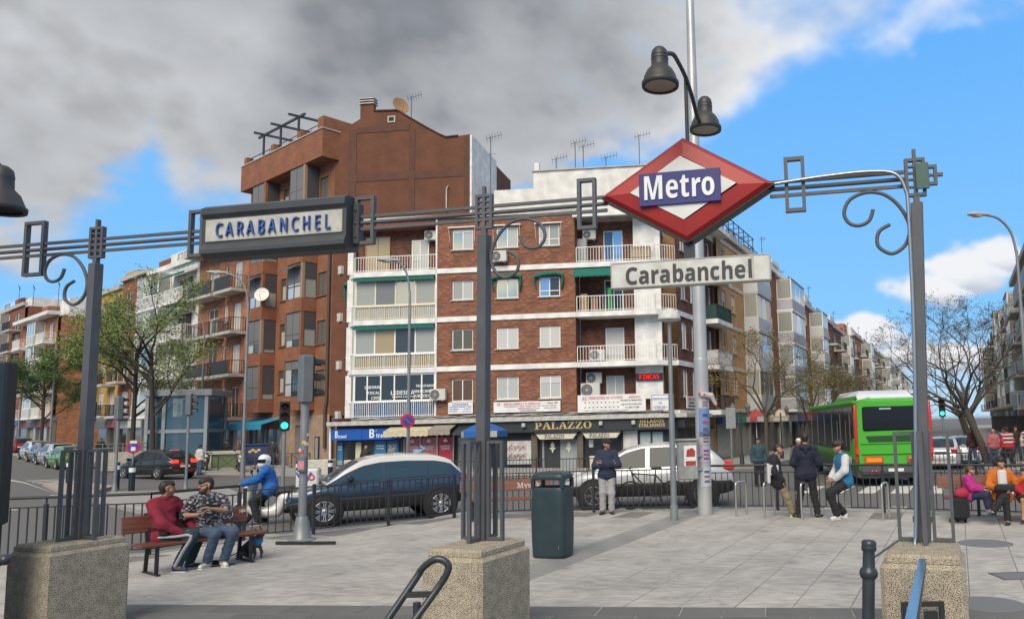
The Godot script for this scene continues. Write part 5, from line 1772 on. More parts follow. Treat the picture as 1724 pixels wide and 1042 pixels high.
func bench(label: String, at: Vector3, turn: float, len_: float, tagged := true) -> Node3D:
	var t := thing("park_bench", label, "bench", at, turn, "red brown benches on the square")
	var w := M("bench_wood", Color(.22, .07, .035), .5, 0, "wood", .8)
	var iron := M("bench_iron", Color(.02, .022, .026), .45, .2)
	var b: MB
	for k in 3:
		b = MB.new()
		b.cbox(Vector3(0, .432, .2 - k * .155), Vector3(len_, .04, .14), .008)
		obj("seat_plank", b, w, t)
	b = MB.new()
	b.cbox(Vector3(-.1, .71, -.275), Vector3(len_, .25, .035), .008, Basis(Vector3.RIGHT, -.16))
	var bk := obj("back_plank", b, w, t)
	for s in [-1, 1]:
		b = MB.new()
		var x: float = s * (len_ * .5 - .22)
		b.bar(Vector3(x, 0, .2), Vector3(x, .41, .2), .05, .03, Vector3.BACK)
		b.bar(Vector3(x, .4, .25), Vector3(x, .4, -.2), .05, .025)
		b.bar(Vector3(x, .0, -.24), Vector3(x, .42, -.18), .05, .03, Vector3.BACK)
		b.bar(Vector3(x, .4, -.2), Vector3(x, .86, -.32), .045, .025, Vector3.BACK)
		b.bar(Vector3(x, .012, .3), Vector3(x, .012, -.3), .05, .02)
		obj("leg", b, iron, t)
	return t

func fence(label: String, pts: Array, h: float, upper: bool, step := .132, base := 0.0) -> void:
	# welded panel fence: every bar is a piece of its own
	var t := thing("metal_fence", label, "fence", Vector3.ZERO, 0, "dark railings round the square")
	var m := M("fence_iron", Color(.028, .030, .036), .45, .25)
	var bar: ArrayMesh
	var b := MB.new()
	b.box(Vector3(0, (h - .16) * .5 + .1, 0), Vector3(.018, h - .16, .018))
	bar = b.mesh()
	b = MB.new()
	b.cbox(Vector3(0, h * .5, 0), Vector3(.06, h, .06), .008)
	var post := b.mesh()
	for i in pts.size() - 1:
		var a := Vector3(pts[i].x, base, pts[i].y)
		var c := Vector3(pts[i + 1].x, base, pts[i + 1].y)
		var l := a.distance_to(c)
		var ang := atan2(-(c - a).z, (c - a).x)
		var np := maxi(1, int(round(l / 2.0)))
		for k in np + (1 if i == pts.size() - 2 else 0):
			add("post", post, m, t, a.lerp(c, float(k) / np), ang)
		b = MB.new()
		b.bar(a + Vector3(0, .1, 0), c + Vector3(0, .1, 0), .035, .02)
		b.bar(a + Vector3(0, h - .05, 0), c + Vector3(0, h - .05, 0), .035, .02)
		obj("rail", b, m, t)
		if upper:
			b = MB.new()
			b.tube([a + Vector3(0, h + .11, 0), c + Vector3(0, h + .11, 0)], .026, 8)
			for k in np + 1:
				var q := a.lerp(c, float(k) / np)
				b.tube([q + Vector3(0, h - .02, 0), q + Vector3(0, h + .1, 0)], .014, 6)
			obj("hand_rail", b, m, t)
		var nb := int(l / step)
		for k in range(1, nb):
			add("bar", bar, m, t, a.lerp(c, float(k) / nb), ang)

func fences() -> void:
	fence("railing with a round handrail behind the seated men", [Vector2(-13.6, -12.6), Vector2(-12.1, -12.95), Vector2(-8.9, -13.45), Vector2(-8.15, -14.85)], .92, true)
	fence("railing beside the rider and the dark blue car", [Vector2(-8.1, -14.95), Vector2(-7.09, -15.64), Vector2(-4.88, -17.81)], .98, false)
	fence("railing behind the litter bin and the man in a cap", [Vector2(-4.0, -18.05), Vector2(-1.76, -18.31), Vector2(.9, -18.05)], 1.0, false)
	fence("railing with an upper rail behind the three youths and the family bench", [Vector2(.95, -18.04), Vector2(2.46, -17.78), Vector2(4.6, -16.8), Vector2(6.27, -15.91), Vector2(7.6, -15.2), Vector2(10, -13.9)], .9, true)
	# farther railings across the road
	for q in [["railing on the far kerb before the ice cream parlour", [Vector3(-10.5, 0, -35), Vector3(-1.2, 0, -34.2)]], ["railing on the far side of the avenue behind the family bench", [Vector3(8.5, 0, -29.5), Vector3(19, 0, -26)]], ["railing along the right footway of the avenue", [Vector3(14.5, 0, -33.5), Vector3(22, 0, -30)]]]:
		var t := thing("metal_fence", q[0], "fence", Vector3.ZERO, 0, "distant railings")
		var b := MB.new()
		var a: Vector3 = q[1][0]
		var c: Vector3 = q[1][1]
		var n := int(a.distance_to(c) / .15)
		var m := M("fence_iron")
		for k in n:
			var p := a.lerp(c, float(k) / n)
			b.box(on(p.x, p.z, .5), Vector3(.02, .85, .02))
		b.bar(on(a.x, a.z, .95), on(c.x, c.z, .95), .04, .04)
		b.bar(on(a.x, a.z, .1), on(c.x, c.z, .1), .03, .03)
		for k in 5:
			var p := a.lerp(c, k / 4.0)
			b.box(on(p.x, p.z, .5), Vector3(.06, 1.05, .06))
		obj("railing", b, m, t)

func bollards() -> void:
	# steel hoops the youths lean on
	var t := thing("hoop_barrier", "steel hoop barrier the boy in a varsity jacket sits on", "hoop barrier", Vector3(3.5, 0, -15.95), .9, "steel hoops on the square")
	var b := MB.new()
	b.tube(smooth([Vector3(-.2, 0, 0), Vector3(-.2, .62, 0), Vector3(-.14, .71, 0), Vector3(0, .72, 0), Vector3(.14, .71, 0), Vector3(.2, .62, 0), Vector3(.2, 0, 0)], 4), .024, 10)
	obj("hoop", b, M("stainless", Color(.5, .48, .44), .25, .8), t)
	copy(t, Vector3(4.3, 0, -15.6), 1.0, "free steel hoop barrier in front of the green bus")
	copy(t, Vector3(2.83, 0, -16.2), .9, "steel hoop barrier behind the boy all in dark blue")
	copy(t, Vector3(2.12, 0, -16.6), .9, "steel hoop barrier the boy in khaki trousers leans on")
	copy(t, Vector3(1.55, 0, -16.85), .9, "steel hoop barrier nearest the flag mast")
	t = thing("bollard", "black bollard with white band at the tip of the traffic island", "bollard", on(-26.6, -34.6, .1), 0, "black bollards with a white band")
	b = MB.new()
	b.lathe([Vector2(.11, -.1), Vector2(.11, .72), Vector2(.105, .72), Vector2(.105, .98), Vector2(.1, 1.02), Vector2(.001, 1.04)], 14)
	obj("shaft", b, M("bollard_black", Color(.012, .015, .025), .4), t)
	b = MB.new()
	b.lathe([Vector2(.114, .73), Vector2(.114, .9)], 14)
	obj("band", b, M("sign_white"), t)
	var spots := [[-22.7, -32.1, "black bollard left of the grey signal post on the left"], [-20.7, -30.1, "black bollard right of the grey signal post, behind the red sweater"], [-23.2, -30.9, "black bollard half hidden behind the left gate post"], [-16.6, -35.0, "black bollard between the rider and the lamp post with stickers"], [-15.6, -36.0, "black bollard before the travel agency corner"]]
	for s in spots:
		copy(t, on(s[0], s[1], .1), 0, s[2])

var crease: FastNoiseLite

func sdf(b: MB, bones: Array, k: float, cell: float, fold := 0.0) -> void:
	# surface nets over a smooth union of tapered capsules: bones are [a, b, ra, rb] or, flattened, [a, b, ra, rb, axis, squash]
	var lo := Vector3.ONE * 1e9
	var hi := -lo
	for q in bones:
		var r := Vector3.ONE * (maxf(q[2], q[3]) + cell * 3)
		lo = lo.min(q[0] - r).min(q[1] - r)
		hi = hi.max(q[0] + r).max(q[1] + r)
	var nx := int((hi.x - lo.x) / cell) + 2
	var ny := int((hi.y - lo.y) / cell) + 2
	var nz_ := int((hi.z - lo.z) / cell) + 2
	var f := PackedFloat32Array()
	f.resize(nx * ny * nz_)
	f.fill(1.0)
	for q in bones:
		var a: Vector3 = q[0]
		var d: Vector3 = q[1] - a
		var dd := maxf(d.length_squared(), 1e-9)
		var ra: float = q[2]
		var rb: float = q[3]
		var m := Vector3.ONE * (maxf(ra, rb) + k + cell * 2)
		var l: Vector3 = (a.min(q[1]) - m - lo) / cell
		var h: Vector3 = (a.max(q[1]) + m - lo) / cell
		for z in range(maxi(0, int(l.z)), mini(nz_ - 1, int(h.z) + 1) + 1):
			for y in range(maxi(0, int(l.y)), mini(ny - 1, int(h.y) + 1) + 1):
				var row := (z * ny + y) * nx
				for x in range(maxi(0, int(l.x)), mini(nx - 1, int(h.x) + 1) + 1):
					var p := lo + Vector3(x, y, z) * cell - a
					var t := clampf(p.dot(d) / dd, 0, 1)
					var v := (p - d * t).length() - lerpf(ra, rb, t)
					var o := f[row + x]
					var e := maxf(k - absf(v - o), 0.0) / k
					f[row + x] = minf(v, o) - e * e * k * .25
	var id := PackedInt32Array()
	id.resize(f.size())
	id.fill(-1)
	var vp := PackedVector3Array()
	var vn := PackedVector3Array()
	var sy := nx
	var sz := nx * ny
	var lim := cell * 1.8
	for z in nz_ - 1:
		for y in ny - 1:
			for x in nx - 1:
				var i := x + y * sy + z * sz
				var c0 := f[i]
				if absf(c0) > lim:
					continue
				var c := [c0, f[i + 1], f[i + sy], f[i + sy + 1], f[i + sz], f[i + sz + 1], f[i + sz + sy], f[i + sz + sy + 1]]
				var neg := 0
				for w in c:
					if w < 0:
						neg += 1
				if neg == 0 or neg == 8:
					continue
				var s := Vector3.ZERO
				var n := 0
				for e in [[0, 1], [2, 3], [4, 5], [6, 7], [0, 2], [1, 3], [4, 6], [5, 7], [0, 4], [1, 5], [2, 6], [3, 7]]:
					var u: float = c[e[0]]
					var w: float = c[e[1]]
					if (u < 0) != (w < 0):
						var t := u / (u - w)
						var p0 := Vector3(e[0] & 1, (e[0] >> 1) & 1, e[0] >> 2)
						var p1 := Vector3(e[1] & 1, (e[1] >> 1) & 1, e[1] >> 2)
						s += p0.lerp(p1, t)
						n += 1
				id[i] = vp.size()
				vp.append(lo + (Vector3(x, y, z) + s / n) * cell)
				vn.append(Vector3(c[1] + c[3] + c[5] + c[7] - c[0] - c[2] - c[4] - c[6], c[2] + c[3] + c[6] + c[7] - c[0] - c[1] - c[4] - c[5], c[4] + c[5] + c[6] + c[7] - c[0] - c[1] - c[2] - c[3]).normalized())
	if fold > 0:
		if crease == null:
			crease = FastNoiseLite.new()
			crease.frequency = 5.5
			crease.fractal_octaves = 2
			crease.seed = 31
		for j in vp.size():
			var q := vp[j] * Vector3(1, 1.7, 1)
			var c := crease.get_noise_3dv(q)
			var g := Vector3(crease.get_noise_3dv(q + Vector3(.02, 0, 0)) - c, crease.get_noise_3dv(q + Vector3(0, .034, 0)) - c, crease.get_noise_3dv(q + Vector3(0, 0, .02)) - c) / .02
			vp[j] += vn[j] * c * fold
			vn[j] = (vn[j] - (g - vn[j] * g.dot(vn[j])) * fold * 1.3).normalized()
	for z in range(1, nz_ - 1):
		for y in range(1, ny - 1):
			for x in range(1, nx - 1):
				var i := x + y * sy + z * sz
				if id[i] < 0:
					continue
				for ax in 3:
					var st: int = [1, sy, sz][ax]
					if (f[i] < 0) == (f[i + st] < 0):
						continue
					var o1: int = [sy, sz, 1][ax]
					var o2: int = [sz, 1, sy][ax]
					var q := [id[i], id[i - o1], id[i - o1 - o2], id[i - o2]]
					if q[1] < 0 or q[2] < 0 or q[3] < 0:
						continue
					if f[i] > 0:
						q.reverse()
					b.v3(vp[q[0]], vp[q[1]], vp[q[2]], vn[q[0]], vn[q[1]], vn[q[2]])
					b.v3(vp[q[0]], vp[q[2]], vp[q[3]], vn[q[0]], vn[q[2]], vn[q[3]])

var head_mb: MB

func head_into(b: MB, xf: Transform3D) -> void:
	# one head with brow, nose, lips, chin and ears, face towards +z
	if head_mb == null:
		head_mb = MB.new()
		var V := func(x: float, y: float, z: float) -> Vector3: return Vector3(x, y, z)
		sdf(head_mb, [[Vector3(0, .035, -.02), Vector3(0, .04, .012), .078, .076], [Vector3(0, -.03, .03), Vector3(0, -.055, .045), .058, .045], [Vector3(-.03, -.02, .04), Vector3(.03, -.02, .04), .045, .045], [Vector3(-.033, .03, .066), Vector3(.033, .03, .066), .018, .018], [Vector3(0, .02, .085), Vector3(0, -.012, .105), .009, .013], [Vector3(-.016, -.045, .082), Vector3(.016, -.045, .082), .01, .01], [Vector3(0, -.085, .068), Vector3(0, -.08, .07), .018, .018], [Vector3(.078, .02, -.01), Vector3(.078, -.018, -.002), .018, .012], [Vector3(-.078, .02, -.01), Vector3(-.078, -.018, -.002), .018, .012]], .016, .009)
	for i in head_mb.p.size():
		b.p.append(xf * head_mb.p[i])
		b.n.append((xf.basis * head_mb.n[i]).normalized())

func hand_into(b: MB, wrist: Vector3, dir: Vector3, palm: Vector3, curl: float, sgn: float) -> void:
	# palm with four unequal bent fingers and a thumb from its side
	var f := dir.normalized()
	var nrm := (palm - f * palm.dot(f)).normalized()
	var sd := f.cross(nrm) * sgn
	b.tube([wrist - f * .01, wrist + f * .04, wrist + f * .09], [.026, .04, .036], 8, .5)
	for k in 4:
		var o := wrist + f * .085 + sd * ((k - 1.5) * .019)
		var l: float = [.062, .075, .07, .055][k]
		var d1 := (f * cos(curl * .5) + nrm * sin(curl * .5))
		var d2 := (f * cos(curl * 1.2) + nrm * sin(curl * 1.2))
		var d3 := (f * cos(curl * 1.8) + nrm * sin(curl * 1.8))
		b.tube([o, o + d1 * l * .45, o + d1 * l * .45 + d2 * l * .32, o + d1 * l * .45 + d2 * l * .32 + d3 * l * .25], [.0095, .009, .0085, .006], 5)
	var t := wrist + f * .03 - sd * .034
	b.tube([t, t + (f * .6 - sd * .7).normalized() * .035, t + (f * .6 - sd * .7).normalized() * .035 + (f * .9 + nrm * .3 - sd * .1).normalized() * .035], [.013, .011, .008], 5)

const REST := {"pel": Vector3(0, .94, 0), "bel": Vector3(0, 1.1, .01), "che": Vector3(0, 1.3, 0), "nec": Vector3(0, 1.47, -.01), "hea": Vector3(0, 1.625, .02), "shl": Vector3(.185, 1.41, -.01), "shr": Vector3(-.185, 1.41, -.01), "ell": Vector3(.245, 1.13, -.03), "elr": Vector3(-.245, 1.13, -.03), "wrl": Vector3(.26, .88, .04), "wrr": Vector3(-.26, .88, .04), "hil": Vector3(.09, .91, 0), "hir": Vector3(-.09, .91, 0), "knl": Vector3(.105, .5, .02), "knr": Vector3(-.105, .5, .02), "anl": Vector3(.11, .09, -.02), "anr": Vector3(-.11, .09, -.02), "tol": Vector3(.05, 0, .12), "tor": Vector3(-.05, 0, .12), "face": Vector3(0, 0, 1), "hdl": Vector3(0, -1, .2), "hdr": Vector3(0, -1, .2)}

func cloth(key: String, c: Color, sheen := .25) -> StandardMaterial3D:
	if mats.has(key):
		return mats[key]
	var m := M(key, c, .85, 0, "cloth", 5.0)
	m.rim_enabled = true
	m.rim = sheen
	m.rim_tint = .6
	return m

func person(label: String, at: Vector3, turn: float, h: float, pose: Dictionary, w: Dictionary, group := "") -> Node3D:
	var t := thing("person", label, "person", at, turn, group)
	var sc := h / 1.75
	var J := {}
	for key in REST:
		var v: Vector3 = pose.get(key, REST[key])
		J[key] = v * (sc if not key in ["face", "hdl", "hdr"] and not pose.get("abs", false) else 1.0)
	var cell: float = w.get("cell", .021)
	var fat: float = w.get("fat", 1.0) * sc
	var skin := M(w.get("skinkey", "skin"), w.get("skin", Color(.40, .21, .13)), .55, 0, "soft", 6)
	skin.subsurf_scatter_enabled = cell < .03
	skin.subsurf_scatter_strength = .08
	var face: Vector3 = J.face.normalized()
	var hx := Vector3.UP.cross(face).normalized()
	var hb := Basis(hx, face.cross(hx), face).scaled(Vector3.ONE * sc * w.get("headscale", 1.0))
	var hxf := Transform3D(hb, J.hea)
	# body: one continuous skin from neck to feet, head and hands joined to it
	var torso := [[J.hil, J.hir, .1 * fat, .1 * fat], [J.pel, J.bel, .115 * fat, .12 * fat], [J.bel, J.che, .12 * fat, .125 * fat], [J.shl.lerp(J.shr, .25), J.shl.lerp(J.shr, .75), .075 * fat, .075 * fat], [J.che + (J.shl - J.shr) * .2, J.che + (J.shr - J.shl) * .2, .1 * fat, .1 * fat]]
	var arms := []
	for s in ["l", "r"]:
		arms.append([J["sh" + s], J["el" + s], .052 * fat, .041 * fat])
		arms.append([J["el" + s], J["wr" + s], .041 * fat, .029 * sc])
	var legs := []
	for s in ["l", "r"]:
		legs.append([J["hi" + s], J["kn" + s], .088 * fat, .058 * sc])
		legs.append([J["kn" + s], J["an" + s], .056 * sc, .038 * sc])
	var body := torso + arms + legs
	body.append([J.nec - Vector3(0, .03, 0), J.hea - face * .015, .05 * sc, .048 * sc])
	for s in ["l", "r"]:
		body.append([J["an" + s] - Vector3(0, .03, 0) * sc, J["an" + s] + J["to" + s] - Vector3(0, .06, 0) * sc, .035 * sc, .028 * sc])
	var b := MB.new()
	sdf(b, body, .05, cell)
	if cell < .03:
		head_into(b, hxf)
		hand_into(b, J.wrl, J.hdl, pose.get("pal", Vector3(-1, 0, 0)), pose.get("curl", .5), 1)
		hand_into(b, J.wrr, J.hdr, pose.get("par", Vector3(1, 0, 0)), pose.get("curl", .5), -1)
	else:
		b.ball(J.hea, Vector3(.078, .112, .092) * sc, 12, 8)
		b.ball(J.hea + face * .09 * sc + Vector3(0, -.01, 0), Vector3(.014, .022, .02), 6, 4)
		hand_into(b, J.wrl, J.hdl, Vector3(-1, 0, 0), .5, 1)
		hand_into(b, J.wrr, J.hdr, Vector3(1, 0, 0), .5, -1)
	obj("body", b, skin, t)
	# clothes
	var g: float = w.get("loose", .016)
	var grow := func(list: Array, by: float) -> Array:
		var out := []
		for q in list:
			out.append([q[0], q[1], q[2] + by, q[3] + by])
		return out
	var topb: Array = torso.duplicate()
	var hem: float = w.get("hem", .06)
	topb.append([J.pel + (J.hil - J.hir) * .35, J.pel + (J.hir - J.hil) * .35, .1 * fat, .1 * fat])
	if hem > .1:
		topb.append([J.hil, J.hil.lerp(J.knl, hem), .1 * fat, .1 * fat])
		topb.append([J.hir, J.hir.lerp(J.knr, hem), .1 * fat, .1 * fat])
	var slv := []
	var short: float = w.get("sleeve", 1.9)
	for k in 2:
		var up: Array = arms[k * 2]
		var lw: Array = arms[k * 2 + 1]
		if short <= 1:
			slv.append([up[0], up[0].lerp(up[1], short), up[2], up[3] + .01])
		else:
			slv.append([up[0], up[1], up[2], up[3] + .006])
			slv.append([lw[0], lw[0].lerp(lw[1], short - 1), lw[2] + .006, lw[3] + .008])
	b = MB.new()
	sdf(b, grow.call(topb if w.has("sleevem") else topb + slv, g + .003), .06, cell, .009)
	if w.get("collar", true):
		b.tube([J.nec + Vector3(0, .0, 0), J.nec + (J.hea - J.nec) * .28], [.075 * sc, .058 * sc], 12, 1.0, false)
	var tp := obj("top", b, w.top, t)
	if w.has("sleevem"):
		b = MB.new()
		sdf(b, grow.call(slv, g + .005), .03, cell, .008)
		obj("sleeves", b, w.sleevem, tp)
	b = MB.new()
	var lg := []
	var cut: float = w.get("cut", 1.93)
	for k in 2:
		var up: Array = legs[k * 2]
		var lw: Array = legs[k * 2 + 1]
		if cut <= 1:
			lg.append([up[0], up[0].lerp(up[1], cut), up[2], up[3] + .03])
		else:
			lg.append([up[0], up[1], up[2], up[3] + .004])
			lg.append([lw[0], lw[0].lerp(lw[1], cut - 1), lw[2] + .006, lw[3] + .018])
	lg.append([J.hil, J.hir, .1 * fat, .1 * fat])
	lg.append([J.pel + (J.hil - J.hir) * .3, J.pel + (J.hir - J.hil) * .3, .1 * fat, .1 * fat])
	sdf(b, grow.call(lg, g * .7 + .002), .045, cell, .010)
	obj("trousers", b, w.bottom, t)
	if w.has("stripe"):
		for s in ["l", "r"]:
			var out: Vector3 = (J["hi" + s] - J.pel) * Vector3(1, 0, 1)
			out = out.normalized()
			b = MB.new()
			b.tube(smooth([J["hi" + s] + out * .085 * fat, J["hi" + s].lerp(J["kn" + s], .5) + out * .075 * fat, J["kn" + s] + out * .06, J["kn" + s].lerp(J["an" + s], .5) + out * .058, J["an" + s] + out * .052], 3), .048, 7, .5)
			obj("side_stripe", b, w.stripe, t)
	for s in ["l", "r"]:
		b = MB.new()
		var a: Vector3 = J["an" + s]
		var to: Vector3 = J["to" + s]
		var dn := Vector3(0, -.048, 0) * sc
		sdf(b, [[a + dn * .4 - to * .2, a + dn - to * .2, .045 * sc, .04 * sc], [a + dn * .9 - to * .25, a + dn * 1.15 + to * 1.15, .038 * sc, .034 * sc]], .03, minf(cell, .018))
		var so := obj("shoe", b, w.shoe, t)
		if cell < .03:
			b = MB.new()
			var yaw := atan2(to.x, to.z)
			b.cbox(a + Vector3(0, -.088 * sc, 0) + to * .38, Vector3(.08, .018, .255) * sc, .008, Basis(Vector3.UP, yaw))
			obj("sole", b, w.get("sole", M("sole_white", Color(.6, .6, .57), .7)), so)
	# hair: a cap of the photo's length, clear of the face
	if w.has("hair"):
		b = MB.new()
		var hl: Array = w.get("hairshape", [[Vector3(0, .055, -.03), Vector3(0, .065, .03), .082, .07], [Vector3(0, .02, -.05), Vector3(0, -.03, -.05), .068, .055]])
		var tr := []
		for q in hl:
			tr.append([hxf * q[0], hxf * q[1], q[2] * sc * w.get("headscale", 1.0), q[3] * sc * w.get("headscale", 1.0)])
		sdf(b, tr, .03, .014 if cell < .03 else .03)
		obj("hair", b, w.hair, t)
	if w.has("beard"):
		b = MB.new()
		sdf(b, [[hxf * Vector3(-.062, -.02, .02), hxf * Vector3(-.035, -.075, .06), .022, .028], [hxf * Vector3(.062, -.02, .02), hxf * Vector3(.035, -.075, .06), .022, .028], [hxf * Vector3(-.03, -.085, .068), hxf * Vector3(.03, -.085, .068), .032, .032], [hxf * Vector3(-.025, -.034, .09), hxf * Vector3(.025, -.034, .09), .009, .009]], .02, .011)
		obj("beard", b, w.beard, t)
	if cell < .03:
		b = MB.new()
		for s in [-1, 1]:
			b.ball(hxf * Vector3(s * .031, .012, .077), Vector3(.011, .007, .007) * sc, 8, 6)
			b.tube([hxf * Vector3(s * .018, .033, .087), hxf * Vector3(s * .045, .035, .077)], .005, 5)
		obj("eyes", b, M("eye_dark", Color(.02, .014, .01), .3), t)
	t.set_meta("head", hxf)
	return t

func sit(turn_chest := 0.0) -> Dictionary:
	return {"pel": Vector3(0, .54, 0), "bel": Vector3(0, .7, .0), "che": Vector3(0, .9, .0), "nec": Vector3(0, 1.07, .0), "hea": Vector3(0, 1.225, .03), "shl": Vector3(.185, 1.01, .0), "shr": Vector3(-.185, 1.01, .0), "ell": Vector3(.25, .74, .06), "elr": Vector3(-.25, .74, .06), "wrl": Vector3(.15, .6, .26), "wrr": Vector3(-.15, .6, .26), "hil": Vector3(.09, .52, .02), "hir": Vector3(-.09, .52, .02), "knl": Vector3(.14, .52, .44), "knr": Vector3(-.14, .52, .44), "anl": Vector3(.13, .09, .46), "anr": Vector3(-.13, .09, .46), "hdl": Vector3(-.4, -.3, 1), "hdr": Vector3(.4, -.3, 1)}

func with_(a: Dictionary, b: Dictionary) -> Dictionary:
	var r := a.duplicate()
	r.merge(b, true)
	return r

func paisley() -> StandardMaterial3D:
	var m := cloth("shirt_paisley", Color(1, 1, 1))
	var s := 256
	var im := Image.create(s, s, false, Image.FORMAT_RGB8)
	im.fill(Color(.06, .065, .12))
	rng.seed = 5
	for k in 90:
		var x := rng.randf() * s
		var y := rng.randf() * s
		var rx := rng.randf_range(5, 11)
		var ry := rx * rng.randf_range(.5, .8)
		for dy in range(-12, 13):
			for dx in range(-12, 13):
				var q := Vector2(dx / rx, dy / ry).length()
				if q < 1.0 and not (q > .45 and q < .65):
					im.set_pixel(posmod(int(x) + dx, s), posmod(int(y) + dy, s), Color(.75, .76, .8))
	m.albedo_texture = ImageTexture.create_from_image(im)
	m.albedo_color = Color(1, 1, 1)
	m.uv1_scale = Vector3.ONE * 2.2
	return m

func people() -> void:
	var navy := cloth("cloth_navy", Color(.016, .024, .06))
	var black := cloth("cloth_black", Color(.014, .014, .018))
	var jeans := cloth("cloth_jeans", Color(.06, .10, .17))
	var whitec := cloth("cloth_white", Color(.62, .62, .62))
	var dhair := M("hair_dark", Color(.018, .012, .009), .6)
	var bhair := M("hair_brown", Color(.07, .035, .018), .6)
	var wshoe := M("shoe_white", Color(.62, .62, .58), .6)
	var dshoe := M("shoe_dark", Color(.025, .027, .035), .6)
	# the two men on the long bench
	var base := Vector3(-7.62, 0, -11.85)
	var p := sit()
	var t := person("man in a red sweater seated with his back turned on the long bench", base, PI / 2, 1.72, with_(p, {"che": Vector3(.02, .9, -.06), "nec": Vector3(.02, 1.08, -.03), "hea": Vector3(.03, 1.225, .0), "shl": Vector3(.2, 1.02, .03), "shr": Vector3(-.12, 1.01, -.14), "ell": Vector3(.28, .76, .16), "elr": Vector3(-.24, .72, .12), "wrl": Vector3(.2, .6, .36), "wrr": Vector3(-.12, .56, .36), "face": Vector3(.55, 0, .75), "knl": Vector3(.2, .53, .44), "knr": Vector3(-.08, .53, .5), "anl": Vector3(.18, .09, .3), "anr": Vector3(-.14, .09, .3), "tol": Vector3(.02, 0, .13), "tor": Vector3(-.02, 0, .13)}), {"top": cloth("sweater_red", Color(.22, .008, .03)), "bottom": cloth("track_green", Color(.01, .045, .055)), "shoe": M("shoe_navy", Color(.02, .03, .08), .6), "hair": dhair, "fat": 1.08, "skin": Color(.34, .17, .10), "skinkey": "skin_tan", "stripe": cloth("stripe_grey", Color(.40, .40, .44))})
	var b: MB
	b = MB.new()
	b.tube(smooth([Vector3(.1, .67, -.16), Vector3(-.12, .645, -.17), Vector3(-.22, .66, -.02), Vector3(-.2, .64, .12)], 4), .016, 6)
	b.cbox(Vector3(-.21, .59, .12), Vector3(.07, .1, .13), .02)
	obj("waist_bag", b, black, t)
	t = person("bearded man in a patterned navy shirt and jeans talking on the long bench", Vector3(-7.2, 0, -12.22), .35, 1.76, with_(p, {"che": Vector3(0, .93, .02), "nec": Vector3(0, 1.06, .03), "hea": Vector3(-.02, 1.215, .06), "shl": Vector3(.2, 1.0, .02), "shr": Vector3(-.2, 1.0, .02), "ell": Vector3(.3, .82, .14), "elr": Vector3(-.28, .78, .12), "wrl": Vector3(.12, .88, .33), "wrr": Vector3(-.06, .8, .34), "face": Vector3(-.75, -.12, .55), "hdl": Vector3(-.9, .3, .3), "hdr": Vector3(.8, .25, .3), "knl": Vector3(.42, .52, .34), "knr": Vector3(.2, .52, .42), "anl": Vector3(.28, .09, .2), "anr": Vector3(.06, .09, .22), "pal": Vector3(0, -1, 0), "par": Vector3(0, 1, 0)}), {"top": paisley(), "bottom": jeans, "shoe": wshoe, "hair": dhair, "beard": M("beard_dark", Color(.02, .013, .01), .7), "fat": 1.16, "sleeve": .98, "loose": .016, "hem": .16})
	var hx: Transform3D = t.get_meta("head")
	b = MB.new()
	for s in [-1, 1]:
		b.tube([hx * Vector3(s * .012, .012, .095), hx * Vector3(s * .055, .014, .082), hx * Vector3(s * .078, .016, .0)], .0045, 5)
	obj("spectacles", b, black, t)
	# motor scooter rider
	t = person("scooter rider in a blue jacket and white full face helmet", Vector3(-9.55, -.12, -18.55), -PI / 2 + .35, 1.74, {"pel": Vector3(0, .86, -.1), "bel": Vector3(0, 1.0, -.06), "che": Vector3(0, 1.17, -.02), "nec": Vector3(0, 1.33, .02), "hea": Vector3(0, 1.48, .06), "shl": Vector3(.2, 1.27, .0), "shr": Vector3(-.2, 1.27, .0), "ell": Vector3(.3, 1.06, .2), "elr": Vector3(-.3, 1.06, .2), "wrl": Vector3(.28, .98, .46), "wrr": Vector3(-.28, .98, .46), "hil": Vector3(.1, .82, -.08), "hir": Vector3(-.1, .82, -.08), "knl": Vector3(.2, .55, .25), "knr": Vector3(-.2, .5, .16), "anl": Vector3(.24, .1, .12), "anr": Vector3(-.26, .09, .02), "face": Vector3(.75, -.08, .6), "hdl": Vector3(-.2, -.1, 1), "hdr": Vector3(.2, -.1, 1), "curl": 1.1, "pal": Vector3(0, -1, 0), "par": Vector3(0, -1, 0)}, {"top": cloth("jacket_blue", Color(.008, .12, .42)), "bottom": black, "shoe": dshoe, "loose": .035, "hem": .14, "fat": 1.05})
	hx = t.get_meta("head")
	b = MB.new()
	sdf(b, [[hx * Vector3(0, .03, -.03), hx * Vector3(0, .04, .01), .128, .128], [hx * Vector3(0, -.05, .05), hx * Vector3(0, -.055, .075), .105, .095], [hx * Vector3(0, -.06, -.04), hx * Vector3(0, -.06, -.03), .1, .1]], .03, .018)
	var hel := obj("helmet", b, M("helmet_white", Color(.66, .66, .66), .25), t)
	b = MB.new()
	var rr := []
	for k in 2:
		var ring := PackedVector3Array()
		for i in 15:
			var a := lerpf(-1.15, 1.15, i / 14.0)
			var rad := .155 - .004 * k
			ring.append(hx * Vector3(sin(a) * rad * .9, .065 - .085 * k, cos(a) * rad * 1.02 + .02))
		rr.append(ring)
	b.skin([rr[1], rr[0]], false, false)
	obj("visor", b, M("visor_black", Color(.01, .01, .012), .08), hel)
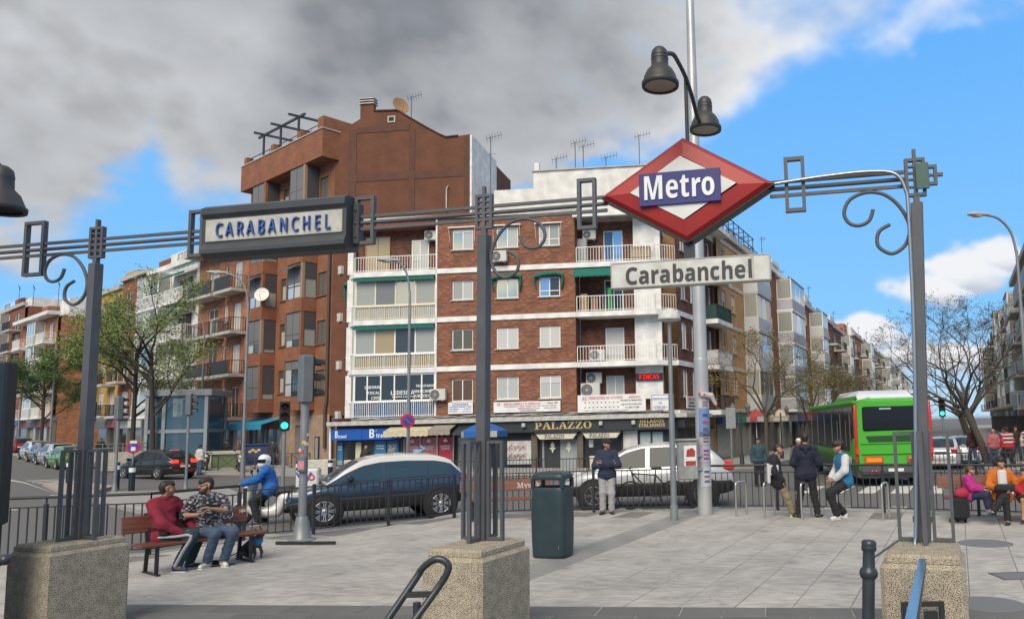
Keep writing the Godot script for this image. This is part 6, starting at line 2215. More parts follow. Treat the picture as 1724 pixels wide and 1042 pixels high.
	# man with folded arms against the railing
	t = person("man in a black cap and navy sweatshirt with folded arms by the railing", Vector3(-1.4, 0, -17.8), .06, 1.68, {"ell": Vector3(.27, 1.14, .1), "elr": Vector3(-.27, 1.14, .1), "wrl": Vector3(-.1, 1.2, .2), "wrr": Vector3(.12, 1.17, .17), "hdl": Vector3(-1, .15, -.05), "hdr": Vector3(1, .2, -.05), "face": Vector3(.7, 0, .7), "knl": Vector3(.1, .5, .05), "anl": Vector3(.1, .09, .0), "pal": Vector3(0, 0, -1), "par": Vector3(0, 0, -1), "tol": Vector3(.03, 0, .12), "tor": Vector3(-.05, 0, .12)}, {"top": cloth("sweat_navy", Color(.014, .026, .06)), "bottom": cloth("jogger_grey", Color(.36, .36, .38)), "shoe": dshoe, "sole": dshoe, "hair": dhair, "loose": .026, "fat": 1.06, "skin": Color(.34, .17, .10), "skinkey": "skin_tan"})
	hx = t.get_meta("head")
	b = MB.new()
	sdf(b, [[hx * Vector3(0, .07, -.03), hx * Vector3(0, .075, .02), .09, .085], [hx * Vector3(-.04, .055, .11), hx * Vector3(.04, .055, .11), .016, .016], [hx * Vector3(-.03, .05, .14), hx * Vector3(.03, .05, .14), .012, .012]], .03, .013)
	obj("cap", b, black, t)
	# three youths at the hoops
	t = person("boy in a black and white jacket and khaki trousers leaning on a hoop", Vector3(2.3, 0, -16.5), PI / 2, 1.66, {"pel": Vector3(0, .8, -.02), "bel": Vector3(0, .96, -.06), "che": Vector3(0, 1.17, -.08), "nec": Vector3(0, 1.33, -.04), "hea": Vector3(0, 1.47, .05), "shl": Vector3(.18, 1.27, -.08), "shr": Vector3(-.18, 1.27, -.08), "ell": Vector3(.24, 1.0, -.1), "elr": Vector3(-.24, 1.0, -.1), "wrl": Vector3(.2, .8, .08), "wrr": Vector3(-.2, .8, .08), "hil": Vector3(.09, .78, 0), "hir": Vector3(-.09, .78, 0), "knl": Vector3(.1, .44, .2), "knr": Vector3(-.1, .44, .18), "anl": Vector3(.1, .09, .38), "anr": Vector3(-.1, .09, .3), "face": Vector3(-.25, -.12, 1)}, {"top": black, "bottom": cloth("cargo_khaki", Color(.26, .20, .12)), "shoe": M("shoe_cream", Color(.55, .54, .42), .6), "hair": dhair, "loose": .03, "hem": .2})
	b = MB.new()
	b.cbox(Vector3(-.245, .99, -.1), Vector3(.05, .22, .2), .02)
	b.cbox(Vector3(-.2, .92, -.21), Vector3(.16, .42, .06), .02)
	var pan := obj("white_panel", b, whitec, t)
	b = MB.new()
	b.cbox(Vector3(-.272, .98, -.1), Vector3(.012, .16, .12), .004)
	obj("dark_patch", b, navy, pan)
	t = person("boy all in dark blue with a hood, his back to the camera", Vector3(2.86, 0, -16.2), PI - .1, 1.74, {"wrl": Vector3(.12, .98, .18), "wrr": Vector3(-.12, .98, .18), "ell": Vector3(.27, 1.13, .0), "elr": Vector3(-.27, 1.13, .0), "knl": Vector3(.14, .5, .02), "knr": Vector3(-.14, .5, .02), "anl": Vector3(.2, .09, -.02), "anr": Vector3(-.2, .09, -.02), "tol": Vector3(.08, 0, .1), "tor": Vector3(-.08, 0, .1)}, {"top": cloth("hoodie_navy", Color(.008, .012, .035)), "bottom": black, "shoe": dshoe, "sole": M("sole_lime", Color(.42, .5, .2), .7), "hair": dhair, "loose": .016, "hem": .14, "hairshape": [[Vector3(0, .06, -.03), Vector3(0, .065, .03), .088, .074], [Vector3(0, .02, -.045), Vector3(0, -.01, -.05), .07, .058]]})
	b = MB.new()
	sdf(b, [[Vector3(-.08, 1.45, -.1), Vector3(.08, 1.45, -.1), .055, .055], [Vector3(0, 1.36, -.14), Vector3(0, 1.42, -.13), .04, .06]], .04, .022)
	obj("hood", b, mats["hoodie_navy"], t)
	t = person("boy in a blue varsity jacket with white sleeves sitting on a hoop", Vector3(3.6, 0, -15.92), -PI / 2 + .15, 1.72, {"pel": Vector3(0, .78, 0), "bel": Vector3(0, .93, .03), "che": Vector3(0, 1.14, .05), "nec": Vector3(0, 1.31, .07), "hea": Vector3(0, 1.46, .12), "shl": Vector3(.19, 1.25, .05), "shr": Vector3(-.19, 1.25, .05), "ell": Vector3(.24, 1.0, .1), "elr": Vector3(-.24, 1.0, .1), "wrl": Vector3(.1, .82, .28), "wrr": Vector3(-.1, .82, .28), "hil": Vector3(.09, .74, .02), "hir": Vector3(-.09, .74, .02), "knl": Vector3(.13, .55, .4), "knr": Vector3(-.05, .45, .32), "anl": Vector3(.12, .1, .26), "anr": Vector3(-.12, .1, .02), "hdl": Vector3(-.3, -.5, .8), "hdr": Vector3(.3, -.5, .8), "face": Vector3(-.0, -.1, 1)}, {"top": cloth("varsity_blue", Color(.012, .15, .30)), "sleevem": whitec, "bottom": black, "shoe": wshoe, "hair": dhair, "loose": .028, "hairshape": [[Vector3(0, .065, -.04), Vector3(0, .075, .04), .1, .085], [Vector3(0, .03, -.05), Vector3(0, -.02, -.05), .075, .06]], "skin": Color(.36, .2, .13)})
	lettering("F", t, whitec, Vector3(.02, 1.17, -.115), .14, .1, "Droid Sans", true, .01, "back_letter").rotation.y = PI
	# family bench at the right edge
	t = person("girl in a pink jacket with a ponytail on the family bench", Vector3(5.72, 0, -14.95), PI / 2 - .5, 1.25, with_(sit(), {"pel": Vector3(0, .72, 0), "bel": Vector3(0, .86, 0), "hil": Vector3(.09, .69, 0), "hir": Vector3(-.09, .69, 0), "che": Vector3(0, 1.03, .02), "nec": Vector3(0, 1.19, .04), "hea": Vector3(0, 1.35, .08), "shl": Vector3(.17, 1.13, .02), "shr": Vector3(-.17, 1.13, .02), "ell": Vector3(.2, .93, .12), "elr": Vector3(-.2, .93, .12), "wrl": Vector3(.1, .88, .36), "wrr": Vector3(-.1, .88, .34), "knl": Vector3(.12, .74, .42), "knr": Vector3(-.12, .74, .42), "anl": Vector3(.1, .42, .5), "anr": Vector3(-.1, .42, .48)}), {"top": cloth("jacket_pink", Color(.42, .02, .20)), "bottom": navy, "shoe": M("shoe_pink", Color(.5, .2, .2), .6), "hair": bhair, "loose": .03, "hairshape": [[Vector3(0, .055, -.03), Vector3(0, .065, .03), .09, .076], [Vector3(0, .05, -.08), Vector3(0, -.05, -.13), .05, .035]]})
	t = person("woman in an orange jacket with legs crossed on the family bench", Vector3(6.3, 0, -14.85), -.2, 1.58, with_(sit(), {"knl": Vector3(-.05, .56, .46), "anl": Vector3(-.28, .3, .5), "tol": Vector3(-.09, -.02, .08), "knr": Vector3(-.02, .5, .42), "anr": Vector3(.0, .09, .42), "shr": Vector3(-.2, 1.02, .0), "elr": Vector3(-.26, .76, .1), "wrr": Vector3(-.02, .7, .3), "ell": Vector3(.3, .8, .0), "wrl": Vector3(.42, .92, .12), "face": Vector3(.45, .02, .8), "hdl": Vector3(1, -.2, 0)}), {"top": cloth("jacket_orange", Color(.55, .14, .012)), "bottom": black, "shoe": dshoe, "sole": dshoe, "hair": dhair, "loose": .014, "fat": .95, "hem": .12, "hairshape": [[Vector3(0, .06, -.04), Vector3(0, .065, .03), .1, .082], [Vector3(.05, .0, -.05), Vector3(-.05, .0, -.05), .07, .07]]})
	b = MB.new()
	b.cbox(Vector3(.0, .84, .15), Vector3(.16, .3, .05), .03, Basis(Vector3.RIGHT, -.1))
	obj("shirt_front", b, whitec, t)
	b = MB.new()
	b.cbox(Vector3(.0, .66, .3), Vector3(.34, .14, .2), .04)
	obj("handbag", b, black, t)
	t = person("boy in a red football shirt and dark shorts at the right edge", Vector3(6.72, 0, -14.8), -.25, 1.25, with_(sit(), {"pel": Vector3(0, .66, 0), "bel": Vector3(0, .8, 0), "hil": Vector3(.09, .64, 0), "hir": Vector3(-.09, .64, 0), "che": Vector3(0, .97, .02), "nec": Vector3(0, 1.12, .04), "hea": Vector3(0, 1.28, .06), "shl": Vector3(.17, 1.07, .02), "shr": Vector3(-.17, 1.07, .02), "ell": Vector3(.2, .85, .1), "elr": Vector3(-.2, .85, .1), "wrl": Vector3(.08, .74, .28), "wrr": Vector3(-.1, .74, .28), "knl": Vector3(.12, .62, .4), "knr": Vector3(-.14, .62, .4), "anl": Vector3(.12, .14, .42), "anr": Vector3(-.16, .14, .42), "face": Vector3(-.4, .1, .9)}), {"top": cloth("shirt_red", Color(.4, .01, .02)), "bottom": black, "cut": .85, "shoe": dshoe, "sole": dshoe, "hair": dhair, "sleeve": 1.6, "loose": .022})
	# passers-by, smaller in the picture
	var far := [
		["pedestrian in a maroon jacket and jeans seen from behind", Vector3(14.1, 0, -36.0), PI + .3, 1.78, Color(.05, .012, .012), jeans, dhair],
		["blonde pedestrian in a pink coat walking under the bare tree", Vector3(14.65, 0, -35.0), PI, 1.66, Color(.45, .13, .14), jeans, M("hair_blonde", Color(.35, .2, .09), .6)],
		["pedestrian in a red and white striped jersey, seen from behind", Vector3(14.75, 0, -33.8), PI, 1.72, Color(.5, .02, .03), black, dhair],
		["pedestrian in a white striped jersey at the right edge", Vector3(16.0, 0, -34.6), PI - .3, 1.76, Color(.55, .5, .48), navy, dhair],
		["pedestrian in dark blue behind the striped jersey", Vector3(16.7, 0, -38.5), PI, 1.75, Color(.02, .03, .1), black, dhair],
		["pedestrian in black nearest the blue shop sign", Vector3(17.9, 0, -40.0), .2, 1.75, Color(.02, .02, .02), navy, bhair],
		["pedestrian in grey further along the right footway", Vector3(19.2, 0, -44.5), 0, 1.7, Color(.16, .16, .17), jeans, dhair],
		["woman in a white padded jacket and jeans beside the parked scooter", Vector3(-26.6, 0, -44.2), PI - .4, 1.68, Color(.6, .57, .52), jeans, dhair],
		["person in black standing right of the glass lift", Vector3(-28.5, 0, -50.2), 0, 1.75, Color(.015, .015, .02), black, dhair],
		["person in a brown coat standing right of the glass lift", Vector3(-27.6, 0, -50.0), .5, 1.65, Color(.12, .06, .05), black, bhair],
		["person in teal by the graffitied planter", Vector3(-26.6, 0, -50.6), -.5, 1.62, Color(.02, .16, .18), jeans, dhair],
		["person in dark clothes behind the planter", Vector3(-25.3, 0, -49.8), .3, 1.75, Color(.03, .03, .035), navy, dhair],
		["bald old man in dark jacket before the travel agency", Vector3(-17.0, 0, -43.8), .6, 1.72, Color(.03, .03, .04), black, null],
		["woman with brown hair before the travel agency posters", Vector3(-15.7, 0, -44.2), -.4, 1.62, Color(.2, .2, .2), black, bhair],
		["person in a pale blue shirt with arm raised by the travel agency", Vector3(-14.0, 0, -43.6), .3, 1.7, Color(.25, .4, .6), jeans, dhair],
		["person seen dark against the ochre wall on the left", Vector3(-40.5, 0, -55.5), .5, 1.7, Color(.01, .01, .012), black, dhair],
		["cyclist in a white cap behind the youths", Vector3(4.2, 0, -25.0), .3, 1.66, Color(.1, .11, .08), black, M("cap_white", Color(.6, .6, .58), .6)],
		["pedestrian crossing behind the boy in khaki trousers", Vector3(3.2, 0, -27.5), .1, 1.7, Color(.03, .07, .09), black, dhair],
	]
	for q in far:
		var w := {"top": cloth("far_%d" % int(q[4].r * 1000 + q[4].g * 77 + q[4].b * 13), q[4]), "bottom": q[5], "shoe": dshoe, "cell": .042, "loose": .025, "hem": .1, "skin": Color(.36, .2, .13)}
		if q[6] != null:
			w["hair"] = q[6]
		var up := .13 if q[1].x > 13.9 or q[1].z < -43.9 and q[1].x > -24 or q[1].z < -48 else 0.0
		var walk := {} if q[1].x < 13.9 else {"knl": Vector3(.1, .5, .12), "anl": Vector3(.1, .1, .22), "anr": Vector3(-.1, .12, -.28), "knr": Vector3(-.1, .5, .0)}
		if q[0].contains("raised"):
			walk = {"ell": Vector3(.35, 1.5, .1), "wrl": Vector3(.15, 1.68, .12), "hdl": Vector3(-.3, 1, 0)}
		t = person(q[0], on(q[1].x, q[1].z, up), q[2], q[3], walk, w, "passers-by")
		if q[0].contains("striped"):
			b = MB.new()
			for y in [1.05, 1.22, 1.38]:
				var ring := []
				for j in 2:
					var r := PackedVector3Array()
					for i in 16:
						var a := -TAU * i / 16
						r.append(Vector3(cos(a) * .265, y + .07 * j, sin(a) * .185))
					ring.append(r)
				b.skin(ring, true, false)
			obj("stripe", b, whitec if q[4].r < .52 else cloth("stripe_red", Color(.4, .05, .05)), t)

func dog() -> void:
	var t := thing("dog", "small dog in a black and blue coat rearing towards the lamp post", "dog", Vector3(-6.72, 0, -12.72), -.35)
	var b := MB.new()
	var fur := M("dog_fur", Color(.10, .07, .055), .9, 0, "cloth", 8)
	sdf(b, [[Vector3(-.2, .12, 0), Vector3(.02, .26, 0), .075, .085], [Vector3(.02, .26, 0), Vector3(.1, .33, 0), .07, .05], [Vector3(.1, .34, 0), Vector3(.15, .41, 0), .052, .055], [Vector3(.16, .42, 0), Vector3(.25, .45, 0), .036, .022],
		[Vector3(.1, .45, .045), Vector3(.07, .5, .06), .022, .012], [Vector3(.1, .45, -.045), Vector3(.07, .5, -.06), .022, .012],
		[Vector3(.06, .22, .05), Vector3(.09, .1, .055), .03, .02], [Vector3(.09, .1, .055), Vector3(.07, .02, .055), .018, .016], [Vector3(.06, .22, -.05), Vector3(.11, .11, -.055), .03, .02], [Vector3(.11, .11, -.055), Vector3(.1, .02, -.055), .018, .016],
		[Vector3(-.2, .1, .06), Vector3(-.13, .09, .075), .045, .03], [Vector3(-.13, .09, .075), Vector3(-.25, .035, .07), .024, .016], [Vector3(-.25, .03, .07), Vector3(-.17, .018, .07), .016, .016], [Vector3(-.2, .1, -.06), Vector3(-.13, .09, -.075), .045, .03], [Vector3(-.13, .09, -.075), Vector3(-.25, .035, -.07), .024, .016], [Vector3(-.25, .03, -.07), Vector3(-.17, .018, -.07), .016, .016],
		[Vector3(-.25, .1, 0), Vector3(-.36, .05, .02), .022, .012]], .03, .014)
	obj("body", b, fur, t)
	b = MB.new()
	sdf(b, [[Vector3(-.18, .14, 0), Vector3(.0, .255, 0), .088, .092]], .02, .016)
	obj("coat", b, cloth("cloth_black", Color(.014, .014, .018)), t)
	b = MB.new()
	sdf(b, [[Vector3(.03, .275, 0), Vector3(.075, .3, 0), .088, .082]], .02, .014)
	obj("coat_collar", b, cloth("coat_blue", Color(.03, .25, .5)), t)
	b = MB.new()
	b.ball(Vector3(.272, .452, 0), Vector3(.011, .01, .011), 6, 5)
	b.ball(Vector3(.19, .455, .03), Vector3(.008, .008, .008), 6, 5)
	b.ball(Vector3(.19, .455, -.03), Vector3(.008, .008, .008), 6, 5)
	obj("nose_and_eyes", b, M("eye_dark", Color(.02, .014, .01), .3), t)
	var l := thing("dog_lead", "black cord lead lying under the bench end", "dog lead", Vector3(-7.0, 0, -12.4))
	b = MB.new()
	b.tube(smooth([Vector3(.3, .2, -.25), Vector3(.1, .12, -.05), Vector3(-.1, .03, .1), Vector3(-.2, .01, .25), Vector3(.05, .01, .3), Vector3(.25, .012, .15)], 5), .009, 5)
	b.cbox(Vector3(-.02, .05, .22), Vector3(.1, .07, .04), .015)
	obj("cord", b, cloth("cloth_black", Color(.014, .014, .018)), l)
	l = thing("iron_bar", "dark iron bar lying on the paving by the sticker lamp post", "iron bar", Vector3(-6.55, 0, -14.2), -.15)
	b = MB.new()
	b.bar(Vector3(-.6, .03, 0), Vector3(.55, .03, 0), .06, .05)
	obj("bar", b, M("fence_iron"), l)
	l = thing("trolley_bag", "black wheeled school bag with a pink handle beside the family bench", "bag", Vector3(5.5, 0, -14.85), .2)
	b = MB.new()
	b.cbox(Vector3(0, .28, 0), Vector3(.34, .46, .24), .07)
	obj("bag", b, cloth("bag_black", Color(.012, .013, .016)), l)
	b = MB.new()
	for s in [-1, 1]:
		b.tube([Vector3(s * .09, .45, -.06), Vector3(s * .09, 1.0, -.06)], .012, 6)
		b.lathe([Vector2(.001, -.015), Vector2(.04, -.015), Vector2(.04, .015), Vector2(.001, .015)], 10, Transform3D(Basis(Vector3.BACK, PI / 2), Vector3(s * .15, .04, -.1)))
	b.tube([Vector3(-.1, 1.0, -.06), Vector3(.1, 1.0, -.06)], .016, 6)
	obj("handle", b, M("fence_iron"), l)
	b = MB.new()
	b.ball(Vector3(.02, .56, .05), Vector3(.15, .1, .1), 10, 8)
	obj("rolled_jacket", b, cloth("roll_red", Color(.4, .02, .06)), l)

func paint_(key: String, c: Color, metal := 0.25) -> StandardMaterial3D:
	if mats.has(key):
		return mats[key]
	var m := M(key, c, .32, metal)
	m.clearcoat_enabled = true
	m.clearcoat = .9
	m.clearcoat_roughness = .05
	return m

func wheel(parent: Node3D, at: Vector3, r: float, side: float, spokes: int, rimm: Material) -> void:
	var xf := Transform3D(Basis(Vector3.RIGHT, PI / 2 * side), at)
	var b := MB.new()
	b.lathe([Vector2(r * .66, -.1), Vector2(r * .93, -.1), Vector2(r, -.06), Vector2(r, .06), Vector2(r * .94, .095), Vector2(r * .7, .1), Vector2(r * .66, .085)], 24, xf)
	var w := obj("wheel", b, M("tyre", Color(.012, .012, .013), .8), parent)
	b = MB.new()
	b.lathe([Vector2(r * .67, .09), Vector2(r * .63, .085), Vector2(r * .61, .0), Vector2(.001, -.01)], 20, xf)
	obj("wheel_well", b, M("wheel_dark", Color(.02, .02, .022), .5, .3), w)
	b = MB.new()
	b.lathe([Vector2(r * .69, .083), Vector2(r * .66, .1), Vector2(r * .61, .09), Vector2(r * .6, .06)], 24, xf)
	for k in spokes:
		var a := TAU * k / spokes
		var d := Vector3(cos(a), 0, sin(a))
		var e := Vector3(-sin(a), 0, cos(a))
		for s in [-1, 1]:
			var i0: Vector3 = d * r * .1 + e * r * .03 * s + Vector3(0, .075, 0)
			var o0: Vector3 = d * r * .63 + e * r * .075 * s + Vector3(0, .088, 0)
			b.bar(xf * i0, xf * o0, r * .075, .018, xf.basis.y)
	b.lathe([Vector2(r * .15, .06), Vector2(r * .14, .088), Vector2(.001, .092)], 12, xf)
	obj("rim", b, rimm, w)

func lift(line: Array, x: float) -> float:
	return curve(line, x)

func car(called: String, label: String, at: Vector3, turn: float, o: Dictionary) -> Node3D:
	# +x is the front. top: outline of the lower body; roof: outline of the cabin; both as points along the car
	var t := thing(called, label, o.get("cat", "car"), at, turn, o.get("group", ""))
	var W: float = o.get("w", 1.8) * .5
	var top: Array = o.top
	var roof: Array = o.roof
	var x0: float = top[0].x
	var x1: float = top[-1].x
	var sill: float = o.get("sill", .24)
	var body: Material = o.paint
	var lowm: Material = o.get("low", body)
	var wr: float = o.get("wr", .62)   # half width of the roof
	var n := 30
	var plan := func(x: float) -> float:
		var u: float = (x - (x0 + x1) * .5) / ((x1 - x0) * .5)
		return W * (1.0 - .26 * pow(absf(u), 7.0) - .03 * u * u)
	var rings := []
	var low := []
	for i in n + 1:
		var u := -1.0 + 2.0 * i / n
		u = signf(u) * (1.0 - pow(1.0 - absf(u), 1.35))
		var x: float = lerpf(x0, x1, (u + 1) * .5)
		var w: float = plan.call(x)
		var y: float = curve(top, x)
		var ends := pow(absf(u), 10.0)
		var s := sill + ends * .1
		var mid := lerpf(s, y, .42)
		var ring := PackedVector3Array()
		for q in [[.90, mid - .02], [1.0, mid + .05], [.985, lerpf(mid, y, .62)], [.955, y - .06], [.9, y - .012], [.6, y + .01], [0, y + .018]]:
			ring.append(Vector3(x, q[1], w * q[0]))
		for q in [[.6, y + .01], [.9, y - .012], [.955, y - .06], [.985, lerpf(mid, y, .62)], [1.0, mid + .05], [.90, mid - .02]]:
			ring.append(Vector3(x, q[1], -w * q[0]))
		rings.append(ring)
		low.append(PackedVector3Array([Vector3(x, s, w * .86), Vector3(x, s + .05, w * .965), Vector3(x, mid, w * .992), Vector3(x, mid + .06, w * .996), Vector3(x, mid + .06, -w * .996), Vector3(x, mid, -w * .992), Vector3(x, s + .05, -w * .965), Vector3(x, s, -w * .86)]))
	var b := MB.new()
	b.skin(rings, true, true)
	var bd := obj("body", b, body, t)
	b = MB.new()
	b.skin(low, true, true)
	obj("lower_body", b, lowm, t)
	# cabin
	var rx0: float = roof[0].x
	var rx1: float = roof[-1].x
	var cab := []
	var side := func(x: float, y: float) -> float:
		var yb: float = curve(top, x)
		var f := clampf((y - yb) / maxf(o.height - yb, .1), 0, 1)
		return lerpf(plan.call(x) * .93, minf(wr, plan.call(x) * .9), f)
	for i in 25:
		var x := lerpf(rx0, rx1, i / 24.0)
		var yb: float = curve(top, x) - .03
		var yr: float = maxf(curve(roof, x), yb + .012)
		var h := yr - yb
		var ring := PackedVector3Array()
		for q in [[0.0, 1.0], [.6, 1.0], [.74, 1.0], [.9, .99], [.97, .97], [1.0, .955]]:
			var y: float = yb + h * q[0]
			var z: float = side.call(x, y) * (q[1] if q[0] > .8 else 1.0)
			if q[0] == 1.0:
				z *= .82
			ring.append(Vector3(x, y, z))
		ring.append(Vector3(x, yr + .025 * minf(1, h * 3), 0))
		for k in range(5, -1, -1):
			ring.append(ring[k] * Vector3(1, 1, -1))
		cab.append(ring)
	b = MB.new()
	b.skin(cab, false, true)
	obj("cabin", b, body, bd)
	if o.has("roofm"):
		var cap := []
		for ring in cab:
			var r := PackedVector3Array()
			for k in range(2, ring.size() - 2):
				r.append(ring[k] + Vector3(0, .006, .004 * signf(ring[k].z)))
			cap.append(r)
		b = MB.new()
		b.skin(cap, false, false)
		obj("roof", b, o.roofm, bd)
	# glass, sitting just proud of the pillars
	var gl := M(o.get("glasskey", "car_glass"), o.get("glass", Color(.02, .028, .036)), .05)
	gl.metallic_specular = .34
	for seg in o.panes:
		for s in [-1, 1]:
			b = MB.new()
			var prev := []
			for i in 9:
				var x := lerpf(seg[0], seg[1], i / 8.0)
				var ylo: float = curve(top, x) + .025
				var yhi: float = maxf(ylo + .01, curve(roof, x) - o.get("strip", .085))
				var a := Vector3(x, ylo, (side.call(x, ylo) + .008) * s)
				var m := Vector3(x, lerpf(ylo, yhi, .6), (side.call(x, lerpf(ylo, yhi, .6)) + .008) * s)
				var c := Vector3(x, yhi, (side.call(x, yhi) * .985 + .010) * s)
				if i > 0:
					if s > 0:
						b.quad(prev[0], a, m, prev[1])
						b.quad(prev[1], m, c, prev[2])
					else:
						b.quad(a, prev[0], prev[1], m)
						b.quad(m, prev[1], prev[2], c)
				prev = [a, m, c]
			obj("side_window", b, gl, t)
	for e in 2:
		var q: Array = o.rear if e == 0 else o.front
		b = MB.new()
		var rows := []
		for i in 5:
			var x := lerpf(q[0], q[1], i / 4.0)
			var y: float = curve(roof, x) + .012
			var yb: float = curve(top, x)
			var w: float = side.call(x, y) * .82 * (.98 if i else 1.0)
			var row := PackedVector3Array()
			for k in 7:
				var f := lerpf(-1, 1, k / 6.0)
				row.append(Vector3(x + (.03 if e else -.03) * (1 - f * f), y + .022 * (1 - f * f), w * f))
			rows.append(row)
		b.skin(rows, false, false)
		obj("windscreen" if e else "rear_window", b, gl, t)
	# wheels in dark arches
	var r: float = o.get("r", .33)
	var dark := M("arch_dark", Color(.01, .01, .011), .8)
	for x in o.axles:
		for s in [-1, 1]:
			var w: float = plan.call(x)
			b = MB.new()
			b.lathe([Vector2(.001, .02), Vector2(r * 1.13, .02), Vector2(r * (1.24 if o.has("low") else 1.16), .006), Vector2(r * 1.24, -.1)], 24, Transform3D(Basis(Vector3.RIGHT, PI / 2 * s), Vector3(x, r, (w - .004) * s)))
			obj("wheel_arch", b, dark, t)
			wheel(t, Vector3(x, r, (w - .062) * s), r, s, o.get("spokes", 5), o.get("rim", M("alloy", Color(.42, .43, .45), .3, .7)))
	# shut lines, handles, mirrors
	var seam := M("seam_black", Color(.008, .008, .009), .6)
	for s in [-1, 1]:
		b = MB.new()
		for x in o.get("doors", []):
			var yt: float = curve(top, x)
			var md := lerpf(sill, yt, .42)
			var w: float = plan.call(x)
			b.box(Vector3(x, lerpf(md, yt, .5), w * .985 * s), Vector3(.012, (yt - md) * .95, .02))
			b.box(Vector3(x, lerpf(sill + .08, md, .5), w * .985 * s), Vector3(.012, md - sill - .08, .02))
		if b.p.size():
			obj("door_seam", b, seam, t)
		for x in o.get("handles", []):
			b = MB.new()
			b.cbox(Vector3(x, curve(top, x) - .12, (plan.call(x) * .975 + .008) * s), Vector3(.18, .03, .03), .01)
			obj("door_handle", b, o.get("handlem", body), t)
		b = MB.new()
		var mx: float = o.get("mirror", .6)
		b.cbox(Vector3(mx, curve(top, mx) + .1, (plan.call(mx) + .08) * s), Vector3(.12, .13, .2), .035)
		obj("wing_mirror", b, o.get("mirrorm", body), t)
	for q in o.get("lamps", []):
		for s in [-1, 1]:
			b = MB.new()
			b.cbox(Vector3(q[0], q[1], (plan.call(q[0]) * q[2]) * s), q[3], minf(.03, minf(q[3].x, minf(q[3].y, q[3].z)) * .35))
			obj(q[5] if q.size() > 5 else "tail_light", b, q[4], t)
	if o.has("plate"):
		b = MB.new()
		b.box(Vector3(x0 - .012, o.plate, 0), Vector3(.02, .11, .5))
		obj("number_plate", b, M("plate_white", Color(.6, .6, .58), .5), t)
	return t

func lamp_mat(key: String, c: Color, glow := 0.0) -> StandardMaterial3D:
	var m := M(key, c, .2)
	if glow > 0:
		m.emission_enabled = true
		m.emission = c.linear_to_srgb()
		m.emission_energy_multiplier = glow
	return m

func V2(list: Array) -> Array:
	var out := []
	for i in range(0, list.size(), 2):
		out.append(Vector2(list[i], list[i + 1]))
	return out

